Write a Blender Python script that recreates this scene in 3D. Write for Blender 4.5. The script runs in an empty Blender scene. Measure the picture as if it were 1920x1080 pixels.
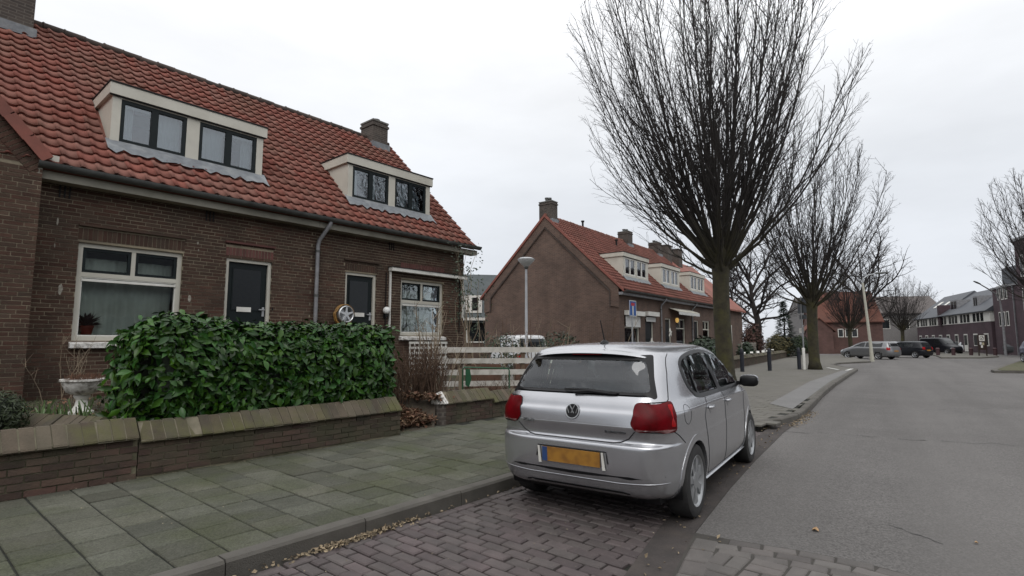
import bpy, bmesh, math, random
import numpy as np
from mathutils import Vector, Matrix, noise as mnoise
from mathutils.geometry import delaunay_2d_cdt
from mathutils.bvhtree import BVHTree

# ------------------------------------------------------------------ camera, sky, sun, exposure
scene = bpy.context.scene
COL = scene.collection
R = math.radians
EYE, FPX = 1.40, 1003.0
PITCH, HEAD = math.atan(101 / FPX), R(40)
cam_d = bpy.data.cameras.new('camera')
cam_d.sensor_width = 36
cam_d.lens = 36 * FPX / 1920
cam_d.clip_start, cam_d.clip_end = 0.05, 2000
cam = bpy.data.objects.new('camera', cam_d)
COL.objects.link(cam)
cam.location = (0, 0, EYE)
cam.rotation_euler = (R(90) + PITCH, 0, HEAD - R(90))
scene.camera = cam
scene.view_settings.view_transform = 'Standard'
scene.view_settings.look = 'None'
scene.view_settings.gamma = 1
scene.view_settings.use_curve_mapping = False
scene.view_settings.exposure = 0.0
scene.cycles.use_denoising = True
scene.cycles.max_bounces = 6
scene.cycles.transparent_max_bounces = 12
scene.cycles.caustics_reflective = False
scene.cycles.caustics_refractive = False

SUN_EL, SUN_AZ = R(48), R(-150)       # direction the light comes from (angle from +X)
world = bpy.data.worlds.new('World')
scene.world = world
world.use_nodes = True
wn = world.node_tree
wn.nodes.clear()
def wnode(t, **k):
    n = wn.nodes.new(t)
    for a, b in k.items():
        setattr(n, a, b)
    return n
w_out = wnode('ShaderNodeOutputWorld')
w_bg = wnode('ShaderNodeBackground')
w_sky = wnode('ShaderNodeTexSky', sky_type='NISHITA', sun_disc=False)
w_sky.sun_elevation = SUN_EL
w_sky.sun_rotation = R(90) - SUN_AZ
w_tc = wnode('ShaderNodeTexCoord')
w_sep = wnode('ShaderNodeSeparateXYZ')
wn.links.new(w_tc.outputs['Generated'], w_sep.inputs[0])
w_map = wnode('ShaderNodeMapping')
w_map.inputs['Scale'].default_value = (1.0, 1.0, 3.2)
wn.links.new(w_tc.outputs['Generated'], w_map.inputs[0])
w_noise = wnode('ShaderNodeTexNoise')
w_noise.inputs['Scale'].default_value = 1.7
w_noise.inputs['Detail'].default_value = 6
w_noise.inputs['Roughness'].default_value = 0.55
wn.links.new(w_map.outputs[0], w_noise.inputs['Vector'])
# the cloud deck: greyer and bluer towards the horizon, brighter overhead
w_el = wnode('ShaderNodeValToRGB')
e = w_el.color_ramp.elements
e[0].position, e[0].color = 0.0, (0.72, 0.75, 0.81, 1)
e[1].position, e[1].color = 1.0, (1.75, 1.76, 1.78, 1)
m = w_el.color_ramp.elements.new(0.26)
m.color = (0.88, 0.91, 0.955, 1)
m = w_el.color_ramp.elements.new(0.45)
m.color = (1.05, 1.065, 1.09, 1)
m = w_el.color_ramp.elements.new(0.62)
m.color = (1.30, 1.31, 1.33, 1)
wn.links.new(w_sep.outputs['Z'], w_el.inputs[0])
w_nr = wnode('ShaderNodeMapRange')
w_nr.inputs['From Min'].default_value, w_nr.inputs['From Max'].default_value = 0.3, 0.7
w_nr.inputs['To Min'].default_value, w_nr.inputs['To Max'].default_value = 9.0, 10.9
wn.links.new(w_noise.outputs['Fac'], w_nr.inputs['Value'])
w_mul = wnode('ShaderNodeVectorMath', operation='SCALE')
wn.links.new(w_el.outputs['Color'], w_mul.inputs[0])
wn.links.new(w_nr.outputs[0], w_mul.inputs['Scale'])
w_mix = wnode('ShaderNodeMixRGB')
w_mix.inputs['Fac'].default_value = 0.94
wn.links.new(w_sky.outputs[0], w_mix.inputs[1])
wn.links.new(w_mul.outputs[0], w_mix.inputs[2])
wn.links.new(w_mix.outputs[0], w_bg.inputs['Color'])
w_bg.inputs['Strength'].default_value = 0.1
wn.links.new(w_bg.outputs[0], w_out.inputs['Surface'])

sun_d = bpy.data.lights.new('sun', 'SUN')
sun_d.energy = 0.95
sun_d.angle = R(35)
sun_d.color = (1.0, 0.97, 0.93)
sun = bpy.data.objects.new('sun', sun_d)
COL.objects.link(sun)
sun.rotation_euler = (R(90) - SUN_EL, 0, SUN_AZ + R(90))

# ------------------------------------------------------------------ helpers
rnd = random.Random(7)
FW = Vector((math.cos(HEAD) * math.cos(PITCH), math.sin(HEAD) * math.cos(PITCH), math.sin(PITCH)))
RT = Vector((math.sin(HEAD), -math.cos(HEAD), 0))
UP = RT.cross(FW)
def in_view(p, pad=0.03):
    """rough size rank of a world point in the photograph: 0 outside, else 1/depth"""
    q = Vector(p) - Vector((0, 0, EYE))
    z = q.dot(FW)
    if z < 0.3:
        return 0
    x, y = FPX * q.dot(RT) / z / 960, FPX * q.dot(UP) / z / 540
    return 1 / z if abs(x) < 1 + pad and abs(y) < 1 + pad else 0

def at(px, py, d):
    """point of the place that lies d metres deep under a pixel of the photograph"""
    return Vector((0, 0, EYE)) + (FW + RT * ((px - 960) / FPX) - UP * ((py - 540) / FPX)) * d
def ground_at(px, d, z=0.0):
    p = at(px, 641, d)
    return Vector((p.x, p.y, z))

class MB:
    """collects shapes that become ONE mesh object"""
    def __init__(s):
        s.v, s.f, s.mi = [], [], []
        s.m = 0
    def add(s, vs, fs):
        o = len(s.v)
        s.v += [tuple(p) for p in vs]
        s.f += [tuple(i + o for i in f) for f in fs]
        s.mi += [s.m] * len(fs)
    def box(s, x0, x1, y0, y1, z0, z1, M=None):
        vs = [Vector((x, y, z)) for z in (z0, z1) for y in (y0, y1) for x in (x0, x1)]
        if M is not None:
            vs = [M @ p for p in vs]
        s.add(vs, [(0, 2, 3, 1), (4, 5, 7, 6), (0, 1, 5, 4), (2, 6, 7, 3), (0, 4, 6, 2), (1, 3, 7, 5)])
        return s
    def bar(s, a, b, w, h=None, upv=(0, 0, 1)):
        """square bar from a to b"""
        a, b = Vector(a), Vector(b)
        h = h or w
        d = (b - a).normalized()
        u = Vector(upv)
        if abs(d.dot(u)) > 0.95:
            u = Vector((0, 1, 0))
        r = d.cross(u).normalized()
        u = r.cross(d)
        vs = []
        for p in (a, b):
            for i, j in ((-1, -1), (1, -1), (1, 1), (-1, 1)):
                vs.append(p + r * (i * w / 2) + u * (j * h / 2))
        s.add(vs, [(0, 1, 2, 3), (7, 6, 5, 4), (0, 4, 5, 1), (1, 5, 6, 2), (2, 6, 7, 3), (3, 7, 4, 0)])
        return s
    def tube(s, path, rad, n=8, caps=True):
        path = [Vector(p) for p in path]
        if not isinstance(rad, (list, tuple)):
            rad = [rad] * len(path)
        vs = []
        pr = None
        for i, p in enumerate(path):
            d = (path[min(i + 1, len(path) - 1)] - path[max(i - 1, 0)]).normalized()
            if pr is None:
                pr = d.orthogonal().normalized()
            else:
                pr = (pr - d * pr.dot(d))
                pr = pr.normalized() if pr.length > 1e-5 else d.orthogonal().normalized()
            q = d.cross(pr)
            for k in range(n):
                a = 2 * math.pi * k / n
                vs.append(p + (pr * math.cos(a) + q * math.sin(a)) * rad[i])
        fs = []
        for i in range(len(path) - 1):
            for k in range(n):
                k2 = (k + 1) % n
                fs.append((i * n + k, i * n + k2, (i + 1) * n + k2, (i + 1) * n + k))
        if caps:
            fs.append(tuple(reversed(range(n))))
            fs.append(tuple(range((len(path) - 1) * n, len(path) * n)))
        s.add(vs, fs)
        return s
    def lathe(s, prof, n=16, M=None, cx=0, cy=0, caps=True):
        """profile (r, z) turned about z"""
        vs = []
        for r, z in prof:
            for k in range(n):
                a = 2 * math.pi * k / n
                p = Vector((cx + r * math.cos(a), cy + r * math.sin(a), z))
                vs.append(M @ p if M is not None else p)
        fs = []
        for i in range(len(prof) - 1):
            for k in range(n):
                k2 = (k + 1) % n
                fs.append((i * n + k, i * n + k2, (i + 1) * n + k2, (i + 1) * n + k))
        if caps and prof[0][0] > 1e-4:
            fs.append(tuple(reversed(range(n))))
        if caps and prof[-1][0] > 1e-4:
            fs.append(tuple(range((len(prof) - 1) * n, len(prof) * n)))
        s.add(vs, fs)
        return s
    def prism(s, pts, axis, a0, a1):
        """2d outline extruded along an axis: axis 0 -> pts are (y,z), 1 -> (x,z), 2 -> (x,y)"""
        def P(p, a):
            return [(a, p[0], p[1]), (p[0], a, p[1]), (p[0], p[1], a)][axis]
        n = len(pts)
        vs = [P(p, a0) for p in pts] + [P(p, a1) for p in pts]
        fs = [tuple(reversed(range(n))), tuple(range(n, 2 * n))]
        fs += [(i, (i + 1) % n, n + (i + 1) % n, n + i) for i in range(n)]
        s.add(vs, fs)
        return s
    def quad(s, a, b, c, d):
        s.add([a, b, c, d], [(0, 1, 2, 3)])
        return s
    def mesh(s, name, mats, smooth=False):
        me = bpy.data.meshes.new(name)
        me.from_pydata(s.v, [], s.f)
        for m_ in (mats if isinstance(mats, (list, tuple)) else [mats]):
            me.materials.append(m_)
        if any(s.mi):
            me.polygons.foreach_set('material_index', s.mi)
        bm = bmesh.new()
        bm.from_mesh(me)
        bmesh.ops.recalc_face_normals(bm, faces=bm.faces)
        bm.to_mesh(me)
        bm.free()
        if smooth:
            me.polygons.foreach_set('use_smooth', [True] * len(me.polygons))
            if smooth != 'all':
                me.set_sharp_from_angle(angle=R(40))
        return me
    def build(s, name, mats, parent=None, smooth=False):
        return link(name, s.mesh(name, mats, smooth), parent)

def link(name, data, parent=None):
    o = bpy.data.objects.new(name, data)
    COL.objects.link(o)
    if parent is not None:
        o.parent = parent
    return o
def tag(o, label, cat, group=None):
    o['label'] = label
    o['category'] = cat
    if group:
        o['group'] = group
    return o
def thing(name, label, cat, loc=(0, 0, 0), rz=0, group=None):
    o = link(name, None)
    o.empty_display_size = 0.1
    o.location = loc
    o.rotation_euler = (0, 0, rz)
    return tag(o, label, cat, group)
def structure(o):
    o['kind'] = 'structure'
    return o
def stuff(o):
    o['kind'] = 'stuff'
    return o
def world_of(o):
    M = Matrix.Identity(4)
    while o is not None:
        M = Matrix.LocRotScale(o.location, o.rotation_euler, o.scale) @ M
        o = o.parent
    return M
def pieces(parent, name, meshes, mlist, limit=300, rest='pieces', minsize=0.0):
    """the pieces that show largest become objects of their own, the others one joined part"""
    if not isinstance(meshes, (list, tuple)):
        meshes = [meshes]
    W = world_of(parent)
    rank = []
    for i, M in enumerate(mlist):
        w = in_view(W @ M.to_translation())
        sc = M.to_scale()
        rank.append((-w * max(sc) if w > minsize else 0, i))
    rank.sort()
    others = []
    for k, (w, i) in enumerate(rank):
        me = meshes[i % len(meshes)]
        if k < limit and w < 0:
            o = bpy.data.objects.new(name, me)
            COL.objects.link(o)
            o.parent = parent
            o.matrix_basis = mlist[i]
        else:
            others.append(i)
    if others:
        vs, fs, smooth = [], [], []
        base = []
        for me in meshes:
            a = np.empty(len(me.vertices) * 3)
            me.vertices.foreach_get('co', a)
            base.append((a.reshape(-1, 3), [tuple(p.vertices) for p in me.polygons], [p.use_smooth for p in me.polygons]))
        off = 0
        for i in others:
            a, f, sm = base[i % len(meshes)]
            M = np.array(mlist[i])
            vs.append(a @ M[:3, :3].T + M[:3, 3])
            fs += [tuple(q + off for q in p) for p in f]
            smooth += sm
            off += len(a)
        me = bpy.data.meshes.new(rest)
        me.from_pydata(np.concatenate(vs).tolist(), [], fs)
        me.materials.append(meshes[0].materials[0])
        me.polygons.foreach_set('use_smooth', smooth)
        stuff(link(rest, me, parent))

def copy_tree(o, parent=None):
    c = o.copy()
    COL.objects.link(c)
    c.parent = parent
    for ch in list(o.children):
        copy_tree(ch, c)
    return c

# ------------------------------------------------------------------ materials
MATS = {}
def mat(name, col, col2=None, scale=6.0, rough=0.8, metal=0.0, vary=0.0, bump=0.0, bscale=60.0, detail=5.0,
        stain=None, sscale=1.2, samt=0.5, spec=0.5, coat=0.0, hue=0.0):
    """procedural surface: colour noise on the world position, per piece variation, stains, fine relief"""
    if name in MATS:
        return MATS[name]
    m_ = bpy.data.materials.new(name)
    m_.use_nodes = True
    nt = m_.node_tree
    bs = nt.nodes['Principled BSDF']
    bs.inputs['Roughness'].default_value = rough
    bs.inputs['Metallic'].default_value = metal
    bs.inputs['Specular IOR Level'].default_value = spec
    bs.inputs['Coat Weight'].default_value = coat
    bs.inputs['Coat Roughness'].default_value = 0.06
    N = nt.nodes.new
    L = nt.links.new
    geo = N('ShaderNodeNewGeometry')
    def noise(sc, det=detail):
        n = N('ShaderNodeTexNoise')
        n.inputs['Scale'].default_value = sc
        n.inputs['Detail'].default_value = det
        n.inputs['Roughness'].default_value = 0.6
        L(geo.outputs['Position'], n.inputs['Vector'])
        return n
    def mr(src, a, b, c, d):
        q = N('ShaderNodeMapRange')
        for k, x in zip(('From Min', 'From Max', 'To Min', 'To Max'), (a, b, c, d)):
            q.inputs[k].default_value = x
        L(src, q.inputs['Value'])
        return q.outputs[0]
    c4 = lambda c: (c[0], c[1], c[2], 1)
    mix = N('ShaderNodeMixRGB')
    mix.inputs[1].default_value = c4(col)
    mix.inputs[2].default_value = c4(col2 or tuple(x * 0.75 for x in col))
    L(mr(noise(scale).outputs['Fac'], 0.35, 0.65, 0, 1), mix.inputs['Fac'])
    out = mix.outputs[0]
    if vary or hue:
        oi = N('ShaderNodeObjectInfo')
        ad = N('ShaderNodeMath')
        ad.operation = 'ADD'
        L(oi.outputs['Random'], ad.inputs[0])
        L(geo.outputs['Random Per Island'], ad.inputs[1])
        fr = N('ShaderNodeMath')
        fr.operation = 'FRACT'
        L(ad.outputs[0], fr.inputs[0])
        h = N('ShaderNodeHueSaturation')
        L(out, h.inputs['Color'])
        L(mr(fr.outputs[0], 0, 1, 1 - vary, 1 + vary), h.inputs['Value'])
        if hue:
            wn_ = N('ShaderNodeTexWhiteNoise')
            wn_.noise_dimensions = '1D'
            L(fr.outputs[0], wn_.inputs['W'])
            L(mr(wn_.outputs['Value'], 0, 1, 0.5 - hue, 0.5 + hue), h.inputs['Hue'])
            L(mr(wn_.outputs['Value'], 0, 1, 1.06, 0.88), h.inputs['Saturation'])
        out = h.outputs[0]
    if stain:
        mx = N('ShaderNodeMixRGB')
        mx.inputs[2].default_value = c4(stain)
        L(out, mx.inputs[1])
        L(mr(noise(sscale, 8).outputs['Fac'], 0.47, 0.68, 0, samt), mx.inputs['Fac'])
        out = mx.outputs[0]
    L(out, bs.inputs['Base Color'])
    if bump:
        b = N('ShaderNodeBump')
        b.inputs['Strength'].default_value = bump
        b.inputs['Distance'].default_value = 0.01
        L(noise(bscale, 4).outputs['Fac'], b.inputs['Height'])
        L(b.outputs[0], bs.inputs['Normal'])
    MATS[name] = m_
    return m_

def glass(name, tint=(0.55, 0.6, 0.6), refl=0.10, rough=0.02, wave=0.04):
    if name in MATS:
        return MATS[name]
    m_ = bpy.data.materials.new(name)
    m_.use_nodes = True
    nt = m_.node_tree
    nt.nodes.clear()
    N, L = nt.nodes.new, nt.links.new
    o = N('ShaderNodeOutputMaterial')
    t = N('ShaderNodeBsdfTransparent')
    t.inputs[0].default_value = (*tint, 1)
    g = N('ShaderNodeBsdfGlossy')
    g.inputs['Color'].default_value = (0.95, 0.97, 1, 1)
    g.inputs['Roughness'].default_value = rough
    f = N('ShaderNodeFresnel')
    f.inputs['IOR'].default_value = 1.5
    a = N('ShaderNodeMath')
    a.operation = 'ADD'
    a.inputs[1].default_value = refl
    a.use_clamp = True
    L(f.outputs[0], a.inputs[0])
    mx = N('ShaderNodeMixShader')
    L(a.outputs[0], mx.inputs[0])
    L(t.outputs[0], mx.inputs[1])
    L(g.outputs[0], mx.inputs[2])
    # faint waviness of float glass
    geo = N('ShaderNodeNewGeometry')
    nz = N('ShaderNodeTexNoise')
    nz.inputs['Scale'].default_value = 2.5
    L(geo.outputs['Position'], nz.inputs['Vector'])
    b = N('ShaderNodeBump')
    b.inputs['Strength'].default_value = wave
    b.inputs['Distance'].default_value = 0.05
    L(nz.outputs['Fac'], b.inputs['Height'])
    L(b.outputs[0], g.inputs['Normal'])
    L(mx.outputs[0], o.inputs['Surface'])
    MATS[name] = m_
    return m_

def brick_mat(name, c1, c2, mortar, bw=0.22, bh=0.0625, stain=None):
    """far brickwork, too small to pick apart: brick texture on local (x+y)/z"""
    if name in MATS:
        return MATS[name]
    m_ = bpy.data.materials.new(name)
    m_.use_nodes = True
    nt = m_.node_tree
    bs = nt.nodes['Principled BSDF']
    bs.inputs['Roughness'].default_value = 0.9
    N, L = nt.nodes.new, nt.links.new
    tc = N('ShaderNodeTexCoord')
    sp = N('ShaderNodeSeparateXYZ')
    L(tc.outputs['Object'], sp.inputs[0])
    cb = N('ShaderNodeCombineXYZ')
    sm = N('ShaderNodeMath')
    sm.operation = 'ADD'
    L(sp.outputs['X'], sm.inputs[0])
    L(sp.outputs['Y'], sm.inputs[1])
    L(sm.outputs[0], cb.inputs[0])
    L(sp.outputs['Z'], cb.inputs[1])
    br = N('ShaderNodeTexBrick')
    br.inputs['Color1'].default_value = (*c1, 1)
    br.inputs['Color2'].default_value = (*c2, 1)
    br.inputs['Mortar'].default_value = (*mortar, 1)
    br.inputs['Scale'].default_value = 1
    br.inputs['Mortar Size'].default_value = 0.008
    br.inputs['Brick Width'].default_value = bw
    br.inputs['Row Height'].default_value = bh
    L(cb.outputs[0], br.inputs['Vector'])
    nz = N('ShaderNodeTexNoise')
    nz.inputs['Scale'].default_value = 0.9
    nz.inputs['Detail'].default_value = 8
    nz.inputs['Roughness'].default_value = 0.65
    L(tc.outputs['Object'], nz.inputs['Vector'])
    mr = N('ShaderNodeMapRange')
    for k, x in zip(('From Min', 'From Max', 'To Min', 'To Max'), (0.35, 0.7, 0.75, 1.25)):
        mr.inputs[k].default_value = x
    L(nz.outputs['Fac'], mr.inputs['Value'])
    hs = N('ShaderNodeHueSaturation')
    L(br.outputs['Color'], hs.inputs['Color'])
    L(mr.outputs[0], hs.inputs['Value'])
    L(hs.outputs[0], bs.inputs['Base Color'])
    bp = N('ShaderNodeBump')
    bp.inputs['Strength'].default_value = 0.6
    bp.inputs['Distance'].default_value = 0.01
    bp.invert = True
    L(br.outputs['Fac'], bp.inputs['Height'])
    L(bp.outputs[0], bs.inputs['Normal'])
    MATS[name] = m_
    return m_

def emit(name, col, strength):
    if name in MATS:
        return MATS[name]
    m_ = bpy.data.materials.new(name)
    m_.use_nodes = True
    bs = m_.node_tree.nodes['Principled BSDF']
    bs.inputs['Base Color'].default_value = (*col, 1)
    bs.inputs['Emission Color'].default_value = (*col, 1)
    bs.inputs['Emission Strength'].default_value = strength
    MATS[name] = m_
    return m_

M_brick = mat('brick', (0.084, 0.048, 0.034), (0.064, 0.038, 0.028), scale=3, rough=0.92, spec=0.25, vary=0.20, hue=0.010, bump=0.5, bscale=45, stain=(0.050, 0.040, 0.032), sscale=0.9, samt=0.5)
M_brick_wall = mat('garden_brick', (0.080, 0.050, 0.036), (0.052, 0.036, 0.028), scale=5, rough=0.92, vary=0.35, hue=0.02, bump=0.6, bscale=60, stain=(0.05, 0.055, 0.028), sscale=1.6, samt=0.75)
M_red_brick = mat('red_lintel', (0.13, 0.05, 0.042), (0.10, 0.042, 0.036), scale=6, rough=0.85, vary=0.2, bump=0.3)
M_cap = mat('coping_brick', (0.092, 0.075, 0.053), (0.068, 0.057, 0.040), scale=7, rough=0.95, vary=0.28, hue=0.015, bump=0.7, bscale=70, stain=(0.085, 0.085, 0.03), sscale=2.2, samt=0.85)
M_mortar = mat('mortar', (0.31, 0.26, 0.185), (0.20, 0.17, 0.12), scale=3, rough=0.95, bump=0.4, stain=(0.07, 0.058, 0.045), sscale=1.0, samt=0.8)
M_mortar_dark = mat('mossy_mortar', (0.19, 0.17, 0.115), (0.11, 0.10, 0.066), scale=4, rough=0.95, bump=0.4, stain=(0.04, 0.045, 0.02), sscale=2.0, samt=0.8)
M_tile = mat('roof_tile', (0.240, 0.096, 0.072), (0.200, 0.078, 0.060), scale=4.5, rough=0.85, spec=0.25, vary=0.08, hue=0.004, bump=0.4, bscale=50, stain=(0.140, 0.088, 0.062), sscale=0.8, samt=0.5)
M_tile_far = mat('far_roof_tile', (0.245, 0.092, 0.068), (0.19, 0.072, 0.055), scale=1.5, rough=0.8, vary=0.18, stain=(0.11, 0.055, 0.035), sscale=0.5, samt=0.5)
M_ridge = mat('ridge_tile', (0.075, 0.052, 0.042), (0.05, 0.04, 0.034), scale=5, rough=0.9, vary=0.25)
M_cream = mat('cream_paint', (0.55, 0.53, 0.46), (0.50, 0.48, 0.42), scale=2, rough=0.55, bump=0.1, stain=(0.36, 0.34, 0.28), sscale=1.6, samt=0.35)
M_white = mat('white_paint', (0.72, 0.71, 0.67), (0.64, 0.63, 0.58), scale=5, rough=0.5, stain=(0.4, 0.38, 0.33), sscale=3, samt=0.35)
M_peel = mat('peeling_white_paint', (0.70, 0.69, 0.66), (0.55, 0.53, 0.5), scale=22, rough=0.75, stain=(0.10, 0.08, 0.06), sscale=14, samt=0.95, bump=0.4, bscale=50)
M_dkgreen = mat('dark_green_paint', (0.010, 0.015, 0.016), (0.008, 0.012, 0.013), rough=0.45, spec=0.2)
M_black = mat('black_plastic', (0.010, 0.010, 0.011), (0.014, 0.014, 0.014), rough=0.6, spec=0.2)
M_zinc = mat('zinc_gutter', (0.115, 0.12, 0.115), (0.075, 0.078, 0.076), scale=4, rough=0.6, metal=0.2, stain=(0.05, 0.05, 0.045), sscale=2, samt=0.6)
M_zinc_light = mat('zinc_pipe', (0.27, 0.27, 0.28), (0.20, 0.20, 0.21), scale=5, rough=0.5, metal=0.2, stain=(0.14, 0.13, 0.12), sscale=4, samt=0.5)
M_lead = mat('lead_flashing', (0.18, 0.195, 0.21), (0.125, 0.135, 0.147), scale=9, rough=0.6, stain=(0.27, 0.28, 0.28), sscale=5, samt=0.6, bump=0.5, bscale=18)
M_soffit = mat('soffit_paint', (0.33, 0.31, 0.255), (0.26, 0.245, 0.2), scale=2, rough=0.7, stain=(0.15, 0.14, 0.11), sscale=1.5, samt=0.6)
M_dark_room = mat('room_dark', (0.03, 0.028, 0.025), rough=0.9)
M_curtain = mat('net_curtain', (0.82, 0.82, 0.80), (0.7, 0.7, 0.68), scale=4, rough=0.9)
M_blind = mat('blind', (0.62, 0.62, 0.60), (0.57, 0.57, 0.56), scale=4, rough=0.9)
M_glass = glass('window_glass', (0.86, 0.90, 0.88), 0.0)
M_glass_up = glass('upper_glass', (0.75, 0.80, 0.82), 0.09)
M_steel = mat('galvanised_steel', (0.42, 0.43, 0.44), (0.34, 0.35, 0.36), scale=6, rough=0.45, metal=0.4)
M_soil = mat('soil', (0.075, 0.058, 0.042), (0.045, 0.036, 0.027), scale=9, rough=1.0, bump=1.0, bscale=25, stain=(0.05, 0.06, 0.022), sscale=1.6, samt=0.8)
M_bark = mat('bark', (0.030, 0.025, 0.023), (0.018, 0.015, 0.014), scale=9, rough=0.95, bump=0.9, bscale=24)
M_trunk = mat('mossy_bark', (0.044, 0.038, 0.020), (0.022, 0.019, 0.012), scale=7, rough=0.95, bump=1.0, bscale=22, stain=(0.066, 0.062, 0.016), sscale=2.4, samt=0.6)
M_twig = mat('brown_twig', (0.11, 0.068, 0.042), (0.075, 0.045, 0.03), scale=9, rough=0.9, vary=0.3)
M_palewood = mat('pale_stem', (0.24, 0.19, 0.13), (0.16, 0.125, 0.09), scale=8, rough=0.9, vary=0.2)
M_leaf = mat('laurel_leaf', (0.028, 0.080, 0.009), (0.014, 0.045, 0.006), scale=8, rough=0.30, vary=0.55, hue=0.02, spec=0.24)
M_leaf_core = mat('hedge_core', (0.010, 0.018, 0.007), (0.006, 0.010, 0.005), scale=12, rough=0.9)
M_leaf_ever = mat('evergreen_leaf', (0.024, 0.045, 0.018), (0.015, 0.03, 0.012), scale=8, rough=0.5, vary=0.4)
M_deadleaf = mat('dead_leaf', (0.17, 0.095, 0.052), (0.10, 0.055, 0.032), scale=30, rough=0.85, vary=0.45, hue=0.02)

# ------------------------------------------------------------------ ground, road, pavement
M_road = mat('asphalt', (0.138, 0.131, 0.126), (0.117, 0.111, 0.107), scale=0.8, rough=0.9, spec=0.3, bump=0.6, bscale=160, detail=8, stain=(0.094, 0.089, 0.085), sscale=0.35, samt=0.6)
def speckle(m_, sc, lo, hi):
    """grit: light and dark stones in the surface"""
    nt = m_.node_tree
    bs = nt.nodes['Principled BSDF']
    src = bs.inputs['Base Color'].links[0].from_socket
    N, L = nt.nodes.new, nt.links.new
    geo = N('ShaderNodeNewGeometry')
    vo = N('ShaderNodeTexVoronoi')
    vo.inputs['Scale'].default_value = sc
    L(geo.outputs['Position'], vo.inputs['Vector'])
    sp = N('ShaderNodeSeparateColor')
    L(vo.outputs['Color'], sp.inputs[0])
    mr = N('ShaderNodeMapRange')
    mr.inputs['To Min'].default_value, mr.inputs['To Max'].default_value = lo, hi
    L(sp.outputs[0], mr.inputs['Value'])
    h = N('ShaderNodeHueSaturation')
    L(src, h.inputs['Color'])
    L(mr.outputs[0], h.inputs['Value'])
    L(h.outputs[0], bs.inputs['Base Color'])
speckle(M_road, 85, 0.70, 1.30)
def streaks(m_, sx, sy, col, amt, rz):
    """long worn bands that follow the carriageway"""
    nt = m_.node_tree
    bs = nt.nodes['Principled BSDF']
    src = bs.inputs['Base Color'].links[0].from_socket
    N, L = nt.nodes.new, nt.links.new
    geo, mp, nz, mr, mx = N('ShaderNodeNewGeometry'), N('ShaderNodeMapping'), N('ShaderNodeTexNoise'), N('ShaderNodeMapRange'), N('ShaderNodeMixRGB')
    mp.vector_type = 'TEXTURE'
    mp.inputs['Rotation'].default_value = (0, 0, rz)
    mp.inputs['Scale'].default_value = (sx, sy, 1)
    L(geo.outputs['Position'], mp.inputs[0])
    L(mp.outputs[0], nz.inputs['Vector'])
    nz.inputs['Scale'].default_value = 1
    nz.inputs['Detail'].default_value = 5
    mr.inputs['From Min'].default_value, mr.inputs['From Max'].default_value, mr.inputs['To Max'].default_value = 0.45, 0.65, amt
    L(nz.outputs['Fac'], mr.inputs['Value'])
    L(mr.outputs[0], mx.inputs['Fac'])
    L(src, mx.inputs[1])
    mx.inputs[2].default_value = (*col, 1)
    L(mx.outputs[0], bs.inputs['Base Color'])
streaks(M_road, 16, 0.7, (0.098, 0.093, 0.089), 0.5, R(6))
streaks(M_road, 22, 1.3, (0.168, 0.160, 0.153), 0.35, R(5))
M_far_ground = mat('far_ground', (0.12, 0.115, 0.11), (0.09, 0.088, 0.084), scale=0.3, rough=0.95)
M_flag = mat('paving_flag', (0.094, 0.094, 0.074), (0.072, 0.073, 0.056), scale=3.5, rough=0.92, spec=0.25, vary=0.22, hue=0.012, bump=0.5, bscale=150, stain=(0.058, 0.066, 0.032), sscale=1.3, samt=0.7)
speckle(M_flag, 110, 0.75, 1.25)
M_flag_far = mat('far_paving', (0.132, 0.124, 0.108), (0.106, 0.100, 0.087), scale=2, rough=0.92, bump=0.4, bscale=80, stain=(0.090, 0.088, 0.066), sscale=0.7, samt=0.5)
M_joint = mat('joint_dirt', (0.018, 0.019, 0.013), (0.011, 0.012, 0.009), scale=9, rough=1.0, bump=0.6)
M_kerb = mat('kerb_concrete', (0.108, 0.100, 0.088), (0.080, 0.074, 0.065), scale=4, rough=0.92, vary=0.10, bump=0.6, bscale=110, stain=(0.055, 0.050, 0.040), sscale=2.4, samt=0.6)
M_clinker = mat('clinker', (0.090, 0.072, 0.070), (0.066, 0.054, 0.053), scale=6, rough=0.72, vary=0.24, hue=0.02, bump=0.5, bscale=80, stain=(0.055, 0.046, 0.042), sscale=1.0, samt=0.75)
M_clinker2 = mat('grey_clinker', (0.118, 0.106, 0.099), (0.090, 0.082, 0.077), scale=5, rough=0.8, vary=0.25, hue=0.015, bump=0.5, bscale=80, stain=(0.08, 0.075, 0.068), sscale=1.5, samt=0.5)
M_gutter = mat('gutter_dirt', (0.050, 0.041, 0.038), (0.032, 0.027, 0.025), scale=5, rough=0.85, bump=0.8, bscale=40, stain=(0.075, 0.06, 0.05), sscale=3, samt=0.5)
M_patch = mat('smooth_asphalt_strip', (0.168, 0.164, 0.160), (0.145, 0.142, 0.139), scale=1.5, rough=0.85, bump=0.3, bscale=120)
M_line = mat('white_marking', (0.62, 0.62, 0.60), (0.45, 0.45, 0.43), scale=6, rough=0.7)

def sheet(name, pts, z, m_, parent=None):
    b = MB()
    b.add([(x, y, z) for x, y in pts], [tuple(range(len(pts)))])
    return b.build(name, m_, parent)
structure(sheet('ground', [(-400, -400), (600, -400), (600, 500), (-400, 500)], -0.06, M_far_ground))

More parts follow.
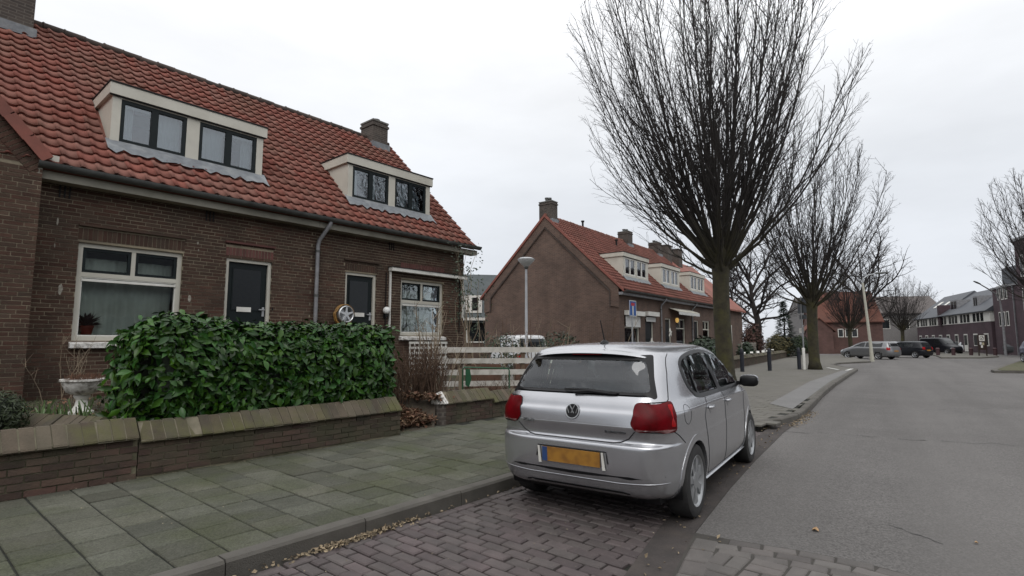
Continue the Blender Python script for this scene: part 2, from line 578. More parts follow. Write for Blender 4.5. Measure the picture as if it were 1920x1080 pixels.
EDGE = [(4.0, 1.60), (5.4, 1.80), (6.88, 1.98), (9.2, 2.22), (11.4, 2.36), (12.75, 2.50), (15.5, 2.80), (20.0, 3.20), (28.2, 3.80), (31.0, 4.00)]
road_pts = EDGE + [(33.5, 5.0), (36, 5.9), (39.0, 6.1), (43.5, 4.9), (46, 6.2), (46, 60), (260, 60), (260, -120), (2, -120), (2.6, -3.0), (3.6, -0.8), (4.1, 0.2), (4.16, 0.55), (4.12, 0.95), (4.03, 1.35)]
road = structure(sheet('road', road_pts, 0.0, M_road))
def chamfer_block(name, lx, ly, lz, ch, m_):
    """paver or flag: origin at the top centre, edges knocked off"""
    b = MB()
    vs = []
    for (s, z) in ((0, -lz), (0, -ch), (ch, 0)):
        for i, j in ((-1, -1), (1, -1), (1, 1), (-1, 1)):
            vs.append((i * (lx / 2 - s), j * (ly / 2 - s), z))
    fs = [(8, 9, 10, 11)]
    for r in (0, 4):
        for k in range(4):
            fs.append((r + k, r + (k + 1) % 4, r + 4 + (k + 1) % 4, r + 4 + k))
    b.add(vs, fs)
    return b.mesh(name, m_)
def T(x, y, z, rz=0, sx=1, sy=1, tilt=0.0):
    return Matrix.LocRotScale(Vector((x, y, z)), Matrix.Rotation(rz, 3, 'Z') @ Matrix.Rotation(rnd.gauss(0, tilt), 3, 'X') @ Matrix.Rotation(rnd.gauss(0, tilt), 3, 'Y'), Vector((sx, sy, 1)))
def edge_y(x):
    for (a, b), (c, d) in zip(EDGE, EDGE[1:]):
        if x <= c:
            return b + (d - b) * (x - a) / (c - a)
    return EDGE[-1][1]

# ---- parking bay of brown clinkers beside the kerb
bay = structure(sheet('parking_bay', [(-2, 0.8), (4.0, 1.55), (6.88, 1.95), (9.2, 2.22), (9.2, 3.6), (-2, 3.6)], -0.026, M_joint))
paver = chamfer_block('clinker_paver', 0.197, 0.087, 0.05, 0.008, M_clinker)
ms = []
i = 0
x = 0.35
while x < 9.4:
    ylo = edge_y(x) - 0.02 if x > 4 else 1.60 - (4.0 - x) * 0.14
    y = 3.42 - (0.0 if i % 2 else 0.105) - 0.11
    if i % 2 == 0:
        ms.append(T(x, 3.26, -0.004 + rnd.gauss(0, 0.002), R(90), sx=0.47))
    while y - 0.105 > ylo + 0.16:
        if not (x > 8.7 and y < 2.95 - (x - 8.7) * -0.4 and x > 9.1):
            ms.append(T(x + rnd.gauss(0, 0.002), y - 0.105 + rnd.gauss(0, 0.002), rnd.gauss(0, 0.0022) - 0.004, R(90) + rnd.gauss(0, 0.012), tilt=0.012))
        y -= 0.212
    x += 0.101
    i += 1
x = 0.4
while x < 8.8:                    # one course along the kerb
    ms.append(T(x, 3.365, -0.004 + rnd.gauss(0, 0.002), rnd.gauss(0, 0.01), tilt=0.01))
    x += 0.213
pieces(bay, 'paver', paver, ms, 300, 'paver_field')
# gutter strip between the bay and the asphalt
gut = structure(link('gutter_strip', None))
g = MB()
gp = [(-1, 0.75), (2.5, 1.28), (4.0, 1.60)] + EDGE[1:8]
lw = [0.26] * 5 + [0.28, 0.26, 0.2, 0.16, 0.14, 0.12, 0.1]
for (a, b), (c, d), w0, w1 in zip(gp, gp[1:], lw, lw[1:]):
    g.quad((a, b, 0.004), (c, d, 0.004), (c, d + w1, 0.004), (a, b + w0, 0.004))
COL.objects.unlink(gut)
bpy.data.objects.remove(gut)
structure(g.build('gutter_strip', M_gutter))

# ---- raised paved table at the bottom of the picture
tab = structure(sheet('paved_crossing', [(0, -3), (2.6, -3.0), (3.6, -0.8), (4.1, 0.2), (4.16, 0.55), (4.12, 0.95), (4.03, 1.35), (4.0, 1.60), (2.5, 1.28), (0, 0.9)], 0.004, mat('crossing_joint', (0.055, 0.050, 0.044), (0.040, 0.037, 0.033), scale=8, rough=1)))
paver_g = chamfer_block('grey_paver', 0.201, 0.096, 0.05, 0.007, M_clinker2)
ms = []
def xe(y):            # near edge of the asphalt
    pts = [(-3.0, 2.6), (-0.8, 3.6), (0.2, 4.1), (0.55, 4.16), (0.95, 4.12), (1.35, 4.03), (1.70, 3.87)]
    for (a, b), (c, d) in zip(pts, pts[1:]):
        if y <= c:
            return b + (d - b) * (y - a) / (c - a)
    return 3.87
for row in range(3):
    y = 1.46 - 0.105 * (row % 2)
    while y > -1.0:
        x0 = xe(y) - 0.065 - row * 0.108
        if y > 1.60 - (4.0 - x0) * 0.215 - 0.19:
            y -= 0.212
            continue
        sl = (xe(y + 0.05) - xe(y - 0.05)) / 0.1
        ms.append(T(x0, y, 0.012 + rnd.gauss(0, 0.002), R(90) - math.atan(sl) + rnd.gauss(0, 0.01), tilt=0.008))
        y -= 0.212
yy = 1.24
blk = 0
while yy > -0.9:                    # basket weave behind the three edge courses
    xb = xe(yy) - 0.41
    k = 0
    while xb > 1.2:
        if yy > 1.60 - (4.0 - xb) * 0.215 - 0.235:
            xb -= 0.216
            k += 1
            continue
        if (k + blk) % 2:
            for q in (-0.054, 0.054):
                ms.append(T(xb + q - 0.02, yy, 0.012 + rnd.gauss(0, 0.002), R(90) + rnd.gauss(0, 0.012), tilt=0.008))
        else:
            for q in (-0.054, 0.054):
                ms.append(T(xb - 0.02, yy + q, 0.012 + rnd.gauss(0, 0.002), rnd.gauss(0, 0.012), tilt=0.008))
        xb -= 0.216
        k += 1
    blk += 1
    yy -= 0.216
x = 0.6
while x < 3.85:                     # pale edging course along the gutter
    y0 = 1.60 - (4.0 - x) * 0.215 - 0.10
    ms.append(T(x, y0, 0.0145, R(12.1) + rnd.gauss(0, 0.006), sy=1.6))
    x += 0.213
pieces(tab, 'paver', paver_g, ms, 300, 'paver_field')

# ---- pavement of 30 cm flags
pav = structure(sheet('pavement', [(-6, 3.45), (9.0, 3.45), (9.3, 2.75), (10.2, 2.50), (14.1, 2.75), (14.1, 7.0), (-6, 7.0)], 0.09, M_joint))
flag = chamfer_block('paving_flag', 0.290, 0.291, 0.03, 0.006, M_flag)
ms = []
for k in range(-9, 44):
    xx = 0.932 + 0.302 * k + 0.151
    y = 3.57 + (0.15 if k % 2 else 0.0)
    if k % 2:
        ms.append(T(xx, 3.57 + 0.072, 0.1, 0, sy=0.47, tilt=0.004))
    while y < 6.5:
        if not (y + 0.15 > 6.2 and (xx < 4.8 or 5.75 < xx < 12)):
            ms.append(T(xx + rnd.gauss(0, 0.0015), y + 0.147, 0.1 + rnd.gauss(0, 0.0018), rnd.gauss(0, 0.004), tilt=0.005))
        elif y < 6.05:
            ms.append(T(xx, (y + 6.12) / 2, 0.1, 0, sy=(6.11 - y) / 0.3, tilt=0.003))
        y += 0.301
    if xx > 9.2:
        y = 3.57 + (0.15 if k % 2 else 0.0) - 0.301
        while y > edge_y(xx) + 0.1:
            ms.append(T(xx, y + 0.147, 0.1 + rnd.gauss(0, 0.0015), rnd.gauss(0, 0.004), tilt=0.004))
            y -= 0.301
flag2 = chamfer_block('paving_flag', 0.290, 0.291, 0.03, 0.006, M_flag_far)
pieces(pav, 'paving_flag', flag, [m_ for m_ in ms if m_.to_translation().x < 8.6], 300, 'flag_field')
pieces(pav, 'paving_flag', flag2, [m_ for m_ in ms if m_.to_translation().x >= 8.6], 0, 'flag_field')
far_pav = [(14.0, 2.72)] + [(x, y + 0.12) for x, y in EDGE[6:]] + [(33.4, 5.1), (36, 6.0), (39.0, 6.2), (43.5, 5.0), (46, 5.4), (60, 9.0), (63, 13.2), (37, 9.95), (24, 8.3), (22.0, 12.0), (16, 30), (9, 30), (9, 10.6), (11, 7), (14.0, 7.0)]
structure(sheet('pavement', far_pav, 0.098, M_flag_far))
strip = [(11.6, 2.62), (15.5, 2.98), (20, 3.4), (28.2, 3.98), (28.6, 4.3), (20, 3.95), (12.3, 3.22)]
structure(sheet('smooth_strip', strip, 0.106, M_patch))

# ---- kerb stones
kerb_path = [(x, 3.50) for x in np.arange(0.476 - 0.98 * 2, 8.2, 0.98)] + [(8.55, 3.40), (8.95, 3.02), (9.35, 2.72), (10.0, 2.50), (10.9, 2.42), (11.8, 2.48), (12.75, 2.58), (14.2, 2.72), (15.5, 2.87), (17.8, 3.09), (20, 3.27), (22, 3.42), (24, 3.57), (26, 3.72), (28.2, 3.87), (31.0, 4.07), (33.4, 5.02), (36, 5.92), (39, 6.12), (41.3, 5.6), (43.5, 4.92)]
kerb = structure(link('kerb', None))
kerb.empty_display_size = 0.1
for (a, b), (c, d) in zip(kerb_path, kerb_path[1:]):
    ln = math.hypot(c - a, d - b)
    low = 0.05 if a > 11 else 0.0
    b_ = MB()
    h = 0.104 + rnd.gauss(0, 0.002)
    b_.prism([(-0.06, -0.05), (0.06, -0.05), (0.06, h), (-0.040, h), (-0.056, h - 0.018)], 0, 0.004, ln - 0.004)
    o = b_.build('kerb_stone', M_kerb, kerb)
    o.location = (a, b, 0)
    o.rotation_euler = (0, 0, math.atan2(d - b, c - a) + rnd.gauss(0, 0.002))

# ---- white corner marks by the second tree, cracks, traffic island
mk = MB()
for a, b, w in (((31.2, 5.35), (29.2, 4.55), 0.14), ((28.6, 4.15), (30.6, 4.2), 0.14)):
    a, b = Vector((*a, 0.108)), Vector((*b, 0.108))
    s = (b - a).normalized().cross(Vector((0, 0, 1))) * w / 2
    mk.quad(a - s, b - s, b + s, a + s)
structure(mk.build('pavement_marking', M_line))
cr = MB()
def crack(p, q, w, n=26, amp=0.05):
    prev = None
    for i in range(n + 1):
        t = i / n
        c = Vector((p[0] + (q[0] - p[0]) * t + rnd.gauss(0, amp), p[1] + (q[1] - p[1]) * t + rnd.gauss(0, amp), 0.004))
        ww = w * rnd.uniform(0.2, 1)
        cur = (c - Vector((ww, 0, 0)), c + Vector((ww, 0, 0)))
        if prev and rnd.random() < 0.75:
            cr.quad(prev[0], prev[1], cur[1], cur[0])
        prev = cur
crack((9.3, 2.25), (10.2, -0.9), 0.013)
crack((6.5, -0.3), (5.0, -1.3), 0.010, 14)
crack((14, 0.8), (17, -2.0), 0.014, 20)
crack((5.15, 0.55), (4.9, 0.2), 0.006, 10, 0.01)
structure(cr.build('road_cracks', mat('crack', (0.05, 0.048, 0.047), rough=1)))
isl = structure(link('traffic_island', None))
isl.empty_display_size = 0.1
ip = [(32.6, -1.0), (33.6, -0.9), (40, -1.6), (52, -3.0), (52, -9), (36, -9), (33.2, -2.2)]
b_ = MB()
b_.prism(ip, 2, -0.05, 0.11)
b_.build('island_kerb', M_kerb, isl)
b_ = MB()
cx, cy = 43, -4.5
b_.prism([(cx + (x - cx) * 0.965, cy + (y - cy) * 0.93) for x, y in ip], 2, 0.0, 0.125)
b_.build('island_top', mat('worn_grass', (0.085, 0.075, 0.042), (0.06, 0.065, 0.03), scale=2, rough=1, bump=0.8), isl)
# far kerbed refuge
b_ = MB()
b_.prism([(58, 1.5), (68, 2.2), (82, 4.5), (96, 2.0), (96, -1), (66, -2.4), (60, -1.0)], 2, -0.05, 0.11)
structure(b_.build('far_pavement', M_flag_far))

# ---- garden ground behind the walls
def garden_z(x, y):
    base = 0.48 if x < 5.2 else (0.46 if x < 6.6 else max(0.12, 0.40 - (x - 6.6) * 0.10))
    if 4.86 < x < 5.72:
        base = 0.10 + 0.38 * min(1, max(0, (y - 6.3) / 2.2))
    if y > 8.5 and x < 10.7:
        base = base + (0.54 - base) * min(1, (y - 8.5) / 1.5)
    return base
b_ = MB()
nx, ny = 70, 20
vs = []
for j in range(ny):
    for i in range(nx):
        x = -4 + 17.0 * i / (nx - 1)
        y0 = 6.25 if x < 5.75 else 6.50
        y = y0 + (10.82 - y0) * j / (ny - 1)
        vs.append((x, y, garden_z(x, y) + 0.03 * mnoise.noise(Vector((x * 3, y * 3, 0)))))
b_.add(vs, [(j * nx + i, j * nx + i + 1, (j + 1) * nx + i + 1, (j + 1) * nx + i) for j in range(ny - 1) for i in range(nx - 1)])
structure(b_.build('garden_soil', M_soil, None, 'all'))

# ------------------------------------------------------------------ houses
M_bricktex = brick_mat('far_brickwork', (0.118, 0.072, 0.055), (0.082, 0.051, 0.041), (0.140, 0.105, 0.082))
M_bricktex_ch = brick_mat('chimney_brickwork', (0.075, 0.060, 0.050), (0.050, 0.041, 0.036), (0.115, 0.10, 0.085))
def unit_brick(m_, ly=0.03, name='brick'):
    b = MB()
    b.box(-0.5, 0.5, -ly / 2, ly / 2, -0.5, 0.5)
    return b.mesh(name, m_)
BR = unit_brick(M_brick)
BR_red = unit_brick(M_red_brick)

def wall_cells(b, x0, x1, z0, z1, y0, y1, holes):
    xs = sorted({x0, x1, *[h[0] for h in holes], *[h[1] for h in holes]})
    zs = sorted({z0, z1, *[h[2] for h in holes], *[h[3] for h in holes]})
    xs = [x for x in xs if x0 <= x <= x1]
    zs = [z for z in zs if z0 <= z <= z1]
    for a, c in zip(xs, xs[1:]):
        run = None
        for d, e_ in zip(zs, zs[1:]):
            mx, mz = (a + c) / 2, (d + e_) / 2
            if any(h[0] < mx < h[1] and h[2] < mz < h[3] for h in holes):
                if run:
                    b.box(a, c, y0, y1, *run)
                run = None
            else:
                run = (run[0], e_) if run else (d, e_)
        if run:
            b.box(a, c, y0, y1, *run)
def brick_list(x0, x1, z0, z1, holes, y, ph=0.0625, pl=0.22, jit=0.0015, soldier=()):
    """stretcher courses between the openings"""
    out = []
    z = z0
    r = 0
    while z + 0.05 <= z1 + 1e-6:
        zc = z + 0.031
        iv = [(x0, x1)]
        for h in list(holes) + list(soldier):
            if h[2] - 0.01 < zc < h[3] + 0.01:
                nv = []
                for a, b in iv:
                    if h[0] > a:
                        nv.append((a, min(b, h[0])))
                    if h[1] < b:
                        nv.append((max(a, h[1]), b))
                iv = [q for q in nv if q[1] - q[0] > 0.02]
        for a, b in iv:
            k = math.floor((a - x0) / pl - 1)
            while True:
                s = x0 + k * pl + (pl / 2 if r % 2 else 0) + (0.055 if r % 4 > 1 else 0)
                if s > b:
                    break
                lo, hi = max(a, s), min(b, s + pl - 0.011)
                if hi - lo > 0.03:
                    out.append(Matrix.LocRotScale(Vector(((lo + hi) / 2, y + rnd.gauss(0, jit), zc)), None, Vector((hi - lo, 1, 0.0505))))
                k += 1
        z += ph
        r += 1
    return out
def soldier_list(x0, x1, z0, z1, y, pl=0.0625):
    n = max(1, round((x1 - x0) / pl))
    w = (x1 - x0) / n
    return [Matrix.LocRotScale(Vector((x0 + w * (i + 0.5), y + rnd.gauss(0, 0.0015), (z0 + z1) / 2)), None, Vector((w - 0.011, 1, z1 - z0))) for i in range(n)]

def curtain(parent, x0, x1, z0, z1, y, m_=None, waves=9, amp=0.025, name='curtain'):
    b = MB()
    n = max(8, waves * 6)
    vs = []
    for z in (z0, z1):
        for i in range(n + 1):
            t = i / n
            vs.append((x0 + (x1 - x0) * t, y + amp * math.sin(t * waves * 6.28) * (1.1 - 0.5 * (z == z1)), z))
    b.add(vs, [(i, i + 1, n + 2 + i, n + 1 + i) for i in range(n)])
    return b.build(name, m_ or M_curtain, parent, 'all')
def pane(parent, x0, x1, z0, z1, y, m_):
    b = MB()
    b.box(x0, x1, y, y + 0.006, z0, z1)
    return b.build('pane', m_, parent)
def frame_rect(b, x0, x1, z0, z1, y0, y1, w, bottom=True):
    b.box(x0, x0 + w, y0, y1, z0, z1)
    b.box(x1 - w, x1, y0, y1, z0, z1)
    b.box(x0 + w, x1 - w, y0, y1, z1 - w, z1)
    if bottom:
        b.box(x0 + w, x1 - w, y0, y1, z0, z0 + w)

def dutch_window(parent, x0, x1, z0, z1, zt, mull, fm, y=0.05, far=False, curtains=True):
    """lower fixed pane, two small lights above a transom"""
    b = MB()
    frame_rect(b, x0, x1, z0, z1, y, y + 0.09, 0.07)
    b.box(x0 + 0.07, x1 - 0.07, y + 0.002, y + 0.085, zt - 0.035, zt + 0.035)
    for mx in mull:
        b.box(mx - 0.03, mx + 0.03, y + 0.004, y + 0.083, zt + 0.035, z1 - 0.07)
    w = b.build('window', fm, parent)
    if not far:
        b = MB()
        frame_rect(b, x0 + 0.07, x1 - 0.07, z0 + 0.07, zt - 0.035, y + 0.012, y + 0.07, 0.018)
        b.box(x0 + 0.075, x1 - 0.075, y - 0.004, y + 0.03, zt - 0.105, zt - 0.065)
        b.build('glazing_bead', M_white, w)
    edges = [x0 + 0.07] + list(mull) + [x1 - 0.07]
    for a, c in zip(edges, edges[1:]):
        a2, c2 = a + (0.03 if a in mull else 0), c - (0.03 if c in mull else 0)
        if not far:
            b = MB()
            frame_rect(b, a2, c2, zt + 0.035, z1 - 0.07, y + 0.02, y + 0.07, 0.045)
            b.build('casement', M_dkgreen, w)
        pane(w, a2 + 0.01, c2 - 0.01, zt + 0.045, z1 - 0.08, y + 0.045, M_glass)
    pane(w, x0 + 0.08, x1 - 0.08, z0 + 0.08, zt - 0.045, y + 0.045, M_glass)
    if curtains:
        curtain(w, x0 + 0.05, x1 - 0.05, z0 + 0.02, zt + 0.30, y + 0.32, waves=int((x1 - x0) * 7))
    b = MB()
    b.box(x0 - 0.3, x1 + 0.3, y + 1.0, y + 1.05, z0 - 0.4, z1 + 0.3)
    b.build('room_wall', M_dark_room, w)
    return w

def front_door(parent, x0, x1, z0, z1, fm, plate=None, y=0.05, glassy=True, leafm=None):
    b = MB()
    b.box(x0 + 0.06, x1 - 0.06, y + 0.03, y + 0.075, z0, z1 - 0.06)
    lo = z0 + 0.95
    d = b.build('door', leafm or M_dkgreen, parent)
    b = MB()
    frame_rect(b, x0, x1, z0, z1, y - 0.02, y + 0.08, 0.06, False)
    b.build('door_frame', fm, d)
    if glassy:
        b = MB()
        frame_rect(b, x0 + 0.15, x1 - 0.15, lo + 0.1, z1 - 0.16, y + 0.018, y + 0.029, 0.02)
        b.build('panel_moulding', leafm or M_dkgreen, d)
        b = MB()
        b.box(x0 + 0.17, x1 - 0.17, y + 0.024, y + 0.0285, lo + 0.12, z1 - 0.18)
        b.build('glass_panel', mat('obscured_glass', (0.020, 0.023, 0.026), (0.014, 0.017, 0.020), scale=30, rough=0.3, spec=0.3), d)
    if plate:
        cx, cz, w = plate
        b = MB()
        b.box(cx - w / 2, cx + w / 2, y + 0.012, y + 0.03, cz - 0.045, cz + 0.045)
        p = b.build('letter_plate', M_white, d)
        b = MB()
        b.box(cx - w * 0.32, cx + w * 0.32, y + 0.006, y + 0.0115, cz - 0.014, cz + 0.014)
        b.build('letter_flap', M_steel, p) if False else None
        b = MB()
        b.box(x1 - 0.13, x1 - 0.09, y + 0.012, y + 0.03, cz - 0.12, cz + 0.06)
        b.box(x1 - 0.20, x1 - 0.09, y - 0.015, y + 0.011, cz + 0.0, cz + 0.02)
        b.build('door_handle', M_steel, d)
    return d

# pantile, origin at its lower middle; x across, y up the slope, z off the roof
def pantile_mesh(m_, w=0.215, ln=0.30, n=8):
    b = MB()
    prof = []
    for i in range(n + 1):
        t = i / n
        u = (t - 0.16 + 0.5) % 1.0 - 0.5
        prof.append((-w / 2 - 0.004 + (w + 0.008) * t, 0.030 * math.exp(-(u / 0.16) ** 2) - 0.010 * math.sin(math.pi * min(1, max(0, (t - 0.3) / 0.7)))))
    vs = []
    for y, lift in ((0.0, 0.034), (ln, -0.006)):
        for x, h in prof:
            vs.append((x, y + (0.012 * math.cos(x / w * 6.28) if y == 0 else 0), h + lift))
    for x, h in prof:
        vs.append((x, 0.010, h + 0.002))
    fs = []
    k = n + 1
    for i in range(n):
        fs.append((i, i + 1, k + i + 1, k + i))
        fs.append((2 * k + i, 2 * k + i + 1, i + 1, i))
    b.add(vs, fs)
    me = b.mesh('roof_tile', m_)
    me.polygons.foreach_set('use_smooth', [i % 2 == 0 for i in range(2 * n)])
    return me
PAN = pantile_mesh(M_tile)
PAN_far = pantile_mesh(M_tile_far, n=6)

def chimney(parent, x0, x1, y0, y1, z0, z1, pots, slopez):
    b = MB()
    b.box(x0, x1, y0, y1, z0, z1)
    b.box(x0 - 0.03, x1 + 0.03, y0 - 0.03, y1 + 0.03, z1 - 0.14, z1 - 0.07)
    c = b.build('chimney', M_bricktex_ch, parent)
    b = MB()
    b.box(x0 - 0.02, x1 + 0.02, y0 - 0.02, y1 + 0.02, z1, z1 + 0.05)
    b.build('chimney_cap', mat('cement', (0.16, 0.155, 0.14), rough=0.95), c)
    b = MB()
    for s in (0,):
        zb = slopez(y0)
        b.box(x0 - 0.05, x1 + 0.05, y0 - 0.07, y0 - 0.004, zb - 0.04, zb + 0.15)
        for xx in ((x0 - 0.012, x0 - 0.003), (x1 + 0.003, x1 + 0.012)):
            b.prism([(y0 - 0.06, zb), (y0 - 0.06, zb + 0.16), (y1, slopez(y1) + 0.16), (y1, slopez(y1))], 0, *xx)
    b.build('lead_flashing', M_lead, c)
    for i, (px, h) in enumerate(pots):
        b = MB()
        b.lathe([(0.10, z1 + 0.04), (0.085, z1 + h * 0.7), (0.12, z1 + h * 0.72), (0.12, z1 + h), (0.05, z1 + h)], 10, cx=px, cy=(y0 + y1) / 2)
        b.build('chimney_pot', M_zinc, c, True)
    return c

def dormer(parent, x0, x1, z0, z1, yf, slope_y, units, paint, dark, up=True, blinds=()):
    """flat roofed dormer box: cheeks, fascia, two window units"""
    b = MB()
    zt = z1 - 0.2
    yb = slope_y(z1)
    # front frame around the units
    holes = [(a, c, z0 + 0.13, zt - 0.04) for a, c in units]
    wall_cells(b, x0, x1, z0, zt, yf, yf + 0.08, holes)
    # cheeks
    for xx in ((x0, x0 + 0.05), (x1 - 0.05, x1)):
        b.prism([(yf + 0.08, z0), (yf + 0.08, zt), (slope_y(zt) + 0.1, zt), (slope_y(z0) + 0.1, z0)], 0, *xx)
    d = b.build('dormer', paint, parent)
    b = MB()
    o = 0.055
    b.box(x0 - o, x1 + o, yf - 0.05, yf + 0.08, zt, z1)
    b.box(x0 - o, x0 + 0.1, yf + 0.08, yb + 0.05, zt, z1)
    b.box(x1 - 0.1, x1 + o, yf + 0.08, yb + 0.05, zt, z1)
    b.build('fascia', paint, d)
    b = MB()
    b.box(x0 - o - 0.012, x1 + o + 0.012, yf - 0.062, yb + 0.15, z1 + 0.002, z1 + 0.03)
    b.box(x0 - o + 0.01, x1 + o - 0.01, yf - 0.035, yf - 0.005, zt - 0.022, zt - 0.003)
    b.build('roof_trim', M_black, d)
    for k, (a, c) in enumerate(units):
        mid = (a + c) / 2
        b = MB()
        w = 0.06
        zz0, zz1 = z0 + 0.132, zt - 0.042
        b.box(a, a + w, yf + 0.01, yf + 0.07, zz0, zz1)
        b.box(c - w, c, yf + 0.01, yf + 0.07, zz0, zz1)
        b.box(a + w, c - w, yf + 0.01, yf + 0.07, zz1 - w, zz1)
        b.box(a + w, c - w, yf + 0.01, yf + 0.07, zz0, zz0 + w)
        b.box(mid - 0.055, mid + 0.055, yf + 0.008, yf + 0.068, zz0 + w, zz1 - w)
        u = b.build('window', dark, d)
        for s, (p, q) in enumerate(((a + w, mid - 0.055), (mid + 0.055, c - w))):
            pane(u, p, q, zz0 + w, zz1 - w, yf + 0.04, M_glass_up)
            if (k, s) in blinds:
                b = MB()
                b.box(p, q, yf + 0.055, yf + 0.065, zz1 - w - 0.06, zz1 - w - 0.01)
                b.build('rolled_blind', M_blind, u)
            h = (q - p)
            r = rnd.random()
            if r < 0.4:
                curtain(u, p, p + h * 0.4, zz0, zz1, yf + 0.16, waves=3)
            elif r < 0.75:
                curtain(u, q - h * 0.45, q, zz0, zz1, yf + 0.16, waves=3)
            else:
                curtain(u, p, q, zz0, zz1, yf + 0.18, waves=5, amp=0.015)
    b = MB()
    b.box(x0 + 0.05, x1 - 0.05, yf + 0.75, yf + 0.8, z0, zt)
    b.build('room_wall', mat('pale_room', (0.30, 0.31, 0.31), rough=0.9), d)
    return d

def dwelling(name, label, loc, rz, W, zb, wt, p, geo=True, group=None):
    """one house of a terrace; local x along the facade, y into the house"""
    h = thing(name, label, 'house', loc, rz, group)
    ye, ze, yr, zr = p.get('eave', (-0.30, 4.05, 3.70, 7.90))
    dep = 2 * yr - 0.0
    sl = (zr - ze) / (yr - ye)
    slope_z = lambda y: ze + (y - ye) * sl
    slope_y = lambda z: ye + (z - ze) / sl
    holes = [(q[0], q[1], q[2], q[3]) for q in p.get('windows', [])] + [(q[0], q[1], q[2], q[3]) for q in p.get('doors', [])]
    yf = p.get('yf', 0.0)
    b = MB()
    wall_cells(b, 0, W, zb - 0.3, wt, yf, yf + 0.25, holes)
    if geo:
        w = b.build('wall', M_mortar, h)
        sold = p.get('lintels', [])
        ms = brick_list(-0.003, W + 0.001, zb, wt - 0.02, holes, yf + 0.009, soldier=[(q[0], q[1], q[2], q[3]) for q in sold])
        for q in sold:
            ms2 = soldier_list(q[0], q[1], q[2] + 0.005, q[3] - 0.008, yf + 0.007)
            if q[4] == 'red':
                for M in ms2:
                    o = link('lintel_brick', BR_red, w)
                    o.matrix_basis = M
            else:
                ms += ms2
        pieces(w, 'brick', BR, ms, 300, 'brick_courses')
    else:
        w = b.build('wall', M_bricktex, h)
    # shell: sides, back
    b = MB()
    b.box(0.0, W, dep - 0.25, dep, zb - 0.3, wt)
    sides = []
    if p.get('gable_left'):
        sides.append((0.002, 0.24))
    if p.get('gable_right'):
        sides.append((W - 0.24, W - 0.002))
    for s in sides:
        b.prism([(yf + 0.252, zb - 0.3), (dep - 0.252, zb - 0.3), (dep - 0.252, wt), (dep + 0.1, slope_z(-0.1) - 0.12), (yr, zr - 0.14), (-0.1, slope_z(-0.1) - 0.12), (yf + 0.252, wt)], 0, *s)
    b.build('outer_wall', M_bricktex, h)
    # roof
    th = 0.10
    b = MB()
    x0r, x1r = p.get('roofx', (0, W))
    b.prism([(ye, ze - 0.02), (yr, zr - 0.03), (2 * yr - ye, ze - 0.02), (2 * yr - ye, ze - 0.02 - th), (yr, zr - 0.05 - th), (ye, ze - 0.02 - th)], 0, x0r, x1r)
    roof = b.build('roof', p.get('tile_base', M_tile), h)
    L_ = math.hypot(yr - ye, zr - ze)
    rows = int(L_ / 0.262)
    ex = L_ / rows
    ang = math.atan2(zr - ze, yr - ye)
    ncol = round((x1r - x0r) / 0.215)
    cw = (x1r - x0r) / ncol
    ms = []
    dor = p.get('dormers', [])
    chs = p.get('chimneys', [])
    for r in range(rows):
        v = r * ex - 0.05
        for c in range(ncol):
            x = x0r + cw * (c + 0.5)
            yy, zz = ye + v * math.cos(ang), ze + v * math.sin(ang)
            ym = yy + 0.16 * math.cos(ang)
            if any(d['x'][0] - 0.03 < x < d['x'][1] + 0.03 and d['yf'] - 0.02 < ym < slope_y(d['z'][1]) + 0.05 for d in dor):
                continue
            if any(c_[0] - 0.02 < x < c_[1] + 0.02 and c_[2] - 0.05 < ym < c_[3] for c_ in chs):
                continue
            rot = Matrix.Rotation(ang, 3, 'X') @ Matrix.Rotation(rnd.gauss(0, 0.008), 3, 'Z') @ Matrix.Rotation(rnd.gauss(0, 0.006), 3, 'X')
            ms.append(Matrix.LocRotScale(Vector((x, yy, zz + 0.012 + rnd.gauss(0, 0.002))), rot, Vector((cw / 0.215, 1, 1))))
    pieces(roof, 'roof_tile', p.get('tile', PAN), ms, 300, 'tile_field')
    b = MB()
    b.lathe([(0.085, 0), (0.10, 0.02), (0.085, 0.05), (0.085, 0.36)], 10, M=Matrix.Rotation(R(90), 4, 'Y'))
    rid = b.mesh('ridge_tile', p.get('ridge_m', M_ridge), True)
    n = int((x1r - x0r) / 0.34)
    for i in range(n):
        o = link('ridge_tile', rid, roof)
        o.location = (x0r + (x1r - x0r) * i / n, yr, zr + 0.005 + rnd.gauss(0, 0.006))
        o.rotation_euler = (0, rnd.gauss(0, 0.01), 0)
    # gutter, boxed eave, downpipes
    g0, g1 = p.get('gutterx', (0, W))
    b = MB()
    prof = [(0.085 * math.cos(a), 0.085 * math.sin(a)) for a in np.linspace(math.pi, 2 * math.pi, 9)]
    prof = prof + [(0.075 * math.cos(a), 0.075 * math.sin(a) + 0.002) for a in np.linspace(2 * math.pi, math.pi, 9)]
    b.prism([(ye - 0.055 + u, ze - 0.03 + v_) for u, v_ in prof], 0, g0, g1)
    gt = b.build('gutter', M_zinc, h, True)
    b = MB()
    for xx in np.arange(g0 + 0.3, g1, 0.7):
        b.box(xx - 0.012, xx + 0.012, ye - 0.145, ye + 0.03, ze - 0.045, ze - 0.030)
    b.build('gutter_bracket', M_zinc, gt)
    b = MB()
    b.box(g0 + 0.004, g1 - 0.004, ye + 0.045, yf - 0.004 if yf < 0 else -0.012, ze - 0.245, ze - 0.12)
    b.build('boxed_eave', p.get('eave_m', M_soffit), h)
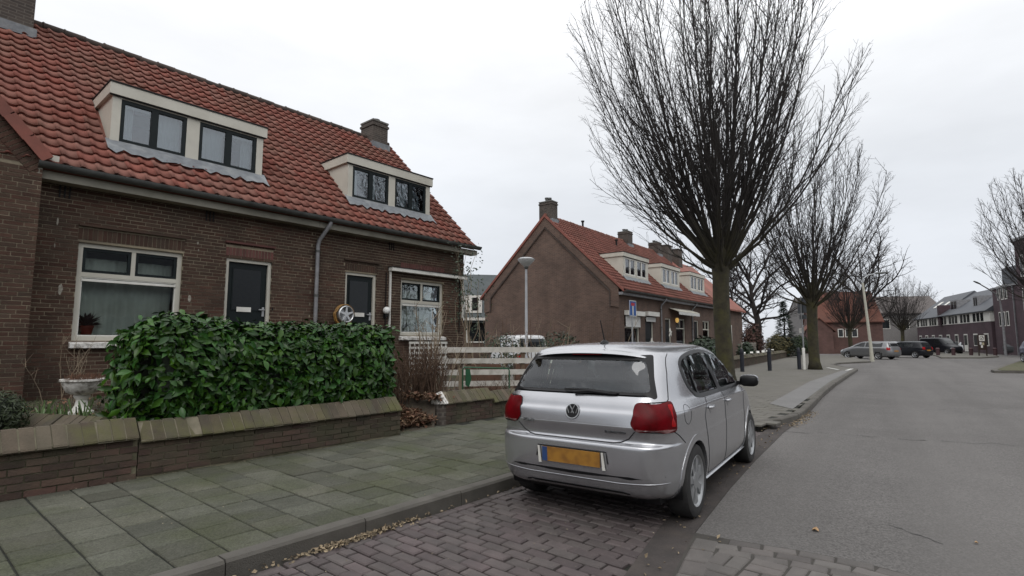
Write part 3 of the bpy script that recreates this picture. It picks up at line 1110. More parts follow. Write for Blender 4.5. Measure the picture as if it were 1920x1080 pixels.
    for px in p.get('pipes', []):
        b = MB()
        b.tube([(px + 0.12, ye - 0.05, ze - 0.10), (px + 0.10, ye - 0.05, ze - 0.18), (px + 0.02, -0.09, ze - 0.48), (px, -0.07, ze - 0.60), (px, -0.07, zb)], 0.042, 10)
        d = b.build('downpipe', p.get('pipe_m', M_zinc_light), h, True)
        b = MB()
        for zz in (ze - 0.75, ze - 1.7, ze - 2.6):
            b.tube([(px, -0.07, zz), (px, -0.07, zz + 0.05)], 0.048, 10)
            b.box(px - 0.015, px + 0.015, -0.06, -0.003, zz + 0.015, zz + 0.035)
        b.build('pipe_clip', M_zinc, d)
    for q in p.get('windows', []):
        wdw = dutch_window(h, q[0], q[1], q[2], q[3], q[4], q[5], q[6], far=not geo, curtains=q[7] if len(q) > 7 else True)
        if geo:
            b = MB()
            b.prism([(yf - 0.11, q[2] - 0.115), (yf - 0.11, q[2] - 0.05), (yf + 0.06, q[2] - 0.003), (yf + 0.06, q[2] - 0.12)], 0, q[0] - 0.03, q[1] + 0.03)
            b.build('sill', M_peel, wdw)
        else:
            b = MB()
            b.box(q[0] - 0.03, q[1] + 0.03, yf - 0.06, yf + 0.06, q[2] - 0.1, q[2] - 0.003)
            b.build('sill', M_cream, wdw)
    for q in p.get('doors', []):
        front_door(h, q[0], q[1], q[2], q[3], q[4], q[5])
    for d in dor:
        dm = dormer(h, d['x'][0], d['x'][1], d['z'][0], d['z'][1], d['yf'], slope_y, d['units'], d['paint'], d['dark'], blinds=d.get('blinds', ()))
        # lead apron dressed over the tiles
        b = MB()
        n = 24
        vs = []
        for k in range(3):
            for i in range(n + 1):
                x = d['x'][0] - 0.06 + (d['x'][1] - d['x'][0] + 0.12) * i / n
                v = (0.02, -0.10, -0.22 - 0.03 * math.sin(i * 1.9))[k]
                y = d['yf'] + v
                vs.append((x, y, slope_z(y) + 0.108 - k * 0.010 + 0.012 * math.sin(x / cw * 6.28 + 1.2) * k))
        b.add(vs, [(k * (n + 1) + i, k * (n + 1) + i + 1, (k + 1) * (n + 1) + i + 1, (k + 1) * (n + 1) + i) for k in range(2) for i in range(n)])
        b.build('lead_apron', M_lead, dm, 'all')
    for c_ in chs:
        chimney(roof, c_[0], c_[1], c_[2], c_[3], slope_z(c_[2]) - 0.4, c_[4], c_[5], lambda y: min(slope_z(y), zr - abs(y - yr) * sl))
    return h

Y1 = 10.5
G1 = 'terraced houses of the near row'
DK = M_dkgreen
# ---- middle dwelling (big window and first dark door)
dx = 1.42
hA = dwelling('brick_house', 'brown brick terraced house with wide cream dormer and net-curtained window behind the laurel hedge', (dx, Y1, 0), 0, 4.48, 0.54, 3.95, dict(
    windows=[(1.97 - dx, 3.44 - dx, 1.42, 2.96, 2.46, [2.72 - dx], M_cream)],
    doors=[(4.17 - dx, 5.04 - dx, 0.95, 2.98, M_cream, (4.56 - dx, 2.02, 0.27))],
    lintels=[(1.95 - dx, 3.46 - dx, 3.00, 3.19, 'brown'), (4.15 - dx, 5.06 - dx, 3.02, 3.19, 'red')],
    dormers=[dict(x=(2.34 - dx, 4.93 - dx), z=(4.70, 5.83), yf=0.40, units=[(2.47 - dx, 3.50 - dx), (3.72 - dx, 4.80 - dx)], paint=M_cream, dark=DK, blinds={(0, 0), (1, 1)})],
    pipes=[], roofx=(0.0, 4.48)), group=G1)
# ---- right dwelling (second door, awning, end of the row)
ex_ = 5.90
hB = dwelling('brick_house', 'brown brick end house with narrower dormer, folded awning, globe lamp and drainpipe', (ex_, Y1, 0), 0, 4.52, 0.54, 3.95, dict(
    windows=[(8.26 - ex_, 9.67 - ex_, 1.56, 2.94, 2.40, [8.97 - ex_], M_cream)],
    doors=[(6.71 - ex_, 7.54 - ex_, 0.95, 2.97, M_cream, (7.15 - ex_, 2.02, 0.25))],
    lintels=[(6.69 - ex_, 7.56 - ex_, 3.00, 3.17, 'brown'), (8.24 - ex_, 9.69 - ex_, 3.17, 3.36, 'red')],
    dormers=[dict(x=(6.95 - ex_, 9.50 - ex_), z=(4.70, 5.83), yf=0.40, units=[(7.08 - ex_, 8.13 - ex_), (8.33 - ex_, 9.36 - ex_)], paint=M_cream, dark=DK, blinds={(0, 0), (1, 1)})],
    chimneys=[(9.66 - ex_, 10.22 - ex_, 3.32, 3.98, 8.38, [(10.0 - ex_, 0.20)])],
    pipes=[5.93 - ex_ + 0.05], gable_right=True, roofx=(0.0, 4.62), gutterx=(0, 4.80)), group=G1)
# ---- left dwelling with the projecting gable
lx = -4.0
hL = dwelling('brick_house', 'brown brick house at the left edge with projecting gable and tall ridge chimney', (lx, Y1, 0), 0, 5.42, 0.54, 3.95, dict(
    windows=[], doors=[], lintels=[], yf=-0.34, roofx=(2.5, 5.42), gutterx=(5.36, 5.42),
    chimneys=[(4.55, 5.58, 3.15, 4.15, 9.9, [])]), group=G1)
# its street gable: brick wall above the eave with a raked verge of red tiles
b = MB()
gx = lambda X: X - lx
apex = (-2.15, 8.2)
low = (1.47, 4.06)
b.prism([(gx(-3.9), 3.952), (gx(1.40), 3.952), (gx(low[0] - 0.10), low[1] - 0.02), (gx(apex[0]), apex[1] - 0.15), (gx(-3.9), 6.2)], 1, -0.34, -0.10)
gw = b.build('gable_wall', M_mortar, hL)
sl_g = (apex[1] - low[1]) / (low[0] - apex[0])
ms = []
z = 3.96
r = 0
while z < 7.5:
    xr = low[0] - (z - low[1]) / sl_g - 0.36
    for k in range(14):
        s = xr - k * 0.22 - (0.11 if r % 2 else 0)
        lo, hi = s - 0.209, s
        if k == 0 and r % 2:
            ms.append(Matrix.LocRotScale(Vector((gx(xr - 0.05), -0.330, z + 0.031)), None, Vector((0.10, 1, 0.0505))))
        if lo > -1.2:
            ms.append(Matrix.LocRotScale(Vector((gx((lo + hi) / 2), -0.330, z + 0.031)), None, Vector((0.209, 1, 0.0505))))
    z += 0.0625
    r += 1
# raked soldier band under the verge
ang_g = math.atan(sl_g)
t = 0.05
while t < 4.0:
    px, pz = low[0] - t * math.cos(ang_g) - 0.10, low[1] + t * math.sin(ang_g) - 0.17
    ms.append(Matrix.LocRotScale(Vector((gx(px), -0.338, pz)), Matrix.Rotation(ang_g, 3, 'Y'), Vector((0.052, 1, 0.21))))
    t += 0.065
pieces(gw, 'brick', BR, ms, 200, 'brick_courses')
M_verge = mat('verge_tile', (0.22, 0.070, 0.050), (0.17, 0.058, 0.042), scale=3, rough=0.75, vary=0.12)
b = MB()
b.prism([(0, 0), (0.36, 0), (0.36, 0.06), (0, 0.06)], 1, 0, 0.28)
b.prism([(0, -0.10), (0.35, -0.10), (0.35, -0.003), (0, -0.003)], 1, -0.01, 0.018)
vt = b.mesh('verge_tile', M_verge)
t = 0.0
while t < 4.6:
    o = link('verge_tile', vt, gw)
    o.location = (gx(low[0] - t * math.cos(ang_g)), -0.42, low[1] + t * math.sin(ang_g) + 0.015)
    o.rotation_euler = (0, math.pi + ang_g + 0.02, 0)
    o.scale = (1, 1, -1)
    t += 0.345
# gable roof running back into the main roof
b = MB()
b.quad((gx(low[0]), -0.14, low[1]), (gx(low[0]), 0.6, low[1]), (gx(apex[0]), 3.9, apex[1]), (gx(apex[0]), -0.14, apex[1]))
b.build('gable_roof', M_tile, hL)
# lead at the valley and the white eave end
b = MB()
b.box(gx(1.385), gx(1.60), -0.32, -0.26, 3.98, 4.16)
b.build('eave_end', M_cream, hL)

# ---- details on the facades
def vent(parent, x, z):
    b = MB()
    for k in range(3):
        b.box(x - 0.075 + k * 0.06, x - 0.055 + k * 0.06, -0.030, -0.0195, z - 0.09, z + 0.09)
    b.build('air_vent', M_black, parent)
vent(hA, 1.75 - dx, 3.70)
vent(hA, 3.84 - dx, 3.70)
vent(hB, 7.95 - ex_, 3.70)
def ledge(parent, x0, x1, z, red=False):
    b = MB()
    b.box(x0, x1, -0.05, -0.003, z, z + 0.035)
    b.build('drip_ledge', M_brick if not red else M_red_brick, parent)
ledge(hA, 1.95 - dx, 3.46 - dx, 3.215)
ledge(hA, 4.13 - dx, 5.08 - dx, 3.26, True)
ledge(hB, 6.66 - ex_, 7.60 - ex_, 3.23)
def scar(parent, x, z, w, hh):
    """patches of bare mortar where shutters hung"""
    b = MB()
    pts = [(x + w * math.cos(a) * rnd.uniform(0.6, 1.1), z + hh * math.sin(a) * rnd.uniform(0.7, 1.1)) for a in np.linspace(0, 2 * math.pi, 11)[:-1]]
    b.prism(pts, 1, -0.011, -0.0075)
    b.build('mortar_patch', mat('bare_mortar', (0.34, 0.32, 0.27), (0.2, 0.18, 0.15), scale=30, rough=0.95), parent)
for x, z, w, hh in ((1.79, 2.20, 0.035, 0.09), (3.58, 2.17, 0.03, 0.08), (1.69, 3.24, 0.014, 0.07), (3.66, 3.18, 0.02, 0.03), (3.68, 3.05, 0.012, 0.03), (1.68, 2.86, 0.01, 0.04)):
    scar(hA, x - dx, z, w, hh)
b = MB()
b.tube([(5.07 - dx, -0.03, 2.02), (5.07 - dx, -0.035, 2.08)], 0.014, 8)
b.build('door_bell', M_black, hA)
# awning cassette with guide rails over the end house window
aw = thing('window_awning', 'rolled up window awning in a cream cassette under the end house gutter', 'awning', (7.87, Y1, 3.10))
b = MB()
b.box(0, 2.54, -0.16, -0.022, 0, 0.085)
b.build('cassette', M_white, aw)
b = MB()
b.box(-0.02, 2.56, -0.175, -0.018, 0.087, 0.10)
b.build('cassette_lid', M_black, aw)
for xx, z0 in ((0.02, -1.35), (2.46, -1.05)):
    b = MB()
    b.box(xx, xx + 0.035, -0.07, -0.022, z0, -0.002)
    b.build('guide_rail', M_white, aw)
    b = MB()
    b.box(xx - 0.10, xx - 0.085, -0.045, -0.022, z0 - 0.4, -0.05)
    b.build('cable', M_black, aw)
gl = thing('wall_lamp', 'white globe lamp on the brick wall beside the second door', 'lamp', (7.78, Y1 - 0.10, 2.04))
b = MB()
b.lathe([(0.03, 0.0)] + [(0.088 * math.cos(a), 0.10 + 0.088 * math.sin(a)) for a in np.linspace(-1.25, 1.57, 12)], 18)
b.build('globe', mat('opal_glass', (0.78, 0.78, 0.76), rough=0.3), gl, 'all')
b = MB()
b.lathe([(0.035, -0.05), (0.035, 0.02)], 12)
b.bar((0, 0, -0.03), (0, 0.1, -0.03), 0.03)
b.box(-0.04, 0.04, 0.06, 0.078, -0.08, 0.02)
b.build('bracket', M_black, gl)
# hose reel made of an alloy wheel rim
hr = thing('hose_reel', 'yellow garden hose coiled on a silver alloy wheel hung beside the second door', 'hose reel', (6.62, Y1 - 0.03, 2.0))
HM = Matrix.Rotation(R(90), 4, 'X')
b = MB()
b.lathe([(0.150, 0.04), (0.185, 0.05), (0.188, 0.20), (0.17, 0.215), (0.16, 0.205), (0.155, 0.06)], 24, M=HM)
for k in range(5):
    a = R(90) + k * 2 * math.pi / 5
    c, s = math.cos(a), math.sin(a)
    b.prism([(c * 0.03 - s * 0.028, s * 0.03 + c * 0.028), (c * 0.03 + s * 0.028, s * 0.03 - c * 0.028), (c * 0.165 + s * 0.016, s * 0.165 - c * 0.016), (c * 0.165 - s * 0.016, s * 0.165 + c * 0.016)], 1, -0.205, -0.18)
b.lathe([(0.045, 0.17), (0.045, 0.21)], 14, M=HM)
b.build('wheel_rim', mat('silver_rim', (0.55, 0.56, 0.57), (0.48, 0.49, 0.5), rough=0.35, metal=0.6), hr, True)
for j in range(6):
    b = MB()
    rr = 0.20 + 0.012 * (j % 2)
    path = [(rr * math.cos(a) - 0.02 * (j % 3) * (a > 3), -0.05 - 0.022 * j, rr * math.sin(a) - (0.03 if math.sin(a) < -0.5 else 0)) for a in np.linspace(0, 2 * math.pi, 30)]
    b.tube(path, 0.0115, 7, False)
    b.build('hose_coil', mat('yellow_hose', (0.30, 0.16, 0.04), (0.23, 0.12, 0.03), rough=0.5), hr, 'all')
b = MB()
b.tube([(0.0, -0.08, -0.20), (0.03, -0.09, -0.5), (0.0, -0.1, -0.9), (0.1, -0.12, -1.35)], 0.0115, 7)
b.build('hose_tail', MATS['yellow_hose'], hr, 'all')
# white lattice under the second window
tr = thing('trellis', 'white wooden lattice panel standing under the end house window', 'trellis', (8.42, Y1 - 0.16, 0.54))
for k in range(9):
    b = MB()
    b.box(0.02 + k * 0.148, 0.055 + k * 0.148, 0, 0.012, 0, 0.86)
    b.build('upright_slat', M_white, tr)
for k in range(7):
    b = MB()
    b.box(0, 1.26, -0.014, -0.002, 0.06 + k * 0.125, 0.115 + k * 0.125)
    b.build('cross_slat', M_white, tr)
# plants behind the glass
def pot_plant(loc, label, pm, lm, s=1.0, n=60, seed=1):
    r_ = random.Random(seed)
    t_ = thing('potted_plant', label, 'potted plant', loc)
    b = MB()
    b.lathe([(0.06 * s, 0), (0.085 * s, 0.13 * s), (0.092 * s, 0.13 * s), (0.092 * s, 0.16 * s), (0.07 * s, 0.15 * s)], 14)
    b.build('pot', pm, t_, True)
    b = MB()
    for i in range(n):
        a, el = r_.uniform(0, 6.28), r_.uniform(0.1, 1.4)
        d = Vector((math.cos(a) * math.cos(el), math.sin(a) * math.cos(el) * 0.5, math.sin(el)))
        base = Vector((0, 0, 0.15 * s))
        tip = base + d * r_.uniform(0.10, 0.26) * s
        sd = d.cross(Vector((0, 0, 1))).normalized() * 0.02 * s
        mid = base.lerp(tip, 0.6) + Vector((0, 0, 0.02))
        b.add([base, mid - sd, tip, mid + sd], [(0, 1, 2, 3)])
    b.build('foliage', lm, t_)
    return t_
M_redpot = mat('red_pot', (0.30, 0.03, 0.02), rough=0.4)
M_purple = mat('purple_leaf', (0.035, 0.015, 0.028), rough=0.5, vary=0.3)
pot_plant((2.20, Y1 + 0.24, 1.49), 'dark purple houseplant in a red pot behind the hedge-side window', M_redpot, M_purple, 1.05, 110, 3)
pot_plant((2.86, Y1 + 0.23, 1.49), 'small plant with a red bloom behind the hedge-side window', M_redpot, M_leaf_ever, 0.6, 40, 5)
pot_plant((8.62, Y1 + 0.23, 1.63), 'white pot plant at the left of the end house window', M_white, M_leaf_ever, 0.8, 30, 6)
pot_plant((8.98, Y1 + 0.23, 1.63), 'white pot plant in the middle of the end house window', M_white, M_leaf_ever, 0.85, 26, 8)

# ------------------------------------------------------------------ garden walls
BRW = unit_brick(M_brick_wall, 0.05)
def coping_mesh(w=0.104):
    b = MB()
    c = 0.0035
    for x0, x1, s in ((-w / 2, w / 2, 0),):
        prof = [(-0.035, 0.0), (-0.045, 0.012), (-0.036, 0.030), (0.115, 0.185), (0.145, 0.188), (0.30, 0.07), (0.30, 0.0)]
        b.prism(prof, 0, x0 + c, x1 - c)
    return b.mesh('coping_brick', M_cap)
COPE = coping_mesh()
def garden_wall(name, label, loc, rz, segs, thick=0.25, group='low brick garden walls'):
    """segs: (x0, x1, height of the brick body); coping on top, thing's origin at pavement level"""
    t_ = thing(name, label, 'garden wall', loc, rz, group)
    b = MB()
    for x0, x1, h in segs:
        b.box(x0, x1, 0.0155, thick, -0.15, h)
    body = b.build('wall_core', M_mortar_dark, t_)
    ms = []
    cs = []
    for x0, x1, h in segs:
        n = round(h / 0.0635)
        z = h - n * 0.0635
        r = 0
        while z < h - 0.02:
            s = x0 - (0.11 if r % 2 else 0)
            while s < x1:
                lo, hi = max(s, x0), min(s + 0.209, x1)
                if hi - lo > 0.03:
                    ms.append(Matrix.LocRotScale(Vector(((lo + hi) / 2, 0.030 + max(-0.003, min(0.003, rnd.gauss(0, 0.0018))), z + 0.031)), Matrix.Rotation(rnd.gauss(0, 0.006), 3, 'Y') @ Matrix.Rotation(rnd.gauss(0, 0.01), 3, 'Z'), Vector((hi - lo, 1, 0.0515))))
                s += 0.22
            z += 0.0635
            r += 1
        n = max(1, round((x1 - x0) / 0.108))
        for i in range(n):
            cs.append(Matrix.LocRotScale(Vector((x0 + (x1 - x0) * (i + 0.5) / n, rnd.gauss(0, 0.003), h + 0.002 + rnd.gauss(0, 0.003))), Matrix.Rotation(rnd.gauss(0, 0.012), 3, 'Z') @ Matrix.Rotation(rnd.gauss(0, 0.012), 3, 'Y'), Vector(((x1 - x0) / n / 0.108, 1, 1))))
    pieces(body, 'brick', BRW, ms, 300, 'brick_courses')
    b = MB()
    for x0, x1, h in segs:
        b.prism([(-0.034, h), (-0.036, h + 0.022), (0.114, h + 0.178), (0.145, h + 0.180), (0.294, h + 0.066), (0.294, h)], 0, x0 + 0.006, x1 - 0.006)
    cp = b.build('coping', mat('coping_mortar', (0.19, 0.165, 0.12), (0.11, 0.10, 0.07), scale=6, rough=0.95, stain=(0.07, 0.07, 0.035), sscale=2, samt=0.7), t_)
    pieces(cp, 'coping_brick', COPE, cs, 300, 'coping_field')
    return t_
garden_wall('garden_wall', 'mossy brick garden wall with a step in its coping under the laurel hedge', (-1.5, 6.12, 0.1), 0, [(0, 3.22, 0.375), (3.23, 6.36, 0.335)])
w2 = garden_wall('garden_wall', 'low garden wall with white painted end behind the silver hatchback', (5.80, 6.34, 0.1), R(-1.5), [(0.14, 1.20, 0.315), (1.21, 4.2, 0.255)])
b = MB()
for z0, z1, r0, r1 in ((-0.1, 0.315, 0.135, 0.135),):
    pts = [(0.14 + 0.13 * math.cos(a), 0.135 + 0.125 * math.sin(a)) for a in np.linspace(math.pi / 2, 3 * math.pi / 2, 9)]
    b.prism(pts, 2, z0, z1)
b.build('rounded_end', M_bricktex_ch, w2)
b = MB()
for k in range(4):
    f = (0.45, 0.75, 0.92, 1.0)[k]
    prof = [(-0.035, 0.0), (-0.045, 0.012), (-0.036, 0.030), (0.115, 0.185), (0.145, 0.188), (0.30, 0.07), (0.30, 0.0)]
    b.prism([(0.13 + (y_ - 0.13) * f, 0.32 + z_ * f ** 0.5) for y_, z_ in prof], 0, 0.0 + 0.035 * k, 0.0345 + 0.035 * k)
b.build('painted_cap', M_peel, w2)
# low dividing wall running back from the street wall
dv = garden_wall('dividing_wall', 'low mossy dividing wall running back from the street wall towards the house', (1.62, 6.42, 0.35), R(112), [(0, 2.6, 0.14)], 0.2, None)

# ------------------------------------------------------------------ laurel hedge
def leaf_mesh(name, m_, ln=0.12, w=0.046, fold=0.010):
    b = MB()
    vs = [(0, 0, 0), (-w * 0.42, ln * 0.28, fold), (0, ln * 0.3, 0), (w * 0.42, ln * 0.28, fold),
          (-w * 0.5, ln * 0.58, fold), (0, ln * 0.62, -0.003), (w * 0.5, ln * 0.58, fold), (0, ln, -0.016)]
    b.add(vs, [(0, 2, 1), (0, 3, 2), (1, 2, 5, 4), (2, 3, 6, 5), (4, 5, 7), (5, 6, 7)])
    return b.mesh(name, m_, 'all')
LEAF = [leaf_mesh('laurel_leaf', M_leaf, 0.118, 0.054), leaf_mesh('laurel_leaf', M_leaf, 0.090, 0.045), leaf_mesh('laurel_leaf', M_leaf, 0.135, 0.058)]
def leaf_matrix(pos, nrm, r_, droop=0.35, s=1.0):
    """leaf whose upper face looks along nrm, hanging a little"""
    n = (Vector(nrm) + Vector((r_.gauss(0, 0.45), r_.gauss(0, 0.45), r_.gauss(0.25, 0.4)))).normalized()
    d = Vector((r_.gauss(0, 1), r_.gauss(0, 1), r_.gauss(-droop, 0.8)))
    d = d - n * d.dot(n)
    d = d.normalized() if d.length > 1e-3 else n.orthogonal().normalized()
    x = d.cross(n)
    M3 = Matrix((x, d, n)).transposed()
    return Matrix.LocRotScale(Vector(pos), M3, Vector((s, s, s)))
hr_ = random.Random(11)
hedge = thing('laurel_hedge', 'clipped glossy green laurel hedge behind the street wall', 'hedge', (1.88, 6.36, 0.45))
HX, HY, HZ = 3.08, 1.05, 1.13
def hedge_surface(u, v):
    """u along the length 0..1, v around the section 0..1 (front bottom -> top -> back)"""
    x = u * HX
    bulge = 0.07 * mnoise.noise(Vector((x * 2.2, v * 5, 3))) + 0.05 * mnoise.noise(Vector((x * 6, v * 14, 7)))
    top = HZ + 0.05 * mnoise.noise(Vector((x * 1.6, 0, 0))) + (0.05 if u < 0.3 else 0)
    end = min(1, (min(u, 1 - u) * HX / 0.22 + 0.35)) ** 0.5
    pts = [(0.08, 0.0), (-0.03, 0.25), (-0.02, 0.7), (0.10, 0.96), (0.35, 1.0), (0.7, 1.0), (0.95, 0.9), (1.0, 0.5), (0.95, 0.0)]
    f = v * (len(pts) - 1)
    i = min(int(f), len(pts) - 2)
    t = f - i
    y = pts[i][0] * (1 - t) + pts[i + 1][0] * t
    z = pts[i][1] * (1 - t) + pts[i + 1][1] * t
    cy, cz = 0.5, 0.5
    y2, z2 = cy + (y - cy) * (end + bulge), cz + (z - cz) * ((end * 0.3 + 0.7) + bulge)
    return Vector((x + (0.0 if u else 0), y2 * HY, z2 * top))
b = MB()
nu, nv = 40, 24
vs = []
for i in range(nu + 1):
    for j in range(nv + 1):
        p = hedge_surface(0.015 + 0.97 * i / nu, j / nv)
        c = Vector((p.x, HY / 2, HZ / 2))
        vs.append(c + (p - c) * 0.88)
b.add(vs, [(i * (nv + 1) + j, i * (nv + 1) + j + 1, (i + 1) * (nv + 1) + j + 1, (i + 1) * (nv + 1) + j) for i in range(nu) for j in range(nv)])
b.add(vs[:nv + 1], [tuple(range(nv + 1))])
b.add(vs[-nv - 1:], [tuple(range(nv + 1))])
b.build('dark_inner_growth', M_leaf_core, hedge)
ms = []
for k in range(8200):
    v = hr_.random() ** 1.5 * 0.82
    u = hr_.random()
    p = hedge_surface(u, v)
    q = hedge_surface(u, min(1, v + 0.02)) - hedge_surface(u, max(0, v - 0.02))
    n = Vector((1, 0, 0)).cross(q).normalized()
    if n.dot(p - Vector((p.x, HY / 2, HZ / 2))) < 0:
        n = -n
    p = p + n * hr_.gauss(-0.015, 0.035)
    ms.append(leaf_matrix(p, n, hr_, 0.55, hr_.uniform(0.6, 1.2)))
for k in range(700):                     # left end, spilling over the wall
    a, z = hr_.uniform(0, 1), hr_.uniform(0.0, 1)
    p = Vector((-0.02 + hr_.gauss(0, 0.05) - 0.10 * math.sin(z * 3.1), a * HY * 0.9 + 0.05, z * HZ * 0.97))
    ms.append(leaf_matrix(p, (-1, -0.3, 0.2), hr_, 0.5, hr_.uniform(0.8, 1.2)))
for k in range(420):                     # right end
    a, z = hr_.uniform(0, 1), hr_.uniform(0.0, 1)
    p = Vector((HX + hr_.gauss(0, 0.05), a * HY * 0.9 + 0.05, z * HZ * 0.97))
    ms.append(leaf_matrix(p, (1, -0.3, 0.2), hr_, 0.5, hr_.uniform(0.8, 1.2)))
for k in range(260):                     # young shoots standing above the clipped top
    p = Vector((hr_.uniform(0, HX), hr_.uniform(0.05, 0.8), HZ + hr_.uniform(-0.02, 0.07)))
    ms.append(leaf_matrix(p, (0, -0.3, 1), hr_, -0.6, hr_.uniform(0.7, 1.0)))
for k in range(170):                     # drooping tips over the coping
    p = Vector((hr_.uniform(-0.1, HX * 0.9), hr_.uniform(-0.10, 0.02), hr_.uniform(0.0, 0.16)))
    ms.append(leaf_matrix(p, (0, -1, 0.5), hr_, 0.9, hr_.uniform(0.9, 1.2)))
pieces(hedge, 'laurel_leaf', LEAF, ms, 300, 'leaf_mass')

# ------------------------------------------------------------------ small plants, urn, leaves
def twig_clump(name, label, cat, loc, n, hgt, spread, m_, seed, rad=0.004, side=3, base=0.06, lean=(0, 0)):
    r_ = random.Random(seed)
    t_ = thing(name, label, cat, loc)
    b = MB()
    for i in range(n):
        a = r_.uniform(0, 6.28)
        bx, by = r_.gauss(0, base), r_.gauss(0, base)
        h = hgt * r_.uniform(0.5, 1.05)
        ox, oy = math.cos(a) * spread * r_.random() + lean[0], math.sin(a) * spread * r_.random() + lean[1]
        path = [(bx + ox * t ** 1.4 + r_.gauss(0, 0.012), by + oy * t ** 1.4 + r_.gauss(0, 0.012), h * t - 0.02) for t in (0, 0.3, 0.6, 0.85, 1)]
        b.tube(path, [rad, rad * 0.9, rad * 0.75, rad * 0.55, rad * 0.3], 3, False)
        for k in range(side):
            t = r_.uniform(0.35, 0.95)
            p = Vector((bx + ox * t ** 1.4, by + oy * t ** 1.4, h * t))
            q = p + Vector((r_.gauss(0, 0.09), r_.gauss(0, 0.09), r_.uniform(0.04, 0.2))) * hgt
            b.tube([p, p.lerp(q, 0.5) + Vector((r_.gauss(0, .01), r_.gauss(0, .01), 0)), q], [rad * 0.5, rad * 0.4, rad * 0.2], 3, False)
    b.build('stems', m_, t_)
    return t_
M_twig2 = mat('dry_stem', (0.085, 0.050, 0.030), (0.055, 0.032, 0.021), scale=9, rough=0.9, vary=0.35)
twig_clump('dry_shrub', 'dense brown leafless shrub in the gap between the garden walls', 'shrub', (6.15, 7.25, 0.40), 330, 0.98, 0.42, M_twig2, 21, 0.0048, 3, 0.22)
twig_clump('dry_shrub', 'smaller reddish leafless shrub close beside the hedge end', 'shrub', (5.62, 7.35, 0.34), 110, 0.85, 0.3, M_twig, 22, 0.004, 3, 0.14)
twig_clump('bare_stems', 'tall pale bare stems in front of the end house window', 'shrub', (6.9, 7.7, 0.35), 16, 1.75, 0.5, M_palewood, 23, 0.011, 4, 0.18)
twig_clump('bare_stems', 'thin bare garden stems against the wall left of the urn', 'shrub', (1.86, 9.9, 0.54), 9, 0.9, 0.35, M_palewood, 24, 0.006, 5, 0.1)
# climber with evergreen leaves on the house corner
cl = thing('climbing_plant', 'sparse evergreen climber on bare stems at the corner of the end house', 'climber', (9.45, 9.3, 0.4))
r_ = random.Random(5)
b = MB()
tips = []
for i in range(9):
    x, y = r_.gauss(0, 0.15), r_.gauss(0, 0.1)
    ex, h = r_.uniform(-0.5, 0.75), r_.uniform(1.8, 3.3)
    path = [(x + ex * t * t + r_.gauss(0, 0.04), y + 0.25 * t + r_.gauss(0, 0.03), h * t) for t in np.linspace(0, 1, 9)]
    b.tube(path, [0.016 - 0.0015 * k for k in range(9)], 4, False)
    tips += [Vector(q) for q in path[5:]]
b.build('stems', M_palewood, cl)
ms = []
for i in range(420):
    p = r_.choice(tips) + Vector((r_.gauss(0, 0.14), r_.gauss(0, 0.12), r_.gauss(0, 0.14)))
    ms.append(leaf_matrix(p, (0, -1, 0.3), r_, 0.3, r_.uniform(0.5, 0.9)))
LEAF2 = leaf_mesh('climber_leaf', M_leaf_ever, 0.10, 0.05)
pieces(cl, 'climber_leaf', LEAF2, ms, 120, 'leaf_mass')
# white urn on a foot
ur = thing('garden_urn', 'white stone urn of dry brown heather on a pedestal left of the hedge', 'urn', (1.80, 8.75, 0.46))
b = MB()
b.lathe([(0.14, 0), (0.14, 0.05), (0.10, 0.07), (0.07, 0.13), (0.06, 0.20), (0.09, 0.24), (0.09, 0.26)], 18)
b.build('foot', M_white, ur, True)
b = MB()
b.lathe([(0.09, 0.262), (0.17, 0.30), (0.215, 0.39), (0.225, 0.43), (0.245, 0.44), (0.245, 0.465), (0.21, 0.465), (0.19, 0.42), (0.0, 0.41)], 20)
b.build('bowl', M_peel, ur, True)
b = MB()
r_ = random.Random(9)
for i in range(220):
    a, q = r_.uniform(0, 6.28), 0.19 * math.sqrt(r_.random())
    p = Vector((q * math.cos(a), q * math.sin(a), 0.42))
    b.tube([p, p + Vector((r_.gauss(0, 0.03), r_.gauss(0, 0.03), r_.uniform(0.05, 0.13)))], [0.004, 0.0015], 3, False)
b.build('dry_plant', mat('heather', (0.13, 0.06, 0.035), (0.08, 0.045, 0.03), scale=20, rough=1), ur)
# round evergreen at the left edge, green spikes, moss
def leafy_ball(name, label, cat, loc, rx, ry, rz_, n, lm, seed, s=0.4, inner=True):
    r_ = random.Random(seed)
    t_ = thing(name, label, cat, loc)
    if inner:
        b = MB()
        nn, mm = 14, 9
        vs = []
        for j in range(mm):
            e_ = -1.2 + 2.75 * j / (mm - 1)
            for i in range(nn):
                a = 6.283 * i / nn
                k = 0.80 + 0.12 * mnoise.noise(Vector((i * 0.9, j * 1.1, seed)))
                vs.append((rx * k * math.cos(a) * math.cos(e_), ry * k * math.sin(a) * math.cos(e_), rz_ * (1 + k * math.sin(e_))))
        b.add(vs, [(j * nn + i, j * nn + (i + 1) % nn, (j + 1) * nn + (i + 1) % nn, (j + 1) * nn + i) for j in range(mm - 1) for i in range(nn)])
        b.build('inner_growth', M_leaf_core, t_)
    b = MB()
    for k in range(n):
        d = Vector((r_.gauss(0, 1), r_.gauss(0, 1), r_.gauss(0, 1))).normalized()
        q = r_.uniform(0.78, 1.06) + 0.12 * mnoise.noise(d * 3 + Vector((seed, 0, 0)))
        M = leaf_matrix((d.x * rx * q, d.y * ry * q, rz_ * (1 + d.z * q)), d, r_, 0.0, s * r_.uniform(0.7, 1.3))
        vs = [M @ Vector(p) for p in ((0, 0, 0), (-0.022, 0.05, 0.006), (0, 0.11, 0), (0.022, 0.05, 0.006))]
        b.add(vs, [(0, 1, 2, 3)])
    b.build('foliage', lm, t_)
    return t_
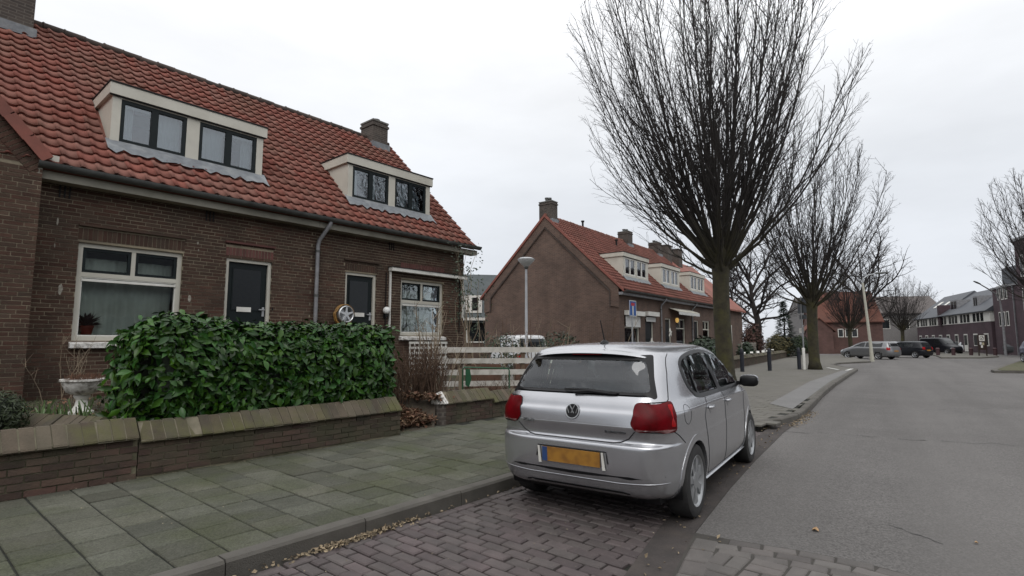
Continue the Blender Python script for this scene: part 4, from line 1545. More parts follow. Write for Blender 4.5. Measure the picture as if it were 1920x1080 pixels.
M_box = mat('box_leaf', (0.030, 0.045, 0.014), (0.018, 0.028, 0.010), scale=9, rough=0.6, vary=0.4)
leafy_ball('box_bush', 'round dark box bush at the left edge behind the street wall', 'bush', (0.75, 7.1, 0.44), 0.30, 0.30, 0.25, 2600, M_box, 4)
gs = thing('spring_shoots', 'pale green spring shoots in the bed by the low dividing wall', 'plant', (1.36, 7.9, 0.50))
b = MB()
r_ = random.Random(14)
for i in range(70):
    p = Vector((r_.gauss(0, 0.28), r_.gauss(0, 0.28), 0))
    q = p + Vector((r_.gauss(0, 0.05), r_.gauss(0, 0.05), r_.uniform(0.08, 0.22)))
    b.add([p - Vector((0.010, 0, 0)), p + Vector((0.010, 0, 0)), q + Vector((0.006, 0, 0)), q - Vector((0.006, 0, 0))], [(0, 1, 2, 3)])
b.build('blades', mat('shoot_green', (0.10, 0.16, 0.05), (0.06, 0.10, 0.035), rough=0.6, vary=0.3), gs)
def grass_tuft_field(name, label, region, n, h, m_, seed):
    r_ = random.Random(seed)
    b = MB()
    for i in range(n):
        x, y = r_.uniform(region[0], region[1]), r_.uniform(region[2], region[3])
        z = garden_z(x, y)
        q = Vector((x + r_.gauss(0, 0.03), y + r_.gauss(0, 0.03), z + h * r_.uniform(0.4, 1.1)))
        b.add([(x - 0.004, y, z - 0.02), (x + 0.004, y, z - 0.02), q], [(0, 1, 2)])
    return tag(stuff(b.build(name, m_)), label, 'grass')
M_grass = mat('grass', (0.06, 0.085, 0.025), (0.04, 0.06, 0.02), scale=4, rough=0.8, vary=0.4)
grass_tuft_field('grass', 'thin grass and weeds in the front garden beds', (-0.5, 4.7, 6.5, 10.2), 5200, 0.09, M_grass, 31)
def leaf_litter(name, label, pts, m_, seed, s=0.5):
    r_ = random.Random(seed)
    b = MB()
    for x, y, z in pts:
        n = Vector((r_.gauss(0, 0.5), r_.gauss(0, 0.5), 1)).normalized()
        M = leaf_matrix((x, y, z), n, r_, 0, s * r_.uniform(0.6, 1.4))
        vs = [M @ Vector(p) for p in ((0, 0, 0), (-0.028, 0.04, 0.012), (0, 0.09, 0), (0.028, 0.04, 0.010))]
        b.add(vs, [(0, 1, 2, 3)])
    return tag(stuff(b.build(name, m_)), label, 'leaves')
r_ = random.Random(40)
pts = []
for i in range(2600):
    x = r_.gauss(5.45, 0.26)
    y = 6.35 + abs(r_.gauss(0, 0.55))
    pts.append((x, y, garden_z(x, y) + 0.02 + 0.12 * max(0, 1 - abs(x - 5.5) * 2) * r_.random() + 0.05 * r_.random()))
leaf_litter('leaf_pile', 'heap of dead brown leaves in the gap between the two garden walls', pts, M_deadleaf, 41, 0.75)
pts = []
for i in range(2200):
    x = r_.uniform(-1, 9)
    y = r_.uniform(6.5, 10)
    pts.append((x, y, garden_z(x, y) + 0.02 + 0.03 * r_.random()))
leaf_litter('leaf_litter', 'dead leaves scattered over the front garden soil', pts, M_deadleaf, 42, 0.6)
pts = []
for i in range(520):
    x = r_.uniform(0.2, 8.5) if r_.random() < 0.25 else r_.gauss(2.38, 0.27)
    pts.append((x, 3.42 - abs(r_.gauss(0, 0.03)), 0.006 + 0.008 * r_.random()))
for i in range(420):
    x = r_.uniform(9.3, 12.2)
    pts.append((x, edge_y(x) + r_.gauss(0.03, 0.07) - 0.05 + (0.35 if x < 9.8 else 0), 0.01 + 0.012 * r_.random()))
for i in range(160):
    x = r_.uniform(2, 11)
    pts.append((x, edge_y(x) + r_.gauss(0.12, 0.07) if x > 4 else 1.5 + r_.gauss(0, 0.1), 0.012))
leaf_litter('gutter_leaves', 'pale leaf scraps lying along the kerb and gutter', pts, mat('pale_leaf', (0.27, 0.215, 0.14), (0.14, 0.105, 0.068), scale=40, rough=0.9, vary=0.5), 43, 0.32)
pts = []
for i in range(220):
    x, y = r_.uniform(-0.5, 12), r_.uniform(3.6, 6.1)
    pts.append((x, y, 0.108))
for i in range(140):
    x = r_.uniform(-0.5, 4.6)
    pts.append((x, 6.09 - abs(r_.gauss(0, 0.02)), 0.112))
for i in range(120):
    pts.append((r_.uniform(1, 4), r_.uniform(1.7, 3.3), 0.008))
leaf_litter('pavement_crumbs', 'small pale crumbs and leaf bits scattered on the paving', pts, mat('crumbs', (0.26, 0.23, 0.17), (0.15, 0.12, 0.08), scale=40, rough=0.9, vary=0.5), 44, 0.13)
for k, (x, y, lb) in enumerate(((4.62, 0.93, 'single pale curled leaf on the asphalt near the paved crossing'), (5.05, 0.02, 'tiny pale leaf on the open asphalt'))):
    b = MB()
    s = 0.62 if k == 0 else 0.3
    n = 6
    vs = [(s * 0.06 * math.cos(a) * rnd.uniform(0.6, 1.1), s * 0.045 * math.sin(a) * rnd.uniform(0.6, 1.1), 0.012 + s * 0.018 * math.cos(2 * a)) for a in np.linspace(0, 6.283, 9)[:-1]]
    b.add(vs + [(0, 0, 0.006)], [(i, (i + 1) % 8, 8) for i in range(8)])
    o = b.build('fallen_leaf', mat('tan_leaf', (0.38, 0.25, 0.13), (0.28, 0.17, 0.09), scale=60, rough=0.8))
    o.location = (x, y, 0.002)
    tag(o, lb, 'leaf')

# ------------------------------------------------------------------ board fence and the beds behind it
fa, fb = Vector((7.75, 8.12, 0.12)), Vector((9.30, 6.80, 0.12))
fd = fb - fa
fang = math.atan2(fd.y, fd.x)
fl = fd.length
fn = thing('board_fence', 'open fence of four pale horizontal boards behind the silver hatchback', 'fence', fa, fang)
M_board = mat('weathered_board', (0.55, 0.525, 0.48), (0.45, 0.43, 0.39), scale=7, rough=0.85, vary=0.1, stain=(0.16, 0.14, 0.10), sscale=4, samt=0.5)
for k in range(5):
    b = MB()
    z = 1.115 - k * 0.232
    b.box(-0.35 + 0.05 * k, fl + 0.4, -0.022, 0.0, z - 0.055 + rnd.gauss(0, .004), z + 0.055)
    b.build('board', M_board, fn)
for x in (0.32, 1.45, 2.2):
    b = MB()
    b.box(x, x + 0.08, 0.003, 0.08, -0.1, 1.12)
    b.build('post', M_brown if False else mat('brown_post', (0.13, 0.085, 0.055), (0.09, 0.06, 0.04), scale=8, rough=0.9), fn)
# green tube frame and stake in front of the fence
gf = thing('green_frame', 'green metal garden frame on a grey post in front of the board fence', 'garden frame', (7.10, 7.15, 0.30), R(-38))
M_green = mat('green_enamel', (0.012, 0.075, 0.032), (0.01, 0.055, 0.024), rough=0.45)
b = MB()
b.tube([(0, 0, 0.10), (0, 0, 0.60), (0.03, 0, 0.63), (0.85, 0, 0.60), (0.88, 0, 0.57), (0.88, 0, 0.08)], 0.014, 7)
b.build('tube_frame', M_green, gf, True)
b = MB()
b.prism([(0.05, 0.30), (0.12, 0.27), (0.16, 0.42), (0.13, 0.60), (0.05, 0.60)], 1, -0.02, 0.0)
b.build('green_panel', M_green, gf)
b = MB()
b.box(-0.07, 0.0, 0.02, 0.08, -0.05, 0.60)
b.build('post', M_palewood, gf)
twig_clump('bare_stems', 'sparse bare stems and canes behind the board fence', 'shrub', (10.3, 8.9, 0.1), 34, 1.9, 0.9, M_palewood, 50, 0.010, 4, 0.9)
twig_clump('dry_shrub', 'tangle of grey brambles at the foot of the board fence', 'shrub', (8.0, 7.1, 0.2), 90, 0.55, 0.6, M_twig2, 51, 0.004, 4, 0.35)
leafy_ball('garden_bush', 'loose evergreen bush in front of the white van', 'bush', (12.0, 10.4, 0.4), 0.85, 0.5, 0.62, 900, M_leaf_ever, 52, 1.0, False)
leafy_ball('garden_bush', 'loose evergreen bush right of the street lamp', 'bush', (14.3, 10.0, 0.5), 0.9, 0.5, 0.62, 900, M_leaf_ever, 53, 1.0, False)
twig_clump('bare_stems', 'thin upright bare stakes between the lamp and the gable', 'shrub', (14.3, 9.6, 0.1), 22, 2.1, 0.25, M_twig, 54, 0.018, 1, 1.3)
for k, (x, y, w) in enumerate(((9.2, 8.6, 0.8), (10.2, 7.9, 0.9), (11.2, 7.2, 0.8))):
    cr_ = thing('planter_box', ['weathered brown planter behind the left of the board fence', 'weathered brown planter behind the middle of the board fence', 'weathered brown planter behind the right of the board fence'][k], 'planter', (x, y, 0.1), R(-40))
    b = MB()
    wall_cells(b, -w / 2, w / 2, 0, 0.78, -0.15, -0.12, [])
    wall_cells(b, -w / 2, w / 2, 0, 0.78, 0.12, 0.15, [])
    b.box(-w / 2, -w / 2 + 0.03, -0.118, 0.118, 0, 0.78)
    b.box(w / 2 - 0.03, w / 2, -0.118, 0.118, 0, 0.78)
    b.build('planter_wall', mat('planter_wood', (0.12, 0.06, 0.04), (0.08, 0.045, 0.03), scale=6, rough=0.9), cr_)
    b = MB()
    b.box(-w / 2 + 0.031, w / 2 - 0.031, -0.117, 0.117, 0.4, 0.72)
    b.build('planter_soil', M_soil, cr_)

# ------------------------------------------------------------------ cars
def paint(name, col, metal=0.55, rough=0.34):
    return mat(name, col, tuple(c * 0.93 for c in col), scale=3, rough=rough, metal=metal, coat=0.5, bump=0.02, bscale=400, stain=tuple(c * 0.72 for c in col), sscale=1.8, samt=0.22)
M_silver = paint('silver_paint', (0.46, 0.465, 0.485), 0.75, 0.23)
M_tyre = mat('tyre', (0.018, 0.018, 0.019), (0.028, 0.027, 0.026), scale=15, rough=0.85, bump=0.4, bscale=60)
M_rim = mat('alloy', (0.40, 0.41, 0.42), (0.30, 0.31, 0.32), scale=9, rough=0.4, metal=0.6)
M_carblack = mat('car_black_trim', (0.007, 0.007, 0.008), (0.010, 0.010, 0.011), rough=0.4, spec=0.25)
M_shut = mat('shut_line', (0.012, 0.012, 0.014), rough=0.8)
M_tail = mat('tail_lens', (0.115, 0.002, 0.005), (0.065, 0.002, 0.003), scale=9, rough=0.3, spec=0.12, coat=0.0)
M_tail2 = mat('tail_lens_bright', (0.36, 0.008, 0.010), (0.28, 0.006, 0.008), scale=12, rough=0.3, spec=0.12, coat=0.0)
M_tail3 = mat('tail_lens_clear', (0.25, 0.12, 0.12), (0.16, 0.08, 0.08), scale=12, rough=0.14, coat=1.0)
M_plate = mat('yellow_plate', (0.33, 0.16, 0.025), (0.22, 0.10, 0.02), scale=14, rough=0.5, detail=1)
M_cabin = mat('cabin_trim', (0.022, 0.023, 0.025), (0.03, 0.03, 0.032), rough=0.8)
M_carglass = glass('car_glass', (0.70, 0.78, 0.74), 0.03, 0.0, 0.006)
M_carglass_rear = glass('rear_screen_glass', (0.70, 0.78, 0.74), 0.045, 0.0, 0.006)
M_farglass = mat('far_car_glass', (0.015, 0.018, 0.020), rough=0.12, spec=0.5)

def inpoly(p, poly):
    x, y = p
    c = False
    n = len(poly)
    for i in range(n):
        x1, y1 = poly[i]
        x2, y2 = poly[i - 1]
        if (y1 > y) != (y2 > y) and x < (x2 - x1) * (y - y1) / (y2 - y1) + x1:
            c = not c
    return c
def inset(poly, d):
    n = len(poly)
    ar = sum(poly[i - 1][0] * poly[i][1] - poly[i][0] * poly[i - 1][1] for i in range(n))
    s = 1 if ar > 0 else -1
    out = []
    for i in range(n):
        p0, p1, p2 = Vector(poly[i - 1]), Vector(poly[i]), Vector(poly[(i + 1) % n])
        a, b = (p1 - p0).normalized(), (p2 - p1).normalized()
        n1, n2 = Vector((-a.y, a.x)) * s, Vector((-b.y, b.x)) * s
        m_ = n1 + n2
        if m_.length < 1e-6:
            m_ = n1
        m_ = m_.normalized()
        out.append(tuple(p1 + m_ * d / max(0.35, m_.dot(n1))))
    return out
def smooth_poly(pts, n=4):
    """closed Catmull-Rom"""
    out = []
    k = len(pts)
    for i in range(k):
        p = [Vector(pts[(i + j - 1) % k]) for j in range(4)]
        for s in range(n):
            t = s / n
            out.append(tuple(0.5 * ((2 * p[1]) + (p[2] - p[0]) * t + (2 * p[0] - 5 * p[1] + 4 * p[2] - p[3]) * t * t + (3 * p[1] - p[0] - 3 * p[2] + p[3]) * t ** 3)))
    return out
def round_poly(pts, r, n=4):
    """polygon with corners rounded by r"""
    out = []
    k = len(pts)
    for i in range(k):
        p0, p1, p2 = Vector(pts[i - 1]), Vector(pts[i]), Vector(pts[(i + 1) % k])
        a = p1 + (p0 - p1).normalized() * min(r, (p0 - p1).length * 0.45)
        b = p1 + (p2 - p1).normalized() * min(r, (p2 - p1).length * 0.45)
        for s in range(n + 1):
            t = s / n
            out.append(tuple(a * (1 - t) ** 2 + p1 * 2 * t * (1 - t) + b * t * t))
    return out
def circle(cx, cy, r, n=24):
    return [(cx + r * math.cos(a), cy + r * math.sin(a)) for a in np.linspace(0, 2 * math.pi, n + 1)[:-1]]

class Shell:
    """lofted car body: stack of plan contours from sill to roof; x forward from the rear axle, y left"""
    def __init__(s, loops, xm=1.2, lev=84, na=52):
        q = []
        keys = np.array([[l[k] for k in ('z', 'zf', 'xr', 'xf', 'w', 'pr', 'pf')] for l in loops], float)
        tt = np.arange(len(loops))
        def cr(t):
            i = min(int(t), len(loops) - 2)
            f = t - i
            a, b = keys[i], keys[i + 1]
            p, c = keys[max(i - 1, 0)], keys[min(i + 2, len(loops) - 1)]
            # monotone-ish cubic
            m1, m2 = (b - p) / 2, (c - a) / 2
            d = b - a
            m1 = np.where(np.sign(m1) != np.sign(d), 0, np.sign(d) * np.minimum(np.abs(m1), 3 * np.abs(d)))
            m2 = np.where(np.sign(m2) != np.sign(d), 0, np.sign(d) * np.minimum(np.abs(m2), 3 * np.abs(d)))
            return a * (2 * f ** 3 - 3 * f ** 2 + 1) + m1 * (f ** 3 - 2 * f ** 2 + f) + b * (-2 * f ** 3 + 3 * f ** 2) + m2 * (f ** 3 - f ** 2)
        s.rows = []
        vs = []
        for j in range(lev + 1):
            z, zf, xr, xf, w, pr, pf = cr((len(loops) - 1) * j / lev)
            def quarter(xe, p):
                th = np.linspace(0, math.pi / 2, 160)
                x = (xe - xm) * np.cos(th) ** (2 / p)
                y = w * np.sin(th) ** (2 / p)
                d = np.concatenate([[0], np.cumsum(np.hypot(np.diff(x), np.diff(y)))])
                u = np.linspace(0, d[-1], na + 1)
                return np.interp(u, d, x) + xm, np.interp(u, d, y)
            rx, ry = quarter(xr, pr)
            fx, fy = quarter(xf, pf)
            xs = np.concatenate([rx, fx[::-1][1:]])
            ys = np.concatenate([ry, fy[::-1][1:]])
            t = np.clip((xs - 1.7) / 1.6, 0, 1)
            t = t * t * (3 - 2 * t)
            zs = z + (zf - z) * t
            half = list(zip(xs, ys, zs))
            full = half + [(x, -y, zz) for x, y, zz in half[-2:0:-1]]
            vs += full
        s.n = len(full)
        s.v = [Vector(p) for p in vs]
        s.f = []
        for j in range(lev):
            for k in range(s.n):
                k2 = (k + 1) % s.n
                s.f.append((j * s.n + k, j * s.n + k2, (j + 1) * s.n + k2, (j + 1) * s.n + k))
        s.f.append(tuple(range(lev * s.n, (lev + 1) * s.n)))
        s.bvh = BVHTree.FromPolygons(s.v, s.f)
        s.cut = set()
    def hit(s, u, z, dr, o=(0, 0)):
        """project (u, z) seen along horizontal direction dr; u grows to the viewer's right"""
        d = Vector((dr[0], dr[1], 0)).normalized()
        e_ = Vector((d.y, -d.x, 0))
        org = e_ * u + Vector((o[0], o[1], z)) - d * 8
        h = s.bvh.ray_cast(org, d)
        if h[0] is None:
            h = s.bvh.find_nearest(org + d * 7.2)
        nrm = h[1]
        if nrm.dot(d) > 0:
            nrm = -nrm
        return h[0], nrm
    def remove(s, poly, dr, o=(0, 0), allv=True):
        d = Vector((dr[0], dr[1], 0)).normalized()
        e_ = Vector((d.y, -d.x, 0))
        O = Vector((o[0], o[1], 0))
        for i, f in enumerate(s.f[:-1]):
            c = sum((s.v[k] for k in f), Vector()) / 4
            nrm = (s.v[f[1]] - s.v[f[0]]).cross(s.v[f[3]] - s.v[f[0]])
            if (c - O).dot(d) > 0.35 if abs(d.x) > 0.9 else (c.y * d.y > -0.3):
                continue
            pts = [s.v[k] for k in f] if allv else [c]
            if all(inpoly(((p - O).dot(e_), p.z), poly) for p in pts):
                s.cut.add(i)
    def panel(s, name, m_, parent, poly, dr, off=0.003, holes=(), o=(0, 0), grid=0.045, rim=0.012, smooth_n=0):
        poly = [tuple(p) for p in poly]
        loops = [poly] + [list(h) for h in holes]
        pts, edges = [], []
        for lp in loops:
            st = len(pts)
            pts += [Vector(p) for p in lp]
            edges += [(st + i, st + (i + 1) % len(lp)) for i in range(len(lp))]
        xs, ys = [p[0] for p in poly], [p[1] for p in poly]
        x = min(xs) + grid * 0.5
        while x < max(xs):
            y = min(ys) + grid * 0.5
            while y < max(ys):
                if inpoly((x, y), poly) and not any(inpoly((x, y), h) for h in holes):
                    pts.append(Vector((x, y)))
                y += grid
            x += grid
        v2, e2, f2, *_ = delaunay_2d_cdt(pts, edges, [], 0, 1e-5)
        b = MB()
        V3 = []
        for p in v2:
            h, nn = s.hit(p[0], p[1], dr, o)
            V3.append(h + nn * off)
        keep = []
        if smooth_n:                      # iron out the facets of the loft along the viewing direction
            d = Vector((dr[0], dr[1], 0)).normalized()
            nb = [set() for _ in v2]
            for a, c in e2:
                nb[a].add(c)
                nb[c].add(a)
            dep = [p.dot(d) for p in V3]
            base = list(dep)
            for _ in range(smooth_n):
                dep = [0.4 * dep[i] + 0.6 * sum(dep[j] for j in nb[i]) / len(nb[i]) if len(nb[i]) > 3 else dep[i] for i in range(len(dep))]
            V3 = [p + d * (q - b0) for p, q, b0 in zip(V3, dep, base)]
        for f in f2:
            c = (sum(v2[k][0] for k in f) / len(f), sum(v2[k][1] for k in f) / len(f))
            if inpoly(c, poly) and not any(inpoly(c, h) for h in holes):
                keep.append(tuple(f))
        b.add(V3, keep)
        if rim:
            cnt = {}
            for f in keep:
                for i in range(len(f)):
                    a, c = f[i], f[(i + 1) % len(f)]
                    cnt[(min(a, c), max(a, c))] = cnt.get((min(a, c), max(a, c)), 0) + 1
            for (a, c), k in cnt.items():
                if k == 1:
                    h1, n1 = s.hit(v2[a][0], v2[a][1], dr, o)
                    h2, n2 = s.hit(v2[c][0], v2[c][1], dr, o)
                    b.add([V3[a], V3[c], h2 - n2 * rim, h1 - n1 * rim], [(0, 1, 2, 3)])
        return b.build(name, m_, parent, True)
    def line(s, name, m_, parent, pts, dr, r=0.0035, o=(0, 0), step=0.03, closed=False, off=0.0):
        path = []
        seq = list(pts) + ([pts[0]] if closed else [])
        for a, c in zip(seq, seq[1:]):
            a, c = Vector(a), Vector(c)
            n = max(1, int((c - a).length / step))
            for i in range(n):
                q = a.lerp(c, i / n)
                h, nn = s.hit(q[0], q[1], dr, o)
                path.append(h + nn * off)
        h, nn = s.hit(seq[-1][0], seq[-1][1], dr, o)
        path.append(h + nn * off)
        b = MB()
        b.tube(path, r, 5)
        return b.build(name, m_, parent, 'all')
    def body(s, name, m_, parent):
        b = MB()
        b.add(s.v, [f for i, f in enumerate(s.f) if i not in s.cut])
        return b.build(name, m_, parent, 'all')

def lp(z, xr, xf, w, pr=8, pf=4.5, zf=None):
    return dict(z=z, zf=z if zf is None else zf, xr=xr, xf=xf, w=w, pr=pr, pf=pf)
HATCH = [lp(0.20, -0.46, 3.10, 0.74), lp(0.26, -0.60, 3.22, 0.800), lp(0.36, -0.660, 3.27, 0.828), lp(0.46, -0.688, 3.29, 0.836, 7.5), lp(0.60, -0.695, 3.29, 0.840, 7.5),
         lp(0.645, -0.690, 3.27, 0.840, 7.5, zf=0.60), lp(0.668, -0.648, 3.25, 0.840, 7.8, zf=0.63), lp(0.70, -0.640, 3.24, 0.838, 8, zf=0.66), lp(0.785, -0.668, 3.18, 0.836, 8, zf=0.72), lp(0.80, -0.667, 3.16, 0.836, 8, zf=0.74), lp(0.885, -0.652, 3.02, 0.836, 8, zf=0.80), lp(0.915, -0.630, 2.90, 0.826, 8, zf=0.84),
         lp(0.965, -0.610, 2.66, 0.800, 8, zf=0.90), lp(1.02, -0.575, 2.40, 0.772, 8.5, zf=0.98), lp(1.20, -0.450, 2.02, 0.715, 9, zf=1.18), lp(1.335, -0.345, 1.68, 0.655, 9, zf=1.33),
         lp(1.385, -0.300, 1.50, 0.605, 8, zf=1.39), lp(1.420, -0.20, 1.36, 0.52, 6), lp(1.442, -0.02, 1.18, 0.38, 4), lp(1.455, 0.25, 0.98, 0.20, 3), lp(1.458, 0.5, 0.8, 0.05, 2)]

WH = {}
def wheel(parent, x, y, side, rad=0.30, wid=0.19, detail=True, spokes=7):
    """side -1: outer face looks to -y"""
    key = (rad, detail, spokes)
    if key not in WH:
        w = wid / 2
        MX = Matrix.Rotation(R(90), 4, 'X')           # lathe axis -> -y outward at +z
        seg = 40 if detail else 16
        b = MB()
        b.lathe([(rad * 0.66, -w), (rad * 0.86, -w * 1.02), (rad * 0.96, -w * 0.9), (rad, -w * 0.6), (rad, w * 0.6), (rad * 0.965, w * 0.9), (rad * 0.87, w * 1.03), (rad * 0.70, w * 0.98), (rad * 0.66, w * 0.85)], seg, M=MX, caps=False)
        ty = b.mesh('tyre', M_tyre, True)
        b = MB()
        b.lathe([(rad * 0.665, -w), (rad * 0.62, -w * 0.5), (rad * 0.60, w * 0.5), (rad * 0.655, w * 0.86), (rad * 0.695, w * 0.96), (rad * 0.69, w * 0.99), (rad * 0.645, w * 0.90), (rad * 0.59, w * 0.52)], seg, M=MX, caps=False)
        ri = b.mesh('rim', M_rim, True)
        b = MB()
        b.lathe([(0.0, w * 0.25), (rad * 0.62, w * 0.25)], seg, M=MX)
        bk = b.mesh('brake_disc', M_carblack)
        sp = MB()
        for k in range(spokes):
            a = k * 2 * math.pi / spokes + 0.3
            c, s_ = math.cos(a), math.sin(a)
            def P(r_, t_):
                return (c * r_ - s_ * t_, s_ * r_ + c * t_)
            sp.prism([P(rad * 0.15, -rad * 0.075), P(rad * 0.45, -rad * 0.085), P(rad * 0.63, -rad * 0.16), P(rad * 0.63, rad * 0.16), P(rad * 0.45, rad * 0.085), P(rad * 0.15, rad * 0.075)], 1, -w * 0.82, -w * 0.5)
        sp.lathe([(rad * 0.24, w * 0.5), (rad * 0.23, w * 0.86), (rad * 0.12, w * 0.90), (0.0, w * 0.90)], 20 if detail else 8, M=MX)
        WH[key] = (ty, ri, bk, sp.mesh('spokes', M_rim, True))
    ty, ri, bk, sp = WH[key]
    t_ = link('wheel', ty, parent)
    t_.location = (x, y, rad)
    if side > 0:
        t_.rotation_euler = (0, 0, math.pi)
    for n_, me in (('rim', ri), ('brake_disc', bk), ('spokes', sp)):
        link(n_, me, t_)
    return t_

def text_mesh(txt, size, m_, name, depth=0.002):
    cu = bpy.data.curves.new(name, 'FONT')
    cu.body = txt
    cu.size = size
    cu.extrude = depth
    cu.align_x, cu.align_y = 'CENTER', 'CENTER'
    o = bpy.data.objects.new(name, cu)
    COL.objects.link(o)
    dg = bpy.context.evaluated_depsgraph_get()
    me = bpy.data.meshes.new_from_object(o.evaluated_get(dg))
    bpy.data.objects.remove(o)
    me.materials.clear()
    me.materials.append(m_)
    me.name = name
    return me

BACK, RIGHT, LEFT = (1, 0), (0, 1), (0, -1)      # viewing directions: from behind, from the right side, from the left
def side_u(x, side):
    return x if side < 0 else -x
def side_poly(pts, side):
    return [(side_u(x, side), z) for x, z in pts]

def hero_car():
    t_ = thing('parked_car', 'silver hatchback parked in the brick paved bay beside the kerb', 'car')
    S = Shell(HATCH, lev=120, na=64)
    for sx in (-1, 1):
        dr = RIGHT if sx < 0 else LEFT
        for wx in (0.0, 2.47):
            S.remove(circle(side_u(wx, sx), 0.30, 0.338, 40), dr, allv=False)
    dlo = smooth_poly([(0.30, 0.962), (0.12, 1.015), (0.025, 1.10), (0.005, 1.20), (0.07, 1.285), (0.30, 1.345), (0.80, 1.378), (1.18, 1.365), (1.50, 1.29), (1.85, 1.13), (2.10, 1.00), (2.09, 0.965), (1.2, 0.958)], 4)
    gl = [round_poly([(0.085, 1.10), (0.065, 1.20), (0.115, 1.275), (0.235, 1.31), (0.265, 1.00), (0.165, 1.035)], 0.02),
          round_poly([(0.305, 0.995), (0.275, 1.315), (0.50, 1.338), (0.90, 1.352), (1.005, 0.99)], 0.025),
          round_poly([(1.135, 0.99), (1.03, 1.35), (1.25, 1.325), (1.52, 1.255), (1.84, 1.105), (2.02, 1.00), (1.98, 0.988)], 0.025)]
    rw = round_poly([(-0.675, 1.008), (-0.625, 1.16), (-0.570, 1.348), (0.570, 1.348), (0.625, 1.16), (0.675, 1.008)], 0.02, 4)
    rw_in = round_poly([(-0.625, 1.050), (-0.585, 1.17), (-0.535, 1.300), (0.535, 1.300), (0.585, 1.17), (0.625, 1.050)], 0.05, 5)
    ws = round_poly([(-0.62, 1.02), (-0.53, 1.33), (0.53, 1.33), (0.62, 1.02)], 0.06, 4)
    S.remove(inset(rw, 0.002), BACK)
    S.remove(ws, (-1, 0))
    for sx in (-1, 1):
        S.remove(inset(side_poly(dlo, sx), 0.002), RIGHT if sx < 0 else LEFT)
    body = S.body('body', M_silver, t_)
    # ---- glass and frames
    fr = S.panel('rear_screen_border', M_carblack, t_, rw, BACK, 0.004, [rw_in])
    S.panel('rear_window', M_carglass_rear, t_, inset(rw_in, -0.004), BACK, 0.003, rim=0, smooth_n=12)
    S.panel('windscreen', M_carglass, t_, inset(ws, -0.03), (-1, 0), 0.003, rim=0)
    for sx in (-1, 1):
        dr = RIGHT if sx < 0 else LEFT
        S.panel('side_window_frame', M_carblack, t_, side_poly(dlo, sx), dr, 0.004, [side_poly(g_, sx) for g_ in gl])
        for g_ in gl:
            S.panel('side_window', M_carglass, t_, inset(side_poly(g_, sx), -0.003), dr, 0.0025, rim=0, smooth_n=10)
    # ---- wheel arches: lips, wells, wheels
    for sx in (-1, 1):
        dr = RIGHT if sx < 0 else LEFT
        for wx in (0.0, 2.47):
            u = side_u(wx, sx)
            arc = [a for a in np.linspace(R(-14), R(194), 40)]
            outer = [(u + 0.385 * math.cos(a), 0.30 + 0.385 * math.sin(a)) for a in arc]
            inner = [(u + 0.330 * math.cos(a), 0.30 + 0.330 * math.sin(a)) for a in reversed(arc)]
            S.panel('wheel_arch', M_silver, t_, outer + inner, dr, 0.0035, grid=0.05, rim=0.05)
            b = MB()
            vs = []
            for yy in (0.80, 0.50):
                for a in arc:
                    vs.append((wx + 0.345 * math.cos(a), yy * sx, 0.30 + 0.345 * math.sin(a)))
            k = len(arc)
            b.add(vs, [(i, i + 1, k + i + 1, k + i) for i in range(k - 1)] + [tuple(range(k, 2 * k))])
            b.build('wheel_well', M_carblack, t_)
            wheel(t_, wx, sx * 0.735, sx, 0.300)
    # ---- underbody and cabin
    b = MB()
    b.prism([(-0.50, 0.20), (-0.56, 0.34), (-0.3, 0.34), (-0.3, 0.22), (2.2, 0.18), (3.05, 0.22), (3.05, 0.3), (3.1, 0.17), (0.4, 0.15), (0.1, 0.20)], 1, -0.68, 0.68)
    b.build('underbody', M_carblack, t_)
    b = MB()
    b.box(-0.50, 0.30, -0.70, 0.70, 0.90, 0.925)
    b.box(0.28, 2.3, -0.72, 0.72, 0.42, 0.44)
    b.prism([(1.95, 0.45), (1.95, 0.93), (2.05, 0.98), (2.38, 0.985), (2.38, 0.45)], 1, -0.70, 0.70)
    b.build('cabin', M_cabin, t_)
    for nm, xx, yy in (('front_seat', 1.00, -0.36), ('front_seat', 1.00, 0.36), ('rear_seat', 0.32, -0.40), ('rear_seat', 0.32, 0.40), ('rear_seat', 0.32, 0.0)):
        b = MB()
        wd = 0.23 if nm == 'front_seat' else 0.19
        b.prism([(xx, 0.55), (xx - 0.16, 1.02), (xx - 0.13, 1.06), (xx - 0.05, 1.05), (xx + 0.12, 0.55)], 1, yy - wd, yy + wd)
        b.prism([(xx - 0.15, 1.09), (xx - 0.17, 1.24), (xx - 0.10, 1.25), (xx - 0.08, 1.09)], 1, yy - 0.12, yy + 0.12)
        b.prism([(xx - 0.12, 1.05), (xx - 0.13, 1.10), (xx - 0.11, 1.10), (xx - 0.10, 1.05)], 1, yy - 0.05, yy + 0.05)
        b.prism([(xx, 0.44), (xx, 0.58), (xx + 0.5, 0.62), (xx + 0.5, 0.44)], 1, yy - wd, yy + wd)
        b.build(nm, mat('seat_fabric', (0.10, 0.105, 0.11), (0.075, 0.08, 0.085), scale=12, rough=0.95), t_)
    b = MB()
    b.lathe([(0.18, 0), (0.195, 0.015), (0.18, 0.03)], 20, M=Matrix.Translation((1.72, 0.36, 0.93)) @ Matrix.Rotation(R(-65), 4, 'Y'))
    b.build('steering_wheel', M_cabin, t_)
    b = MB()
    b.box(1.62, 1.65, -0.11, 0.11, 1.25, 1.31)
    b.build('inner_mirror', M_cabin, t_)
